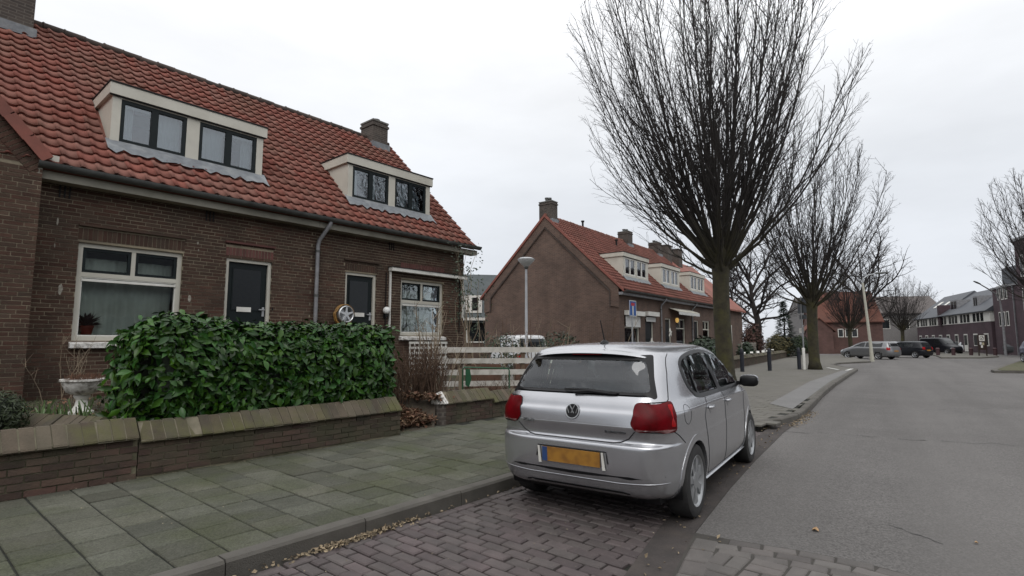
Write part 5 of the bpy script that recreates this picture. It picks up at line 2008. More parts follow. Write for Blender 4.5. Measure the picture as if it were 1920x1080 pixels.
    # ---- tail lamps wrap round the corner: projected at 45 degrees
    for sx in (-1, 1):
        d = Vector((1, -sx, 0)).normalized()
        e_ = Vector((d.y, -d.x, 0))
        flip = 1 if sx < 0 else -1
        def P(x, y, z):
            return (Vector((x, y * sx, 0)).dot(e_), z)
        # outline from behind: inner point low, outer edge on the flank
        out = [P(-0.645, 0.575, 0.976), P(-0.645, 0.525, 0.89), P(-0.65, 0.490, 0.812), P(-0.65, 0.545, 0.764), P(-0.58, 0.80, 0.757), P(-0.475, 0.835, 0.762), P(-0.475, 0.835, 0.90), P(-0.485, 0.835, 0.986)]
        dr = (d.x, d.y)
        lamp = S.panel('tail_light', M_tail, t_, round_poly(out, 0.03), dr, 0.010, rim=0.02)
        c = (sum(p[0] for p in out) / len(out), sum(p[1] for p in out) / len(out))
        band = round_poly([P(-0.545, 0.82, 0.80), P(-0.497, 0.835, 0.80), P(-0.505, 0.835, 0.962), P(-0.553, 0.82, 0.962)], 0.012)
        S.panel('bright_band', M_tail2, lamp, band, dr, 0.0125, rim=0.003)
        strip = round_poly([P(-0.65, 0.535, 0.785), P(-0.65, 0.55, 0.768), P(-0.58, 0.79, 0.758), P(-0.49, 0.83, 0.778), P(-0.58, 0.79, 0.785)], 0.008)
        S.panel('clear_strip', M_tail3, lamp, strip, dr, 0.0125, rim=0.003)
        S.line('lamp_gap', M_shut, t_, round_poly(out, 0.03), dr, 0.005, closed=True, off=0.001)
    # ---- shut lines
    for sx in (-1, 1):
        dr = RIGHT if sx < 0 else LEFT
        S.line('tailgate_gap', M_shut, t_, [(sx * -0.625, 1.355), (sx * -0.680, 1.20), (sx * -0.730, 1.0), (sx * -0.728, 0.987)], BACK, 0.0045)
        S.line('tailgate_gap', M_shut, t_, [(sx * -0.535, 0.762), (sx * -0.480, 0.70), (sx * -0.42, 0.672), (sx * -0.36, 0.662)], BACK, 0.005)
        S.line('bumper_gap', M_shut, t_, side_poly([(-0.47, 0.765), (-0.38, 0.72), (-0.285, 0.655)], sx), dr, 0.004)
        S.line('door_gap', M_shut, t_, side_poly([(0.43, 0.955), (0.34, 0.88), (0.30, 0.80), (0.33, 0.68), (0.385, 0.50), (0.405, 0.30), (0.45, 0.275), (2.0, 0.275), (2.06, 0.35), (2.05, 0.80), (2.10, 0.95)], sx), dr, 0.0035)
        S.line('door_gap', M_shut, t_, side_poly([(1.07, 0.955), (1.09, 0.80), (1.10, 0.60), (1.08, 0.275)], sx), dr, 0.0035)
        b = MB()
        for xx in (0.50, 1.22):
            h, nn = S.hit(side_u(xx, sx), 0.845, dr)
            M = Matrix.Translation(h)
            hd = MB()
            hd.lathe([(0.0, -0.010), (0.036, -0.010), (0.040, 0.002), (0.0, 0.003)], 16, M=M @ Matrix.Rotation(R(90) * (1 if sx < 0 else -1), 4, 'X'))
            cup = hd.build('handle_cup', M_silver, t_, True)
            hd = MB()
            yy = h.y + sx * 0.022
            hd.tube([(xx - 0.075, h.y, 0.862), (xx - 0.06, yy, 0.864), (xx, yy + sx * 0.008, 0.866), (xx + 0.065, yy, 0.864), (xx + 0.085, h.y, 0.862)], [0.012, 0.015, 0.016, 0.015, 0.012], 8)
            hd.build('door_handle', M_silver, t_, True)
        # sill trim
        S.panel('sill_trim', M_silver, t_, side_poly([(0.36, 0.215), (0.36, 0.255), (2.12, 0.255), (2.12, 0.215)], sx), dr, 0.022, rim=0.03)
        # door mirror
        my = sx * 0.915
        b = MB()
        vs, n1, n2 = [], 14, 9
        for j in range(n2):
            e2 = -math.pi / 2 + math.pi * j / (n2 - 1)
            for i in range(n1):
                a = 2 * math.pi * i / n1
                ux = math.copysign(abs(math.cos(a)) ** 0.6, math.cos(a)) * max(0.02, math.cos(e2) ** 0.55)
                uy = math.copysign(abs(math.sin(a)) ** 0.6, math.sin(a)) * max(0.02, math.cos(e2) ** 0.55)
                vs.append((1.98 + 0.055 * ux, my + 0.100 * uy, 1.015 + 0.066 * math.copysign(abs(math.sin(e2)) ** 0.7, math.sin(e2))))
        b.add(vs, [(j * n1 + i, j * n1 + (i + 1) % n1, (j + 1) * n1 + (i + 1) % n1, (j + 1) * n1 + i) for j in range(n2 - 1) for i in range(n1)])
        mi_ = b.build('door_mirror', M_carblack, t_, 'all')
        b = MB()
        b.add([(p[0] + 0.016, p[1], p[2] + 0.004) for p in vs], [(j * n1 + i, j * n1 + (i + 1) % n1, (j + 1) * n1 + (i + 1) % n1, (j + 1) * n1 + i) for j in range(4, n2 - 1) for i in range(n1)])
        b.build('mirror_cap', M_silver, mi_, 'all')
        b = MB()
        b.bar((2.0, sx * 0.78, 0.985), (1.99, my - sx * 0.05, 0.985), 0.06, 0.04)
        b.build('mirror_arm', M_carblack, mi_)
    S.line('tailgate_gap', M_shut, t_, [(-0.36, 0.662), (0.36, 0.662)], BACK, 0.005)
    S.line('shoulder_crease', M_silver, t_, side_poly([(-0.42, 0.905), (0.6, 0.908), (1.6, 0.900), (2.3, 0.885)], -1), RIGHT, 0.004)
    S.line('fuel_flap_gap', M_shut, t_, circle(-0.20, 0.868, 0.078, 26), RIGHT, 0.0025, closed=True)
    # ---- bumper grooves, plate recess
    S.panel('bumper_groove', M_carblack, t_, [(-0.74, 0.435), (-0.5, 0.418), (0, 0.412), (0.5, 0.418), (0.74, 0.435), (0.74, 0.428), (0.5, 0.398), (0, 0.388), (-0.5, 0.398), (-0.74, 0.428)], BACK, 0.002, rim=0.0)
    S.line('bumper_lip', M_silver, t_, [(-0.76, 0.380), (-0.4, 0.358), (0.4, 0.358), (0.76, 0.380)], BACK, 0.005)
    S.panel('lower_diffuser', M_carblack, t_, [(-0.50, 0.215), (-0.47, 0.278), (-0.42, 0.290), (0.42, 0.290), (0.47, 0.278), (0.50, 0.215)], BACK, 0.004)
    S.line('plate_recess_edge', M_shut, t_, [(-0.325, 0.50), (-0.31, 0.590), (0.31, 0.590), (0.325, 0.50)], BACK, 0.006)
    xp, _n = S.hit(0, 0.525, BACK)
    b = MB()
    b.box(-0.004, 0.004, -0.262, 0.262, -0.058, 0.058)
    pl = b.build('number_plate', M_plate, t_)
    pl.location = (xp.x - 0.012, 0, 0.525)
    pl.rotation_euler = (0, R(-3), 0)
    b = MB()
    b.box(-0.0065, -0.0042, 0.215, 0.262, -0.058, 0.058)
    b.build('blue_band', mat('plate_blue', (0.03, 0.07, 0.2), rough=0.5), pl)
    for yy in (-0.295, 0.285):
        b = MB()
        b.prism([(yy - 0.012, -0.075), (yy + 0.012, -0.075), (yy + 0.02, 0.06), (yy + 0.004, 0.06)], 0, -0.008, 0.0)
        b.build('recess_edge', M_white, pl)
    # ---- maker's emblem: ring, V over W
    hb, nb = S.hit(0, 0.885, BACK)
    em = link('emblem', None, t_)
    em.empty_display_size = 0.05
    q = nb.to_track_quat('Z', 'Y')
    em.location = hb + nb * 0.002
    em.rotation_euler = q.to_euler()
    b = MB()
    b.lathe([(0.0, 0.004), (0.060, 0.004), (0.063, 0.0)], 32)
    b.build('emblem_disc', M_carblack, em)
    b = MB()
    b.lathe([(0.056, 0.0045), (0.057, 0.010), (0.062, 0.010), (0.065, 0.002)], 32, caps=False)
    b.build('emblem_ring', mat('chrome', (0.55, 0.56, 0.57), rough=0.3, metal=0.8), em, True)
    b = MB()
    # local axes: work out which local direction is up on the car
    Mi = q.to_matrix().inverted()
    upl, rtl = Mi @ Vector((0, 0, 1)), Mi @ Vector((0, -1, 0))
    def E2(u, v):
        return rtl * u + upl * v + Vector((0, 0, 0.007))
    for a, c in (((-0.021, 0.043), (0.0, 0.008)), ((0.021, 0.043), (0.0, 0.008)), ((-0.044, 0.024), (-0.021, -0.036)), ((0.044, 0.024), (0.021, -0.036)), ((-0.021, -0.036), (0.0, 0.004)), ((0.021, -0.036), (0.0, 0.004))):
        b.bar(E2(a[0] * 1.12, a[1] * 1.12), E2(c[0] * 1.12, c[1] * 1.12), 0.0070, 0.003, (0, 0, 1))
    b.build('emblem_letters', MATS['chrome'], em)
    # ---- lettering on the tailgate
    M_let = mat('badge_letters', (0.12, 0.125, 0.13), rough=0.3, metal=0.6)
    for txt, yy, zz, sz in (('POLO', 0.42, 0.785, 0.042), ('BLUEMOTION', -0.375, 0.745, 0.028)):
        h, nn = S.hit(-yy, zz, BACK)
        o = link('lettering', text_mesh(txt, sz, M_let, 'lettering'), t_)
        zax = nn.normalized()
        xax = Vector((0, -1, 0))
        xax = (xax - zax * xax.dot(zax)).normalized()
        yax = zax.cross(xax)
        o.matrix_basis = Matrix.Translation(h + nn * 0.003) @ Matrix((xax, yax, zax)).transposed().to_4x4()
    # ---- spoiler, brake light, wiper, antenna
    b = MB()
    n = 24
    prof = [(-0.22, 1.412), (-0.32, 1.392), (-0.375, 1.372), (-0.380, 1.364), (-0.35, 1.352), (-0.30, 1.345)]
    vs = []
    for i in range(n + 1):
        y = -0.57 + 1.14 * i / n
        k = (abs(y) / 0.57) ** 6
        for x, z in prof:
            vs.append((x + 0.075 * k, y, z - 0.040 * (abs(y) / 0.6) ** 2.2 - 0.004 - 0.012 * k))
    m_ = len(prof)
    b.add(vs, [(i * m_ + j, i * m_ + j + 1, (i + 1) * m_ + j + 1, (i + 1) * m_ + j) for i in range(n) for j in range(m_ - 1)])
    b.add(vs[:m_], [tuple(range(m_))])
    b.add(vs[-m_:], [tuple(range(m_))])
    b.build('roof_spoiler', M_silver, t_, True)
    b = MB()
    b.box(-0.372, -0.35, -0.14, 0.14, 1.345, 1.352)
    b.build('brake_light', M_tail, t_)
    wp = [S.hit(u, z, BACK) for u, z in ((-0.02, 1.025), (0.12, 1.035), (0.30, 1.028), (0.36, 1.028))]
    b = MB()
    b.tube([h + nn * o_ for (h, nn), o_ in zip(wp, (0.02, 0.03, 0.02, 0.015))], [0.016, 0.013, 0.008, 0.006], 8)
    bl = [S.hit(u, z, BACK) for u, z in ((-0.12, 1.05), (0.1, 1.055), (0.38, 1.035))]
    b.tube([h + nn * 0.012 for h, nn in bl], 0.008, 6)
    b.build('rear_wiper', M_carblack, t_, True)
    hh = S.bvh.ray_cast(Vector((0.02, 0, 3)), Vector((0, 0, -1)))[0]
    b = MB()
    b.lathe([(0.048, 0.0), (0.040, 0.016), (0.015, 0.032), (0.0, 0.034)], 14, M=Matrix.Translation(hh) @ Matrix.Diagonal((1.3, 0.8, 1, 1)))
    b.tube([hh + Vector((0, 0, 0.02)), hh + Vector((-0.09, 0, 0.215))], [0.0065, 0.0045], 7)
    b.build('antenna', M_carblack, t_, True)
    return t_

car = hero_car()
CAR_ANG = R(6.4)
cs_ = 0.96
car.scale = (cs_, cs_, cs_)
car.rotation_euler = (0, 0, CAR_ANG)
car.location = (4.275, 2.50, 0.0)

# ---- other cars, farther off
ESTATE = [lp(0.22, -0.70, 3.2, 0.76), lp(0.30, -0.86, 3.40, 0.82), lp(0.50, -0.92, 3.46, 0.85), lp(0.66, -0.92, 3.45, 0.85, zf=0.60), lp(0.82, -0.88, 3.3, 0.85, zf=0.72), lp(0.92, -0.86, 3.0, 0.83, zf=0.82),
          lp(0.97, -0.83, 2.7, 0.80, zf=0.90), lp(1.05, -0.80, 2.40, 0.76, zf=1.0), lp(1.25, -0.72, 1.95, 0.68, 8), lp(1.38, -0.62, 1.55, 0.60, 7), lp(1.43, -0.40, 1.3, 0.48, 5), lp(1.45, 0.2, 0.9, 0.2, 3), lp(1.455, 0.5, 0.8, 0.05, 2)]
VAN = [lp(0.22, -0.75, 3.1, 0.80, 12), lp(0.30, -0.86, 3.30, 0.88, 12), lp(0.60, -0.88, 3.38, 0.90, 14, zf=0.55), lp(0.95, -0.87, 3.25, 0.90, 14, zf=0.85), lp(1.05, -0.86, 2.85, 0.89, 14, zf=1.02),
       lp(1.30, -0.85, 2.50, 0.86, 14), lp(1.65, -0.82, 2.10, 0.82, 12), lp(1.80, -0.76, 1.85, 0.76, 9), lp(1.86, -0.55, 1.55, 0.60, 6), lp(1.88, 0.1, 1.0, 0.25, 3), lp(1.885, 0.5, 0.8, 0.05, 2)]
def far_car(label, loc, rz, pm, kind='hatch', group='cars parked round the square', plate=True, scale=1.0, name='parked_car'):
    t_ = thing(name, label, 'van' if kind == 'van' else 'car', loc, rz, group)
    t_.scale = (scale, scale, scale)
    L_ = dict(hatch=HATCH, estate=ESTATE, van=VAN)[kind]
    wb = dict(hatch=2.47, estate=2.58, van=2.70)[kind]
    top = dict(hatch=1.36, estate=1.37, van=1.72)[kind]
    bot = dict(hatch=0.985, estate=0.985, van=1.10)[kind]
    xr = dict(hatch=-0.1, estate=-0.55, van=-0.55)[kind]
    S = Shell(L_, lev=36, na=20)
    for sx in (-1, 1):
        for wx in (0.0, wb):
            S.remove(circle(side_u(wx, sx), 0.30, 0.33, 20), RIGHT if sx < 0 else LEFT, allv=False)
    S.body('body', pm, t_)
    hw = 0.60 if kind != 'van' else 0.74
    S.panel('rear_window', M_farglass, t_, round_poly([(-hw, bot + 0.02), (-hw + 0.1, top - 0.03), (hw - 0.1, top - 0.03), (hw, bot + 0.02)], 0.05), BACK, 0.006, grid=0.15)
    S.panel('windscreen', M_farglass, t_, round_poly([(-hw, bot + 0.05), (-hw + 0.12, top - 0.04), (hw - 0.12, top - 0.04), (hw, bot + 0.05)], 0.05), (-1, 0), 0.006, grid=0.15)
    for sx in (-1, 1):
        dr = RIGHT if sx < 0 else LEFT
        if kind == 'van':
            gs_ = [[(1.25, bot), (1.25, top - 0.05), (1.75, top - 0.07), (2.25, bot)]]
        else:
            gs_ = [[(xr + 0.25, bot), (xr + 0.22, top - 0.05), (1.0, top - 0.01), (1.03, bot)], [(1.12, bot), (1.08, top - 0.01), (1.38, top - 0.04), (2.05, bot + 0.02)]]
        for g_ in gs_:
            S.panel('side_window', M_farglass, t_, round_poly(side_poly(g_, sx), 0.04), dr, 0.006, grid=0.15)
        d = Vector((1, -sx, 0)).normalized()
        u0 = Vector((-0.64, 0.60 * sx, 0)).dot(Vector((d.y, -d.x, 0)))
        S.panel('tail_light', M_tail2, t_, round_poly([(u0 - 0.11, 0.74), (u0 - 0.11, 0.95), (u0 + 0.13, 0.95), (u0 + 0.13, 0.74)], 0.03), (d.x, d.y), 0.012, grid=0.1)
        d = Vector((-1, -sx, 0)).normalized()
        u0 = Vector((3.1, 0.60 * sx, 0)).dot(Vector((d.y, -d.x, 0)))
        S.panel('headlight', mat('headlight', (0.5, 0.52, 0.54), rough=0.15), t_, round_poly([(u0 - 0.13, 0.60), (u0 - 0.12, 0.74), (u0 + 0.12, 0.74), (u0 + 0.13, 0.60)], 0.03), (d.x, d.y), 0.012, grid=0.1)
        for wx in (0.0, wb):
            wheel(t_, wx, sx * (L_[3]['w'] - 0.10), sx, 0.300, detail=False, spokes=5)
    if plate:
        S.panel('number_plate', M_plate, t_, [(-0.25, 0.62), (-0.25, 0.73), (0.25, 0.73), (0.25, 0.62)], BACK, 0.012, grid=0.2)
    S.panel('bumper_strip', M_carblack, t_, [(-0.7, 0.42), (-0.7, 0.47), (0.7, 0.47), (0.7, 0.42)], BACK, 0.01, grid=0.2)
    b = MB()
    b.box(-0.5, wb + 0.5, -0.66, 0.66, 0.2, 0.5)
    b.build('underbody', M_carblack, t_)
    return t_
P_grey = paint('grey_paint', (0.20, 0.205, 0.21))
P_dark = mat('dark_paint', (0.010, 0.011, 0.015), (0.012, 0.013, 0.016), rough=0.3, spec=0.3)
P_white = paint('white_car_paint', (0.62, 0.63, 0.64), 0.0)
P_navy = paint('navy_paint', (0.05, 0.05, 0.09), 0.3)
far_car('grey estate car with its tail to the street behind the leaning pale post', (52.6, 4.9, 0), R(62), P_grey, 'estate')
far_car('black hatchback parked right of the grey estate car', (58.9, 2.9, 0), R(62), P_dark, 'hatch')
far_car('dark van facing the camera behind the black hatchback', (80, 2.9, 0), R(228), P_dark, 'van', plate=False)
far_car('white car parked farthest right along the pale house row', (92, -0.3, 0), R(215), P_white, 'hatch', plate=False)
far_car('white car next to the dark van along the pale house row', (95, 1.8, 0), R(215), P_white, 'hatch', plate=False)
far_car('pale car half hidden between the estate car and the tree trunk', (84, 7.4, 0), R(240), paint('pale_paint', (0.45, 0.47, 0.5), 0.3), 'hatch', plate=False)
far_car('pale car half hidden above the black hatchback', (88, 5.9, 0), R(240), MATS['pale_paint'], 'estate', plate=False)
far_car('black car parked beside the tall brick block', (80, -4.2, 0), R(200), P_dark, 'hatch', plate=False)
far_car('navy car cut off by the right picture edge on the island', (47.2, -3.6, 0.1), R(200), P_navy, 'hatch', plate=False)
p = ground_at(985, 25)
far_car('white van half hidden by bushes in front of the big gable', (p.x, p.y, 0.0), R(62), P_white, 'van', 'cars parked beside the gable', plate=False, scale=0.92)

# ------------------------------------------------------------------ second row of houses
C2 = Vector((22.45, 12.28, 0))
A2 = R(2.5)
d2 = Vector((math.cos(A2), math.sin(A2), 0))
G2 = 'terraced houses of the second row'
E2_ = (-0.28, 3.86, 4.12, 8.02)
WHT = M_cream
def row2(x0, x1):
    p = C2 + d2 * x0
    return p
P2 = dict(eave=E2_, tile=PAN_far, tile_base=M_tile_far, eave_m=M_zinc_light, pipe_m=M_zinc_light, ridge_m=mat('red_ridge', (0.20, 0.075, 0.05), (0.12, 0.05, 0.036), scale=4, rough=0.85, vary=0.2))
def dm2(a, b):
    w = b - a
    return dict(x=(a, b), z=(4.68, 5.92), yf=0.52, units=[(a + 0.22, a + w / 2 - 0.10), (a + w / 2 + 0.10, b - 0.22)], paint=M_cream, dark=M_white)
h1 = dwelling('brick_house', 'end house of the second row with the big brown brick gable and roller shutters', C2, A2, 5.0, 0.35, 3.80, dict(P2,
    windows=[(0.55, 2.25, 1.0, 2.82, 2.10, [], M_cream)], doors=[(2.95, 3.95, 0.5, 2.62, M_cream, None)],
    dormers=[dm2(1.62, 4.70)], chimneys=[(0.05, 0.60, 3.75, 4.55, 8.75, [(0.2, 0.25), (0.45, 0.3)])], pipes=[4.95], gable_left=True, roofx=(-0.06, 5.0), gutterx=(-0.05, 5.0)), geo=False, group=G2)
h2 = dwelling('brick_house', 'middle house of the second row with a scalloped awning over its window', C2 + d2 * 5.0, A2, 5.0, 0.35, 3.80, dict(P2,
    windows=[(2.25, 3.75, 1.0, 2.74, 2.18, [3.0], M_cream)], doors=[(0.62, 1.44, 0.5, 2.70, M_cream, None)],
    dormers=[dm2(1.55, 4.45)], chimneys=[(4.2, 4.85, 3.75, 4.5, 8.65, [(4.35, 0.2), (4.7, 0.25)])], pipes=[4.85]), geo=False, group=G2)
h3 = dwelling('brick_house', 'far house of the second row half hidden behind the big tree trunk', C2 + d2 * 10.0, A2, 5.2, 0.35, 3.80, dict(P2,
    windows=[(1.95, 3.35, 1.0, 2.76, 2.2, [2.65], M_cream)], doors=[(0.30, 1.12, 0.5, 2.72, M_cream, None)],
    dormers=[dm2(1.30, 4.20)], chimneys=[(4.2, 4.85, 3.75, 4.5, 8.65, [(4.35, 0.2), (4.7, 0.2)])], pipes=[], gable_right=True, roofx=(0, 5.3), gutterx=(0, 5.3)), geo=False, group=G2)
# raised brick band along the gable rake, with shoulders at the eaves
b = MB()
ye, ze, yr, zr = E2_
sl = (zr - ze) / (yr - ye)
for s in (0, 1):
    def Q(y, z):
        return ((y if not s else 2 * yr - y), z)
    up_, lo_ = 0.16, 0.62
    pts = [Q(-0.02, ze + 0.25 * sl - up_ + 0.0), Q(yr, zr - up_), Q(yr, zr - lo_), Q(0.42, ze + 0.70 * sl - lo_), Q(0.42, 3.10), Q(-0.02, 3.02)]
    b.prism(pts if not s else pts[::-1], 0, -0.055, -0.003)
b.build('gable_band', M_bricktex, h1)
b = MB()
for s in (0, 1):
    def Q(y, z):
        return ((y if not s else 2 * yr - y), z)
    pts = [Q(0.40, ze + 0.68 * sl - 0.66), Q(yr, zr - 0.645), Q(yr, zr - 0.70), Q(0.46, ze + 0.74 * sl - 0.76), Q(0.46, 3.06), Q(0.40, 3.06)]
    b.prism(pts if not s else pts[::-1], 0, -0.085, -0.056)
b.build('gable_moulding', brick_mat('dark_brickwork', (0.060, 0.042, 0.035), (0.048, 0.034, 0.03), (0.07, 0.055, 0.045)), h1)
b = MB()
for s in (0, 1):
    def Q(y, z):
        return ((y if not s else 2 * yr - y), z)
    pts = [Q(ye - 0.02, ze + 0.03), Q(yr, zr + 0.06), Q(yr, zr - 0.10), Q(ye - 0.02, ze - 0.12)]
    b.prism(pts if not s else pts[::-1], 0, -0.11, -0.058)
b.build('verge', M_verge, h1)
# shutters, awning, lamps and small things on these facades
def on_h2(x, y, z):
    return C2 + d2 * x + Vector((-math.sin(A2), math.cos(A2), 0)) * y + Vector((0, 0, z))
for k, (a, c, z0, z1, lb) in enumerate(((0.52, 2.5, 2.12, 2.90, 'half lowered white roller shutter over the first window of the second row'), (2.90, 4.35, 2.44, 2.95, 'white roller shutter box over the first door of the second row'))):
    t_ = thing('roller_shutter', lb, 'shutter', on_h2(a, -0.02, z0), A2)
    b = MB()
    b.box(0, c - a, -0.20, -0.003, z1 - z0 - 0.22, z1 - z0)
    b.build('shutter_box', M_white, t_)
    n = int((z1 - z0 - 0.22) / 0.06)
    for i in range(n):
        b = MB()
        b.box(0.06, (c - a) * 0.86, -0.05, -0.035, i * 0.06 + 0.003, i * 0.06 + 0.058)
        b.build('slat', M_blind, t_)
t_ = thing('window_awning', 'short cream awning with scalloped valance on the second row', 'awning', on_h2(6.25, -0.02, 2.9), A2)
b = MB()
b.prism([(-0.003, 0.38), (-0.003, 0.42), (-0.55, 0.22), (-0.55, 0.17)], 0, 0, 3.45)
b.build('canopy', M_cream, t_)
b = MB()
for i in range(14):
    x0 = 3.45 * i / 14
    w = 3.45 / 14
    b.prism([(x0 + 0.004, 0.17), (x0 + w - 0.004, 0.17), (x0 + w - 0.004, 0.04), (x0 + w / 2, 0.0), (x0 + 0.004, 0.04)], 1, -0.556, -0.55)
b.build('valance', M_blind, t_)
t_ = thing('wall_lamp', 'lit yellow wall lamp beside the awning window of the second row', 'lamp', on_h2(7.05, -0.15, 2.5), A2)
b = MB()
b.lathe([(0.03, -0.02), (0.09, 0.04), (0.10, 0.2), (0.05, 0.26)], 12)
b.build('lamp_glass', emit('lamp_glow', (0.9, 0.55, 0.16), 0.45), t_, True)
b = MB()
b.bar((0, 0, 0.24), (0, 0.15, 0.24), 0.03)
b.build('bracket', M_black, t_)
for x, y, z, lb in ((2.9, -0.35, 1.35, 'white star ornament beside the first door of the second row'), (5.55, -0.3, 1.9, 'white figure ornament on the drainpipe of the second row')):
    b = MB()
    pts = []
    for k in range(10):
        r_ = 0.24 if k % 2 == 0 else 0.10
        pts.append((r_ * math.cos(k * 0.6283 + 1.57), r_ * math.sin(k * 0.6283 + 1.57)))
    b.prism(pts, 1, -0.03, 0.03)
    o = b.build('ornament', M_white)
    o.location = on_h2(x, y, z)
    o.rotation_euler = (0, 0, A2)
    tag(o, lb, 'ornament')
# roof vents on the front slope
b = MB()
b.lathe([(0.06, 0), (0.06, 0.35), (0.10, 0.36), (0.10, 0.44)], 8)
vm = b.mesh('roof_vent', M_black)
for x, y, z in ((3.9, 4.12, 8.0),):
    o = link('roof_vent', vm, h1)
    o.location = (x, y, z)
o = link('roof_vent', vm, h2)
o.location = (1.55, 3.3, 7.2)

# ------------------------------------------------------------------ third group: gabled house beyond the tree
def plain_house(name, label, cat, loc, rz, W, D, wt, rt, ridge='x', wm=None, rm=None, windows=(), zb=0.0, chims=(), over=0.3, frame=None, group=None):
    """far building: walls, pitched roof, windows with frames and panes on the front (y=0) or left side"""
    t_ = thing(name, label, cat, loc, rz, group)
    b = MB()
    wm = wm or M_bricktex
    if ridge == 'x':
        b.prism([(0, zb), (D, zb), (D, wt), (D / 2, rt - 0.15), (0, wt)], 0, 0, W)
    else:
        b.prism([(0, zb), (W, zb), (W, wt), (W / 2, rt - 0.15), (0, wt)], 1, 0, D)
    b.build('wall', wm, t_)
    b = MB()
    th = 0.12
    if ridge == 'x':
        s = (rt - wt) / (D / 2)
        b.prism([(-over, wt - over * s), (D / 2, rt), (D + over, wt - over * s), (D + over, wt - over * s - th), (D / 2, rt - th), (-over, wt - over * s - th)], 0, -0.12, W + 0.12)
    else:
        s = (rt - wt) / (W / 2)
        b.prism([(-over, wt - over * s), (W / 2, rt), (W + over, wt - over * s), (W + over, wt - over * s - th), (W / 2, rt - th), (-over, wt - over * s - th)], 1, -0.12, D + 0.12)
    roof = b.build('roof', rm or M_tile_far, t_)
    for cx, cy, w, z0, z1 in chims:
        b = MB()
        b.box(cx - w / 2, cx + w / 2, cy - w / 2, cy + w / 2, z0, z1)
        b.box(cx - w / 2 - 0.04, cx + w / 2 + 0.04, cy - w / 2 - 0.04, cy + w / 2 + 0.04, z1 + 0.002, z1 + 0.08)
        b.build('chimney', M_bricktex_ch, roof)
    for q in windows:
        face, a, c, z0, z1, nm = q
        b = MB()
        if face == 'f':
            frame_rect(b, a, c, z0, z1, -0.05, 0.02, 0.08)
            for k in range(1, nm):
                xx = a + (c - a) * k / nm
                b.box(xx - 0.03, xx + 0.03, -0.045, 0.02, z0 + 0.08, z1 - 0.08)
            w = b.build('window', frame or M_white, t_)
            for k in range(nm):
                x0, x1 = a + (c - a) * k / nm + 0.04, a + (c - a) * (k + 1) / nm - 0.04
                b = MB()
                b.box(x0, x1, -0.02, -0.004, z0 + 0.05, z1 - 0.05)
                b.build('pane', M_farglass, w)
        else:
            for (a0, a1, b0, b1) in ((a, a + 0.08, z0, z1), (c - 0.08, c, z0, z1), (a + 0.08, c - 0.08, z1 - 0.08, z1), (a + 0.08, c - 0.08, z0, z0 + 0.08)):
                b.box(-0.05, 0.02, a0, a1, b0, b1)
            w = b.build('window', frame or M_white, t_)
            b = MB()
            b.box(-0.02, -0.004, a + 0.06, c - 0.06, z0 + 0.06, z1 - 0.06)
            b.build('pane', M_farglass, w)
    return t_
plain_house('brick_house', 'brick house with red roof just right of the big tree trunk', 'house', (38.6, 13.6, 0), R(3), 8.0, 8.0, 4.2, 8.0, 'x', None, M_tile_far, [('f', 0.8, 1.9, 1.1, 2.7, 1), ('f', 3.2, 4.6, 1.1, 2.7, 2)], 0.1, [(0.9, 3.8, 0.9, 7.2, 8.8), (3.2, 3.8, 0.9, 7.2, 8.8)])
# slate roofed house seen through the gap
bg = plain_house('brick_house', 'house with slate roof and white dormer seen through the gap left of the gable', 'house', (21.2, 27.5, 0), R(-40), 14, 8, 3.0, 6.3, 'x', M_bricktex, mat('slate', (0.060, 0.072, 0.074), (0.045, 0.055, 0.058), scale=2, rough=0.7, bump=0.3), [('f', 4.55, 5.9, 1.35, 2.75, 1), ('f', 1.5, 3.0, 1.35, 2.75, 1)])
b = MB()
b.box(4.5, 5.6, 0.3, 1.9, 3.3, 4.45)
b.build('dormer', M_white, bg)
b = MB()
b.box(4.95, 5.35, 0.285, 0.298, 3.45, 4.3)
b.build('dormer_pane', M_farglass, bg)
b = MB()
b.box(-0.2, 14.2, -0.42, -0.32, 2.78, 2.95)
b.build('gutter', M_white, bg)

# ------------------------------------------------------------------ the square: chapel-like brick house, pale modern row, tall block
M_redbrick = brick_mat('red_brickwork', (0.125, 0.064, 0.054), (0.10, 0.052, 0.045), (0.12, 0.085, 0.075))
ha, hb_ = ground_at(1535, 64.5), ground_at(1657, 62.5)
hang = math.atan2(hb_.y - ha.y, hb_.x - ha.x)
hl = (hb_ - ha).length
ch = plain_house('brick_hall', 'low red brick hall with big orange roof and three white windows', 'hall', ha, hang, hl, 7.5, 4.1, 7.7, 'x', M_redbrick, mat('orange_roof', (0.15, 0.066, 0.048), (0.115, 0.052, 0.040), scale=1, rough=0.9, spec=0.2, stain=(0.09, 0.05, 0.04), sscale=0.4, samt=0.6), [('f', hl * 0.31, hl * 0.31 + 0.6, 1.95, 2.95, 1), ('f', hl * 0.42, hl * 0.42 + 0.6, 1.95, 2.95, 1), ('f', hl * 0.52, hl * 0.52 + 0.65, 1.95, 2.95, 1)])
b = MB()
b.prism([(-1.6, 0), (1.2, 0), (1.2, 2.9), (-0.2, 4.2), (-1.6, 2.9)], 1, -1.6, 0.5)
b.build('gable_wing', M_redbrick, ch)
b = MB()
b.prism([(-1.9, 2.65), (-0.2, 4.3), (1.5, 2.65), (1.5, 2.55), (-0.2, 4.18), (-1.9, 2.55)], 1, -1.75, 0.8)
b.build('wing_roof', MATS['orange_roof'], ch)
plain_house('house_row', 'grey rendered building behind the bare street trees', 'building', (105, 21, 0), R(-60), 22, 9, 6.5, 9.5, 'x', mat('grey_render', (0.20, 0.19, 0.185), rough=0.9), mat('grey_roof', (0.12, 0.105, 0.10), rough=0.9), [('f', 3 + 3 * k, 4.4 + 3 * k, 3.6, 5.2, 1) for k in range(5)])
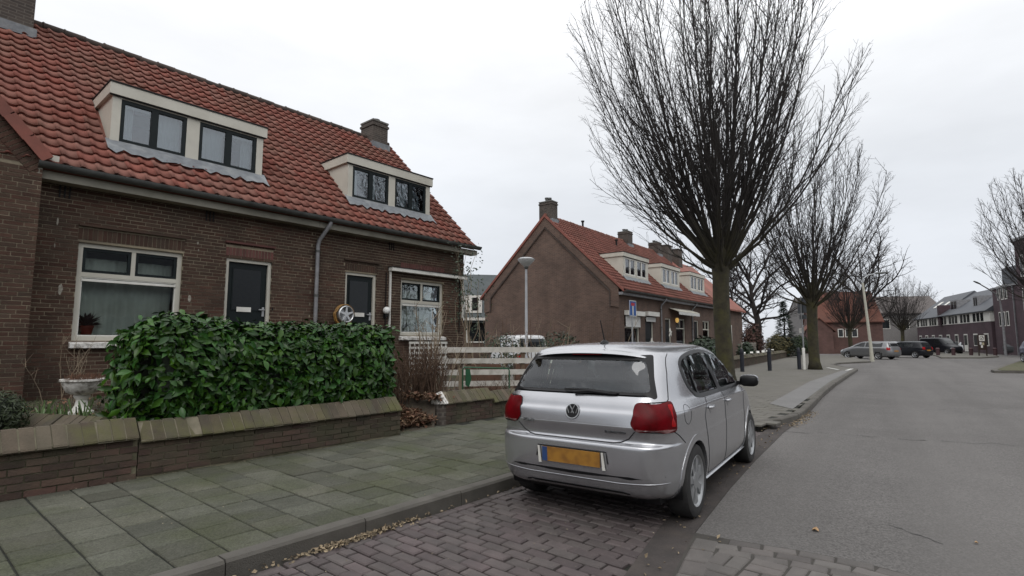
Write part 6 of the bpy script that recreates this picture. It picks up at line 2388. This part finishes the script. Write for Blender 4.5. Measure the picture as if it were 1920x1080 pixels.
M_purplebrick = brick_mat('purple_brickwork', (0.075, 0.045, 0.055), (0.060, 0.038, 0.046), (0.09, 0.06, 0.065))
M_slate2 = mat('dark_slate', (0.070, 0.076, 0.088), (0.055, 0.06, 0.07), scale=1, rough=0.6)
# modern row: near corner about 62 m off, far corner about 88 m
pa, pb = Vector((109.5, 5.6, 0)), Vector((82.3, -2.6, 0))
dd = pb - pa
ra = math.atan2(dd.y, dd.x)
LN = dd.length
mr_ = thing('modern_row', 'modern terrace with dark slate roof and white upper storey band', 'terrace', pa, ra)
def mr_box(nm, m_, *a, parent=None):
    b = MB()
    b.box(*a)
    return b.build(nm, m_, parent or mr_)
# facade looks towards +y in local axes reversed; find the side facing the camera
side = 1 if (Vector((-pa.x, -pa.y, 0)).dot(Vector((-math.sin(ra), math.cos(ra), 0))) > 0) else -1
def yy_(v):
    return v * side
def bx(nm, m_, x0, x1, y0, y1, z0, z1, parent=None):
    a, c = sorted((yy_(y0), yy_(y1)))
    return mr_box(nm, m_, x0, x1, a, c, z0, z1, parent=parent)
bx('wall', M_purplebrick, 0, LN, -8, 0, 0, 3.75)
band = bx('upper_band', M_white, 0.0, LN, -7.9, 0.06, 3.752, 5.0)
b = MB()
b.prism([(yy_(0.5), 4.98), (yy_(-4.0), 8.6), (yy_(-8.5), 4.98), (yy_(-8.5), 4.9), (yy_(0.5), 4.9)], 0, -0.3, LN * 0.42)
b.prism([(yy_(0.5), 5.02), (yy_(-4.0), 8.3), (yy_(-8.5), 5.02), (yy_(-8.5), 4.93), (yy_(0.5), 4.93)], 0, LN * 0.42 + 0.01, LN + 0.2)
rf = b.build('roof', M_slate2, mr_)
xx = 0.6
k = 0
while xx < LN - 1.2:
    w = bx('window', M_black, xx, xx + 0.75, 0.062, 0.10, 3.85, 4.85)
    bx('pane', M_farglass, xx + 0.06, xx + 0.69, 0.102, 0.11, 3.9, 4.8, parent=w)
    xx += 1.15 if k % 3 else 1.9
    k += 1
for k in range(9):
    x0 = 1.0 + k * LN / 9
    w = bx('door' if k % 3 == 0 else 'window', M_white, x0, x0 + 1.2, 0.002, 0.06, 0.2 if k % 3 == 0 else 0.9, 2.4)
    bx('pane', M_farglass, x0 + 0.12, x0 + 1.08, 0.062, 0.075, 1.0, 2.25, parent=w)
for x0, x1, z in ((3, 4.2, 6.6), (7, 8.2, 6.4)):
    b = MB()
    s_ = (8.6 - 4.98) / 4.5
    q0, q1 = yy_(0.5 - (z - 4.98) / s_), yy_(0.5 - (z + 0.9 - 4.98) / s_)
    b.add([(x0, q0, z + 0.03), (x1, q0, z + 0.03), (x1, q1, z + 0.93), (x0, q1, z + 0.93), (x0, q0, z + 0.09), (x1, q0, z + 0.09), (x1, q1, z + 0.99), (x0, q1, z + 0.99)], [(0, 1, 2, 3), (4, 5, 6, 7), (0, 1, 5, 4), (1, 2, 6, 5), (2, 3, 7, 6), (3, 0, 4, 7)])
    b.build('skylight', M_white, rf)
for x0, x1 in ((13.5, 16.0), (21.5, 23.0)):
    d = bx('roof_dormer', M_zinc_light, x0, x1, -2.2, -0.7, 5.7, 7.1)
    bx('pane', M_farglass, x0 + 0.25, (x0 + x1) / 2 - 0.12, -0.698, -0.68, 5.9, 6.9, parent=d)
    bx('pane', M_farglass, (x0 + x1) / 2 + 0.12, x1 - 0.25, -0.698, -0.68, 5.9, 6.9, parent=d)
bx('party_wall', M_purplebrick, LN * 0.42 - 0.5, LN * 0.42 + 0.4, -6, 0.3, 3.76, 6.6)
# tall block at the right edge
pc, pd = Vector((82.0, -2.9, 0)), Vector((60.0, -9.2, 0))
dd = pd - pc
ta = math.atan2(dd.y, dd.x)
TL = dd.length
tb = thing('apartment_block', 'tall purple brick apartment block with narrow white windows at the right edge', 'building', pc, ta)
sd = 1 if (Vector((-pc.x, -pc.y, 0)).dot(Vector((-math.sin(ta), math.cos(ta), 0))) > 0) else -1
def tbx(nm, m_, x0, x1, y0, y1, z0, z1, parent=None):
    a, c = sorted((y0 * sd, y1 * sd))
    b = MB()
    b.box(x0, x1, a, c, z0, z1)
    return b.build(nm, m_, parent or tb)
tbx('wall', M_purplebrick, 0, 8.2, -9, 0, 0, 7.3)
tbx('wall', M_purplebrick, 8.21, 22, -9, 0.6, 0, 11.5)
tbx('parapet', M_zinc_light, -0.1, 8.2, -9, 0.15, 7.302, 7.5)
tbx('slate_storey', M_slate2, 0.6, 8.2, -8, -0.8, 7.502, 9.6)
tbx('parapet', M_zinc_light, 8.2, 22.2, -9.1, 0.75, 11.502, 11.75)
for fl in range(2):
    for k in range(3):
        w = tbx('window', M_white, 1.4 + k * 0.95, 2.0 + k * 0.95, 0.002, 0.05, 1.2 + fl * 2.9 + 1.9, 3.2 + fl * 2.9 + 1.5)
        tbx('pane', M_farglass, 1.5 + k * 0.95, 1.9 + k * 0.95, 0.052, 0.06, 1.3 + fl * 2.9 + 1.9, 3.1 + fl * 2.9 + 1.5, parent=w)
for fl in range(3):
    for k in range(6):
        x0 = 9.2 + k * 1.5
        w = tbx('window', M_white, x0, x0 + 0.7, 0.602, 0.65, 1.2 + fl * 3.3, 3.4 + fl * 3.3)
        tbx('pane', M_farglass, x0 + 0.1, x0 + 0.6, 0.652, 0.66, 1.3 + fl * 3.3, 3.3 + fl * 3.3, parent=w)
tbx('downpipe', M_zinc_light, 8.0, 8.15, 0.01, 0.14, 0, 7.3)
tbx('drainpipe', M_zinc_light, 5.4, 5.52, 0.01, 0.12, 0, 7.3)

# the other side of the street and the row behind the camera: out of frame, seen in the reflections
for k, (x, y, w, rz, lb) in enumerate(((20.0, -15.0, 24.0, R(180), 'brick house row across the street, outside the picture'), (-6.0, -15.0, 26.0, R(180), 'farther brick house row across the street, outside the picture'), (-30.0, 10.6, 25.4, 0.0, 'brick house row behind the camera, outside the picture'))):
    plain_house('house_row', lb, 'houses', (x, y, 0), rz, w, 8, 4.1, 8.2, 'x', M_bricktex, M_slate2, [('f', 1.5 + 4.4 * i, 3.2 + 4.4 * i, 1.2, 2.9, 2) for i in range(int(w / 4.5))])

# ------------------------------------------------------------------ trees
class Brancher:
    def __init__(s, seed, env):
        s.r = random.Random(seed)
        s.env = env
        s.trunk, s.crown = MB(), MB()
        s.ntw = 0
    def path(s, p, d, ln, n, up, wob):
        pts = [p.copy()]
        d = d.normalized()
        st = ln / n
        for i in range(n):
            d = (d + Vector((0, 0, up)) + Vector((s.r.gauss(0, wob), s.r.gauss(0, wob), s.r.gauss(0, wob)))).normalized()
            p = p + d * st
            pts.append(p.copy())
            if not s.env(p):
                break
        return pts
    def fast_tube(s, mb, pts, r0, r1, n):
        d = (pts[-1] - pts[0])
        if d.length < 1e-4:
            return
        d.normalize()
        u = d.orthogonal().normalized()
        w = d.cross(u)
        k = len(pts)
        cs = [(math.cos(6.2832 * i / n), math.sin(6.2832 * i / n)) for i in range(n)]
        vs = []
        for j, p in enumerate(pts):
            r = r0 + (r1 - r0) * j / (k - 1)
            for c, sn in cs:
                vs.append((p.x + (u.x * c + w.x * sn) * r, p.y + (u.y * c + w.y * sn) * r, p.z + (u.z * c + w.z * sn) * r))
        o = len(mb.v)
        mb.v += vs
        for j in range(k - 1):
            for i in range(n):
                i2 = (i + 1) % n
                mb.f.append((o + j * n + i, o + j * n + i2, o + (j + 1) * n + i2, o + (j + 1) * n + i))
        mb.mi += [0] * ((k - 1) * n)
    def side(s, pts, r0, spec, level):
        """side shoots along a path"""
        sp = spec[level]
        tot = sum((b - a).length for a, b in zip(pts, pts[1:]))
        n = max(1, int(tot / sp['gap']))
        for i in range(n):
            t = sp['start'] + (1 - sp['start']) * (i + s.r.random()) / n
            f = t * (len(pts) - 1)
            k = min(int(f), len(pts) - 2)
            p = pts[k].lerp(pts[k + 1], f - k)
            d = (pts[k + 1] - pts[k]).normalized()
            a = s.r.uniform(0, 6.283)
            u = d.orthogonal().normalized()
            w = d.cross(u)
            q = u * math.cos(a) + w * math.sin(a)
            if sp.get('out'):
                q = (q + Vector((p.x, p.y, 0)).normalized() * sp['out']).normalized()
            ang = R(s.r.uniform(*sp['ang']))
            nd = d * math.cos(ang) + q * math.sin(ang)
            ln = sp['len'] * s.r.uniform(0.55, 1.15) * (1.15 - 0.55 * t)
            rr = max(sp['rmin'], r0 * (1 - 0.75 * t) * sp['rf'])
            pp = s.path(p, nd, ln, sp['seg'], sp['up'], sp['wob'])
            if len(pp) < 2:
                continue
            s.fast_tube(s.crown if level > 0 or sp.get('crown') else s.trunk, pp, rr, max(0.002, rr * sp.get('tip', 0.3)), sp['sides'])
            if level + 1 < len(spec):
                s.side(pp, rr, spec, level + 1)
def vase_tree(seed, fork, height, rx, trunk_r, limbs, spec, lean=0.0, limb_r=0.085):
    """upright street tree: limbs fan out from one fork towards points spread over the crown"""
    cz = fork + (height - fork) * 0.50
    hz = (height - fork) * 0.50
    def env(p):
        k = 1.0 + 0.09 * mnoise.noise(Vector((math.atan2(p.y, p.x) * 1.3, p.z * 0.5, seed)))
        low = 1.0 if p.z > cz else 1.1
        return ((p.x - lean) ** 2 + p.y ** 2) / (rx * k) ** 2 + ((p.z - cz) / (hz * k * low)) ** 2 < 1.0
    B = Brancher(seed, env)
    r = B.r
    tp = []
    for i in range(13):
        z = fork * 1.22 * i / 12
        tp.append(Vector((0.04 * math.sin(z * 0.9) + lean * 0.02 * z, 0.035 * math.cos(z * 1.1), z)))
    rad = [trunk_r * (0.95 + 0.35 * math.exp(-q.z / 0.15) - 0.06 * q.z / fork) * (1.12 if q.z > fork * 0.88 else 1.0) for q in tp]
    rad[-1] *= 0.6
    B.trunk.tube(tp, rad, 16)
    for i in range(limbs):
        rho = ((i + 0.5) / limbs) ** 0.41 * 0.97
        a = i * 2.39996 + r.uniform(-0.25, 0.25)
        if rho < 0.80 or i % 3 == 0:
            zt = cz + hz * math.sqrt(max(0.02, 1 - rho * rho)) * r.uniform(0.85, 1.0)
        else:
            zt = cz + hz * r.uniform(-0.65, 0.40)
        kk = 1.0 if zt > cz else math.sqrt(max(0.25, 1 - ((zt - cz) / (hz * 1.1)) ** 2))
        tgt = Vector((lean + rx * rho * kk * math.cos(a), rx * rho * kk * math.sin(a), zt))
        z0 = fork * (1.16 - 0.30 * rho + r.uniform(-0.03, 0.03))
        p0 = Vector((tp[-3].x, tp[-3].y, z0)) + Vector((math.cos(a), math.sin(a), 0)) * trunk_r * 0.35
        h = tgt - p0
        c = p0 + Vector((h.x * 0.72, h.y * 0.72, h.z * (0.30 + 0.1 * r.random())))
        n = 15
        ph, am = r.uniform(0, 6), r.uniform(0.03, 0.09)
        pts = []
        for k in range(n + 1):
            t = k / n
            q = p0 * (1 - t) ** 2 + c * 2 * t * (1 - t) + tgt * t * t
            w = am * math.sin(t * 9 + ph) * t
            pts.append(q + Vector((w + r.gauss(0, 0.02), w * 0.6 + r.gauss(0, 0.02), 0)))
        lr = limb_r * r.uniform(0.75, 1.2) * (1.15 - 0.4 * rho)
        k = n // 2
        B.fast_tube(B.trunk, pts[:k + 1], lr, lr * 0.45, 7)
        B.fast_tube(B.trunk, pts[k:], lr * 0.45, 0.007, 5)
        B.side(pts, lr, spec, 0)
    return B
SPEC1 = [dict(gap=0.36, start=0.14, ang=(16, 40), len=2.3, seg=7, up=0.085, wob=0.03, rf=0.42, rmin=0.010, sides=4, crown=True, out=0.35, tip=0.4),
         dict(gap=0.29, start=0.10, ang=(20, 42), len=0.75, seg=4, up=0.05, wob=0.07, rf=0.5, rmin=0.0052, sides=3, tip=0.5, out=0.2),
         dict(gap=0.20, start=0.15, ang=(25, 55), len=0.26, seg=2, up=0.06, wob=0.10, rf=0.5, rmin=0.0034, sides=3, tip=0.6)]
SPEC2 = [dict(gap=0.40, start=0.14, ang=(16, 40), len=1.9, seg=6, up=0.085, wob=0.03, rf=0.42, rmin=0.012, sides=4, crown=True, out=0.35, tip=0.4),
         dict(gap=0.26, start=0.10, ang=(20, 45), len=0.65, seg=3, up=0.05, wob=0.07, rf=0.5, rmin=0.007, sides=3, tip=0.5, out=0.2),
         dict(gap=0.30, start=0.2, ang=(25, 55), len=0.26, seg=1, up=0.06, wob=0.1, rf=0.5, rmin=0.0050, sides=3, tip=0.6)]
SPEC3 = [dict(gap=0.60, start=0.15, ang=(25, 60), len=3.2, seg=6, up=0.02, wob=0.10, rf=0.60, rmin=0.022, sides=4, crown=True, out=0.3),
         dict(gap=0.42, start=0.12, ang=(25, 60), len=1.3, seg=3, up=0.02, wob=0.12, rf=0.55, rmin=0.014, sides=3, tip=0.5),
         dict(gap=0.34, start=0.2, ang=(25, 60), len=0.5, seg=1, up=0.02, wob=0.1, rf=0.5, rmin=0.011, sides=3, tip=0.6)]
def plant_tree(B, name, label, loc, rz=0, s=1.0, group=None, meshes=None, tm=None):
    t_ = thing(name, label, 'tree', loc, rz, group)
    t_.scale = (s, s, s)
    if meshes is None:
        meshes = (fast_mesh(B.trunk, 'trunk', tm or M_trunk, True), fast_mesh(B.crown, 'crown', M_bark, False))
    link('trunk', meshes[0], t_)
    link('crown', meshes[1], t_)
    return meshes
def fast_mesh(mb, name, m_, smooth):
    me = bpy.data.meshes.new(name)
    me.from_pydata(mb.v, [], mb.f)
    me.materials.append(m_)
    me.polygons.foreach_set('use_smooth', [True] * len(me.polygons))
    return me
# bark: green moss low on the trunk, bare and dark above (follows height on the tree itself)
nt = M_trunk.node_tree
bs = nt.nodes['Principled BSDF']
src = bs.inputs['Base Color'].links[0].from_socket
tc, sp_, mr, mx = (nt.nodes.new(t) for t in ('ShaderNodeTexCoord', 'ShaderNodeSeparateXYZ', 'ShaderNodeMapRange', 'ShaderNodeMixRGB'))
nt.links.new(tc.outputs['Object'], sp_.inputs[0])
nt.links.new(sp_.outputs['Z'], mr.inputs['Value'])
mr.inputs['From Min'].default_value, mr.inputs['From Max'].default_value = 3.0, 5.2
nt.links.new(mr.outputs[0], mx.inputs['Fac'])
nt.links.new(src, mx.inputs[1])
mx.inputs[2].default_value = (0.026, 0.022, 0.020, 1)
nt.links.new(mx.outputs[0], bs.inputs['Base Color'])

GT = 'bare street trees'
B = vase_tree(3, 3.75, 14.0, 4.15, 0.245, 46, SPEC1, lean=0.45, limb_r=0.066)
plant_tree(B, 'street_tree', 'tallest bare vase-shaped street tree with mossy trunk behind the silver hatchback', (15.42, 5.12, 0.09), R(130), 1.0, GT)
B = vase_tree(8, 3.4, 11.3, 3.75, 0.25, 36, SPEC2, limb_r=0.060)
m2 = plant_tree(B, 'street_tree', 'second bare street tree at the pavement corner left of the leaning post', (28.9, 5.45, 0.09), R(80), 1.0, GT)
p = ground_at(1988, 33, 0.12)
plant_tree(None, 'street_tree', 'bare tree crown reaching in from the right picture edge', p, R(200), 1.12, GT, m2)
p = ground_at(1595, 50)
plant_tree(None, 'street_tree', 'small bare tree standing in front of the red brick hall windows', p, R(130), 0.80, GT, m2)
p = ground_at(1693, 78)
plant_tree(None, 'street_tree', 'slender bare tree between the hall and the modern row', p, R(10), 1.0, GT, m2)
def wild_env(height, rx, fork):
    cz = fork + (height - fork) * 0.5
    return lambda p: (p.x ** 2 + p.y ** 2) / rx ** 2 + ((p.z - cz) / ((height - fork) * 0.62)) ** 2 < 1
def wild_tree(seed, fork, height, rx, tr, limbs):
    B = Brancher(seed, wild_env(height, rx, fork))
    r = B.r
    tp = [Vector((0.25 * math.sin(i * 0.5 + seed), 0.2 * math.cos(i * 0.6), fork * 1.9 * i / 12)) for i in range(13)]
    B.trunk.tube(tp, [tr * (1.35 - 0.9 * i / 12) for i in range(13)], 10)
    for i in range(limbs):
        t = i / (limbs - 1)
        k = 5 + t * 7
        q = tp[min(12, int(k))]
        a = i * 2.4 + r.uniform(-0.4, 0.4)
        el = R(80 - 62 * t + r.uniform(-10, 10))
        d = Vector((math.cos(a) * math.sin(el), math.sin(a) * math.sin(el), math.cos(el)))
        pts = B.path(q, d, (height - fork) * r.uniform(0.6, 0.95), 12, 0.05, 0.13)
        if len(pts) > 2:
            B.fast_tube(B.trunk, pts, tr * 0.42, 0.02, 6)
            B.side(pts, tr * 0.42, SPEC3, 0)
    return B
B = wild_tree(12, 3.6, 13.5, 5.6, 0.32, 15)
p = ground_at(1418, 52)
m3 = plant_tree(B, 'garden_tree', 'dark spreading bare tree behind the house right of the big trunk', p, 0, 1.0, None, None, M_bark)
p = ground_at(1616, 66)
plant_tree(None, 'garden_tree', 'old spreading bare tree reaching out over the hall roof', p, R(150), 1.12, None, m3)
p = ground_at(1360, 60)
plant_tree(None, 'garden_tree', 'spreading bare tree mostly hidden by the big trunk', p, R(70), 0.95, None, m3)
p = ground_at(1745, 130)
plant_tree(None, 'garden_tree', 'faint bare tree far off above the slate roof', p, R(250), 1.1, None, m3)
# conifer and garden shrubs of the second row
p = ground_at(1472, 46)
t_ = thing('conifer', 'small dark green conifer beyond the second row gardens', 'conifer', p)
b = MB()
b.tube([(0, 0, 0), (0, 0, 4.5)], [0.12, 0.02], 6)
b.build('trunk', M_bark, t_)
b = MB()
r_ = random.Random(77)
for i in range(2600):
    z = 4.7 * r_.random() ** 1.2
    rr = (1.45 * (1 - z / 4.9)) * (0.65 + 0.35 * math.sin(z * 7) ** 2) * r_.uniform(0.5, 1.05)
    a = r_.uniform(0, 6.283)
    p0 = Vector((rr * math.cos(a), rr * math.sin(a), z + 0.2))
    d = Vector((math.cos(a), math.sin(a), r_.uniform(-0.5, 0.3))) * r_.uniform(0.15, 0.32)
    w = Vector((-math.sin(a), math.cos(a), r_.uniform(-.4, .4))) * 0.06
    b.add([p0 - w, p0 + d, p0 + w], [(0, 1, 2)])
b.build('foliage', mat('conifer_needles', (0.018, 0.035, 0.022), (0.012, 0.024, 0.015), scale=3, rough=0.8, vary=0.4), t_)
M_brush = mat('reddish_brush', (0.075, 0.036, 0.028), (0.05, 0.026, 0.021), scale=5, rough=0.9, vary=0.3)
def bush_px(label, px, d, w, h, m_, seed, name='garden_bush', s=2.0, n=1600, inner=True):
    p = ground_at(px, d, 0.1)
    return leafy_ball(name, label, 'bush', p, w / 2, w / 2 * 0.7, h / 2, n, m_, seed, s, inner)
bush_px('reddish brown bush right of the big trunk', 1412, 38, 1.9, 2.6, M_brush, 61)
bush_px('brownish clipped bush behind the far garden wall', 1462, 46, 3.0, 2.0, mat('brown_hedge_leaf', (0.085, 0.072, 0.030), (0.06, 0.055, 0.025), scale=3, rough=0.9, vary=0.3), 62)
bush_px('green clipped bush left of the second street tree', 1500, 54, 2.6, 1.9, mat('far_green_leaf', (0.035, 0.055, 0.02), (0.025, 0.04, 0.015), scale=3, rough=0.8, vary=0.3), 63)
bush_px('dark green bush under the far row windows', 1325, 26, 2.4, 1.5, M_leaf_ever, 64)
bush_px('low dark bush behind the first black bollard', 1398, 33, 1.2, 1.2, M_leaf_ever, 65)

# ------------------------------------------------------------------ street furniture
def lamp_cone(label, loc, H):
    t_ = thing('street_lamp', label, 'street lamp', loc)
    b = MB()
    b.lathe([(0.085, -0.05), (0.085, 0.9), (0.06, 0.95), (0.045, H - 0.02)], 14)
    b.build('pole', mat('lamp_grey', (0.40, 0.41, 0.43), (0.33, 0.34, 0.36), scale=4, rough=0.5, metal=0.2), t_, True)
    b = MB()
    b.lathe([(0.05, H - 0.08), (0.09, H - 0.02), (0.09, H + 0.03), (0.05, H + 0.04)], 18)
    b.build('collar', M_zinc, t_, True)
    b = MB()
    b.lathe([(0.09, H + 0.031), (0.18, H + 0.12), (0.325, H + 0.27), (0.33, H + 0.29)], 24, caps=False)
    b.build('diffuser', mat('frosted_shade', (0.55, 0.56, 0.56), (0.48, 0.49, 0.49), scale=3, rough=0.3), t_, True)
    b = MB()
    b.lathe([(0.335, H + 0.292), (0.34, H + 0.33), (0.25, H + 0.38), (0.0, H + 0.40)], 24)
    b.build('lid', mat('lamp_lid', (0.45, 0.46, 0.47), rough=0.5), t_, True)
    return t_
p = ground_at(987, 21)
lamp_cone('grey street lamp with conical white shade in front of the brick gable', (p.x, p.y, 0.1), 4.25)
# dead end sign
p = ground_at(1186, 20)
sg = thing('traffic_sign', 'blue square dead end sign on a grey pole before the roller shutters', 'sign', (p.x, p.y, 0.1), R(3))
b = MB()
b.lathe([(0.03, -0.05), (0.03, 2.85)], 10)
b.build('pole', M_steel, sg)
b = MB()
b.box(-0.30, 0.30, -0.045, -0.033, 2.25, 2.85)
pl_ = b.build('plate', mat('sign_blue', (0.02, 0.12, 0.42), rough=0.4), sg)
b = MB()
frame_rect(b, -0.30, 0.30, 2.25, 2.85, -0.049, -0.046, 0.03)
b.box(-0.055, 0.055, -0.049, -0.046, 2.30, 2.64)
b.build('white_stem', M_white, pl_)
b = MB()
b.box(-0.16, 0.16, -0.049, -0.046, 2.65, 2.76)
b.build('red_bar', mat('sign_red', (0.5, 0.02, 0.03), rough=0.4), pl_)
# sign seen from its back by the second tree
p = ground_at(1506, 27)
s2 = thing('traffic_sign', 'sign panel seen from behind on a pole left of the second tree', 'sign', (p.x, p.y, 0.1), R(40))
b = MB()
b.lathe([(0.035, -0.05), (0.035, 3.6)], 10)
b.build('pole', M_steel, s2)
b = MB()
b.box(-0.42, 0.42, -0.05, -0.036, 2.75, 3.55)
b.build('plate', mat('sign_back', (0.10, 0.115, 0.13), rough=0.5), s2)
b = MB()
b.box(-0.35, 0.30, -0.05, -0.036, 2.45, 2.66)
b.build('small_plate', MATS['sign_back'], s2)
b = MB()
b.box(-0.05, 0.40, -0.05, -0.036, 1.75, 2.0)
b.build('lower_plate', M_white, s2)
# bollards
b = MB()
b.lathe([(0.085, -0.05), (0.085, 0.80), (0.095, 0.81), (0.095, 0.86), (0.075, 0.87), (0.075, 0.93), (0.05, 1.0), (0.0, 1.02)], 14)
bol = b.mesh('bollard', mat('black_cast_iron', (0.012, 0.014, 0.022), rough=0.45), True)
for (x, y), lb in zip(((24.6, 7.48), (26.3, 6.8), (28.5, 6.05)), ('black bollard nearest the big tree trunk', 'black bollard in the middle of the open pavement', 'black bollard close against the second street tree')):
    o = link('bollard', bol)
    o.location = (x, y, 0.098)
    tag(o, lb, 'bollard', 'black bollards on the pavement')
b = MB()
b.lathe([(0.07, -0.05), (0.07, 1.0), (0.0, 1.03)], 10)
o = b.build('marker_post', M_white, None, True)
o.location = (28.55, 5.85, 0.098)
tag(o, 'white marker post touching the second street tree', 'post')
# leaning post with a lamp arm
p = ground_at(1633, 37, 0.1)
lp_ = thing('lamp_post', 'pale slightly leaning lamp post in front of the grey estate car', 'lamp post', p, R(-50))
b = MB()
b.tube([(0, 0, -0.05), (-0.03, 0, 1.0), (-0.30, 0, 5.4)], [0.14, 0.10, 0.07], 12)
b.build('pole', mat('cream_pole', (0.44, 0.43, 0.36), (0.37, 0.36, 0.30), scale=4, rough=0.6), lp_, True)
b = MB()
b.tube([(-0.30, 0, 5.35), (-0.25, 0, 5.7), (0.1, 0, 5.95), (0.6, 0, 6.05)], 0.04, 8)
b.build('arm', M_steel, lp_, True)
b = MB()
b.lathe([(0.0, -0.45), (0.10, -0.40), (0.13, 0.0), (0.09, 0.40), (0.0, 0.45)], 10, M=Matrix.Translation((1.05, 0, 6.1)) @ Matrix.Rotation(R(85), 4, 'Y') @ Matrix.Diagonal((0.6, 1, 1, 1)))
b.build('lamp_head', M_zinc, lp_, True)
# arched lamp by the tall block
p = ground_at(1884, 52, 0.1)
al = thing('lamp_post', 'curved lamp post before the tall brick block', 'lamp post', p, R(140))
b = MB()
b.tube([(0, 0, -0.05), (0, 0, 4.2), (0.15, 0, 5.3), (0.6, 0, 6.0), (1.3, 0, 6.4), (2.3, 0, 6.9)], [0.12, 0.09, 0.075, 0.065, 0.06, 0.05], 10)
b.build('pole', M_zinc_light, al, True)
b = MB()
b.lathe([(0.0, -0.4), (0.09, -0.36), (0.12, 0.0), (0.08, 0.36), (0.0, 0.4)], 10, M=Matrix.Translation((2.65, 0, 7.05)) @ Matrix.Rotation(R(70), 4, 'Y') @ Matrix.Diagonal((0.6, 1, 1, 1)))
b.build('lamp_head', M_zinc, al, True)
# notice board on the far refuge
p = ground_at(1841, 50, 0.1)
nb_ = thing('notice_board', 'dark framed notice board with white panel on the far refuge', 'notice board', p, R(-50))
M_frame = mat('board_frame', (0.035, 0.02, 0.016), rough=0.6)
for xx in (-0.40, 0.32):
    b = MB()
    b.box(xx, xx + 0.08, -0.04, 0.04, -0.05, 1.95)
    b.build('post', M_frame, nb_)
b = MB()
b.box(-0.318, 0.318, -0.02, 0.02, 0.55, 2.0)
b.build('board', M_frame, nb_)
b = MB()
b.box(-0.26, 0.26, -0.026, -0.022, 1.38, 1.92)
wp_ = b.build('white_panel', M_white, nb_)
b = MB()
b.bar((-0.12, -0.029, 1.5), (0.12, -0.029, 1.8), 0.05, 0.004, (0, 1, 0))
b.lathe([(0.15, 0.0), (0.19, 0.0)], 20, M=Matrix.Translation((0, -0.029, 1.65)) @ Matrix.Rotation(R(90), 4, 'X'), caps=False)
b.build('dark_symbol', mat('symbol_black', (0.02, 0.02, 0.022), rough=0.6), wp_)
for k, (x, z) in enumerate(((-0.15, 1.05), (0.08, 1.0), (-0.05, 0.75))):
    b = MB()
    b.box(x - 0.09, x + 0.10, -0.026, -0.022, z, z + 0.24)
    b.build('paper_notice', (M_blind, mat('notice_pale', (0.5, 0.45, 0.3), rough=0.8), M_white)[k], nb_)
# red brown refuge bollards
b = MB()
b.lathe([(0.16, -0.05), (0.16, 0.55), (0.18, 0.56), (0.18, 0.66), (0.1, 0.72), (0.0, 0.73)], 10)
rb = b.mesh('refuge_bollard', mat('red_brown_iron', (0.055, 0.022, 0.026), rough=0.6), True)
for px, lb in ((1757, 'squat dark red bollard leftmost on the far refuge'), (1786, 'squat dark red bollard in the middle of the far refuge'), (1819, 'squat dark red bollard beside the notice board'), (1864, 'squat dark red bollard right of the notice board')):
    o = link('refuge_bollard', rb)
    q = ground_at(px, 52, 0.1)
    o.location = q
    tag(o, lb, 'bollard', 'dark red bollards on the far refuge')
# far garden wall with white stones, picket fence
fw_ = garden_wall('garden_wall', 'long low garden wall of the second row behind the black bollards', (25.0, 8.35, 0.1), R(7.2), [(0, 33.0, 0.42)], 0.25)
for k in range(6):
    b = MB()
    pts = [(0.20 * math.cos(a) * rnd.uniform(0.6, 1.2), 0.09 * math.sin(a) * rnd.uniform(0.6, 1.2)) for a in np.linspace(0, 6.283, 8)[:-1]]
    b.prism(pts, 1, 0.0, 0.16)
    o = b.build('white_stone', M_white)
    u = 5.5 + k * 2.3 + rnd.uniform(-0.3, 0.3)
    o.location = (25.0 + u * 0.9921, 8.35 + u * 0.1253 + 0.02, 0.1 + 0.66)
    o.rotation_euler = (0, rnd.uniform(-0.5, 0.5), 0.28)
    tag(o, ('first', 'second', 'third', 'fourth', 'fifth', 'sixth')[k] + ' white stone from the left on the long low far garden wall', 'stone', 'white stones on the far garden wall')
pk = thing('picket_fence', 'grey wooden picket fence behind the long low garden wall', 'fence', (34.0, 10.35, 0.1), R(7.2))
for k in range(34):
    b = MB()
    h = 1.25 + rnd.gauss(0, 0.02)
    b.prism([(k * 0.17, 0.0), (k * 0.17 + 0.09, 0.0), (k * 0.17 + 0.09, h - 0.06), (k * 0.17 + 0.045, h), (k * 0.17, h - 0.06)], 1, -0.02, 0.0)
    b.build('picket', mat('grey_wood', (0.21, 0.19, 0.165), (0.16, 0.145, 0.125), scale=4, rough=0.9), pk)
for z in (0.3, 0.9):
    b = MB()
    b.box(0, 5.8, 0.003, 0.04, z, z + 0.08)
    b.build('rail', MATS['grey_wood'], pk)
# green wheelie bin by the far row
p = ground_at(1340, 25.5, 0.1)
bn = thing('wheelie_bin', 'dark green wheelie bin just left of the big tree trunk', 'bin', p, R(10))
b = MB()
b.prism([(-0.24, 0.08), (0.22, 0.08), (0.28, 1.0), (-0.28, 1.0)], 1, -0.30, 0.30)
b.build('bin_body', mat('bin_green', (0.012, 0.04, 0.028), rough=0.5), bn)
b = MB()
b.prism([(-0.31, 1.003), (0.31, 1.003), (0.30, 1.06), (-0.22, 1.10), (-0.31, 1.06)], 1, -0.32, 0.32)
b.build('bin_lid', mat('bin_lid', (0.10, 0.11, 0.11), rough=0.5), bn)
for s in (-0.25, 0.25):
    b = MB()
    b.lathe([(0.09, -0.03), (0.09, 0.03)], 12, M=Matrix.Translation((-0.2, s, 0.09)) @ Matrix.Rotation(R(90), 4, 'X'))
    b.build('bin_wheel', M_tyre, bn)
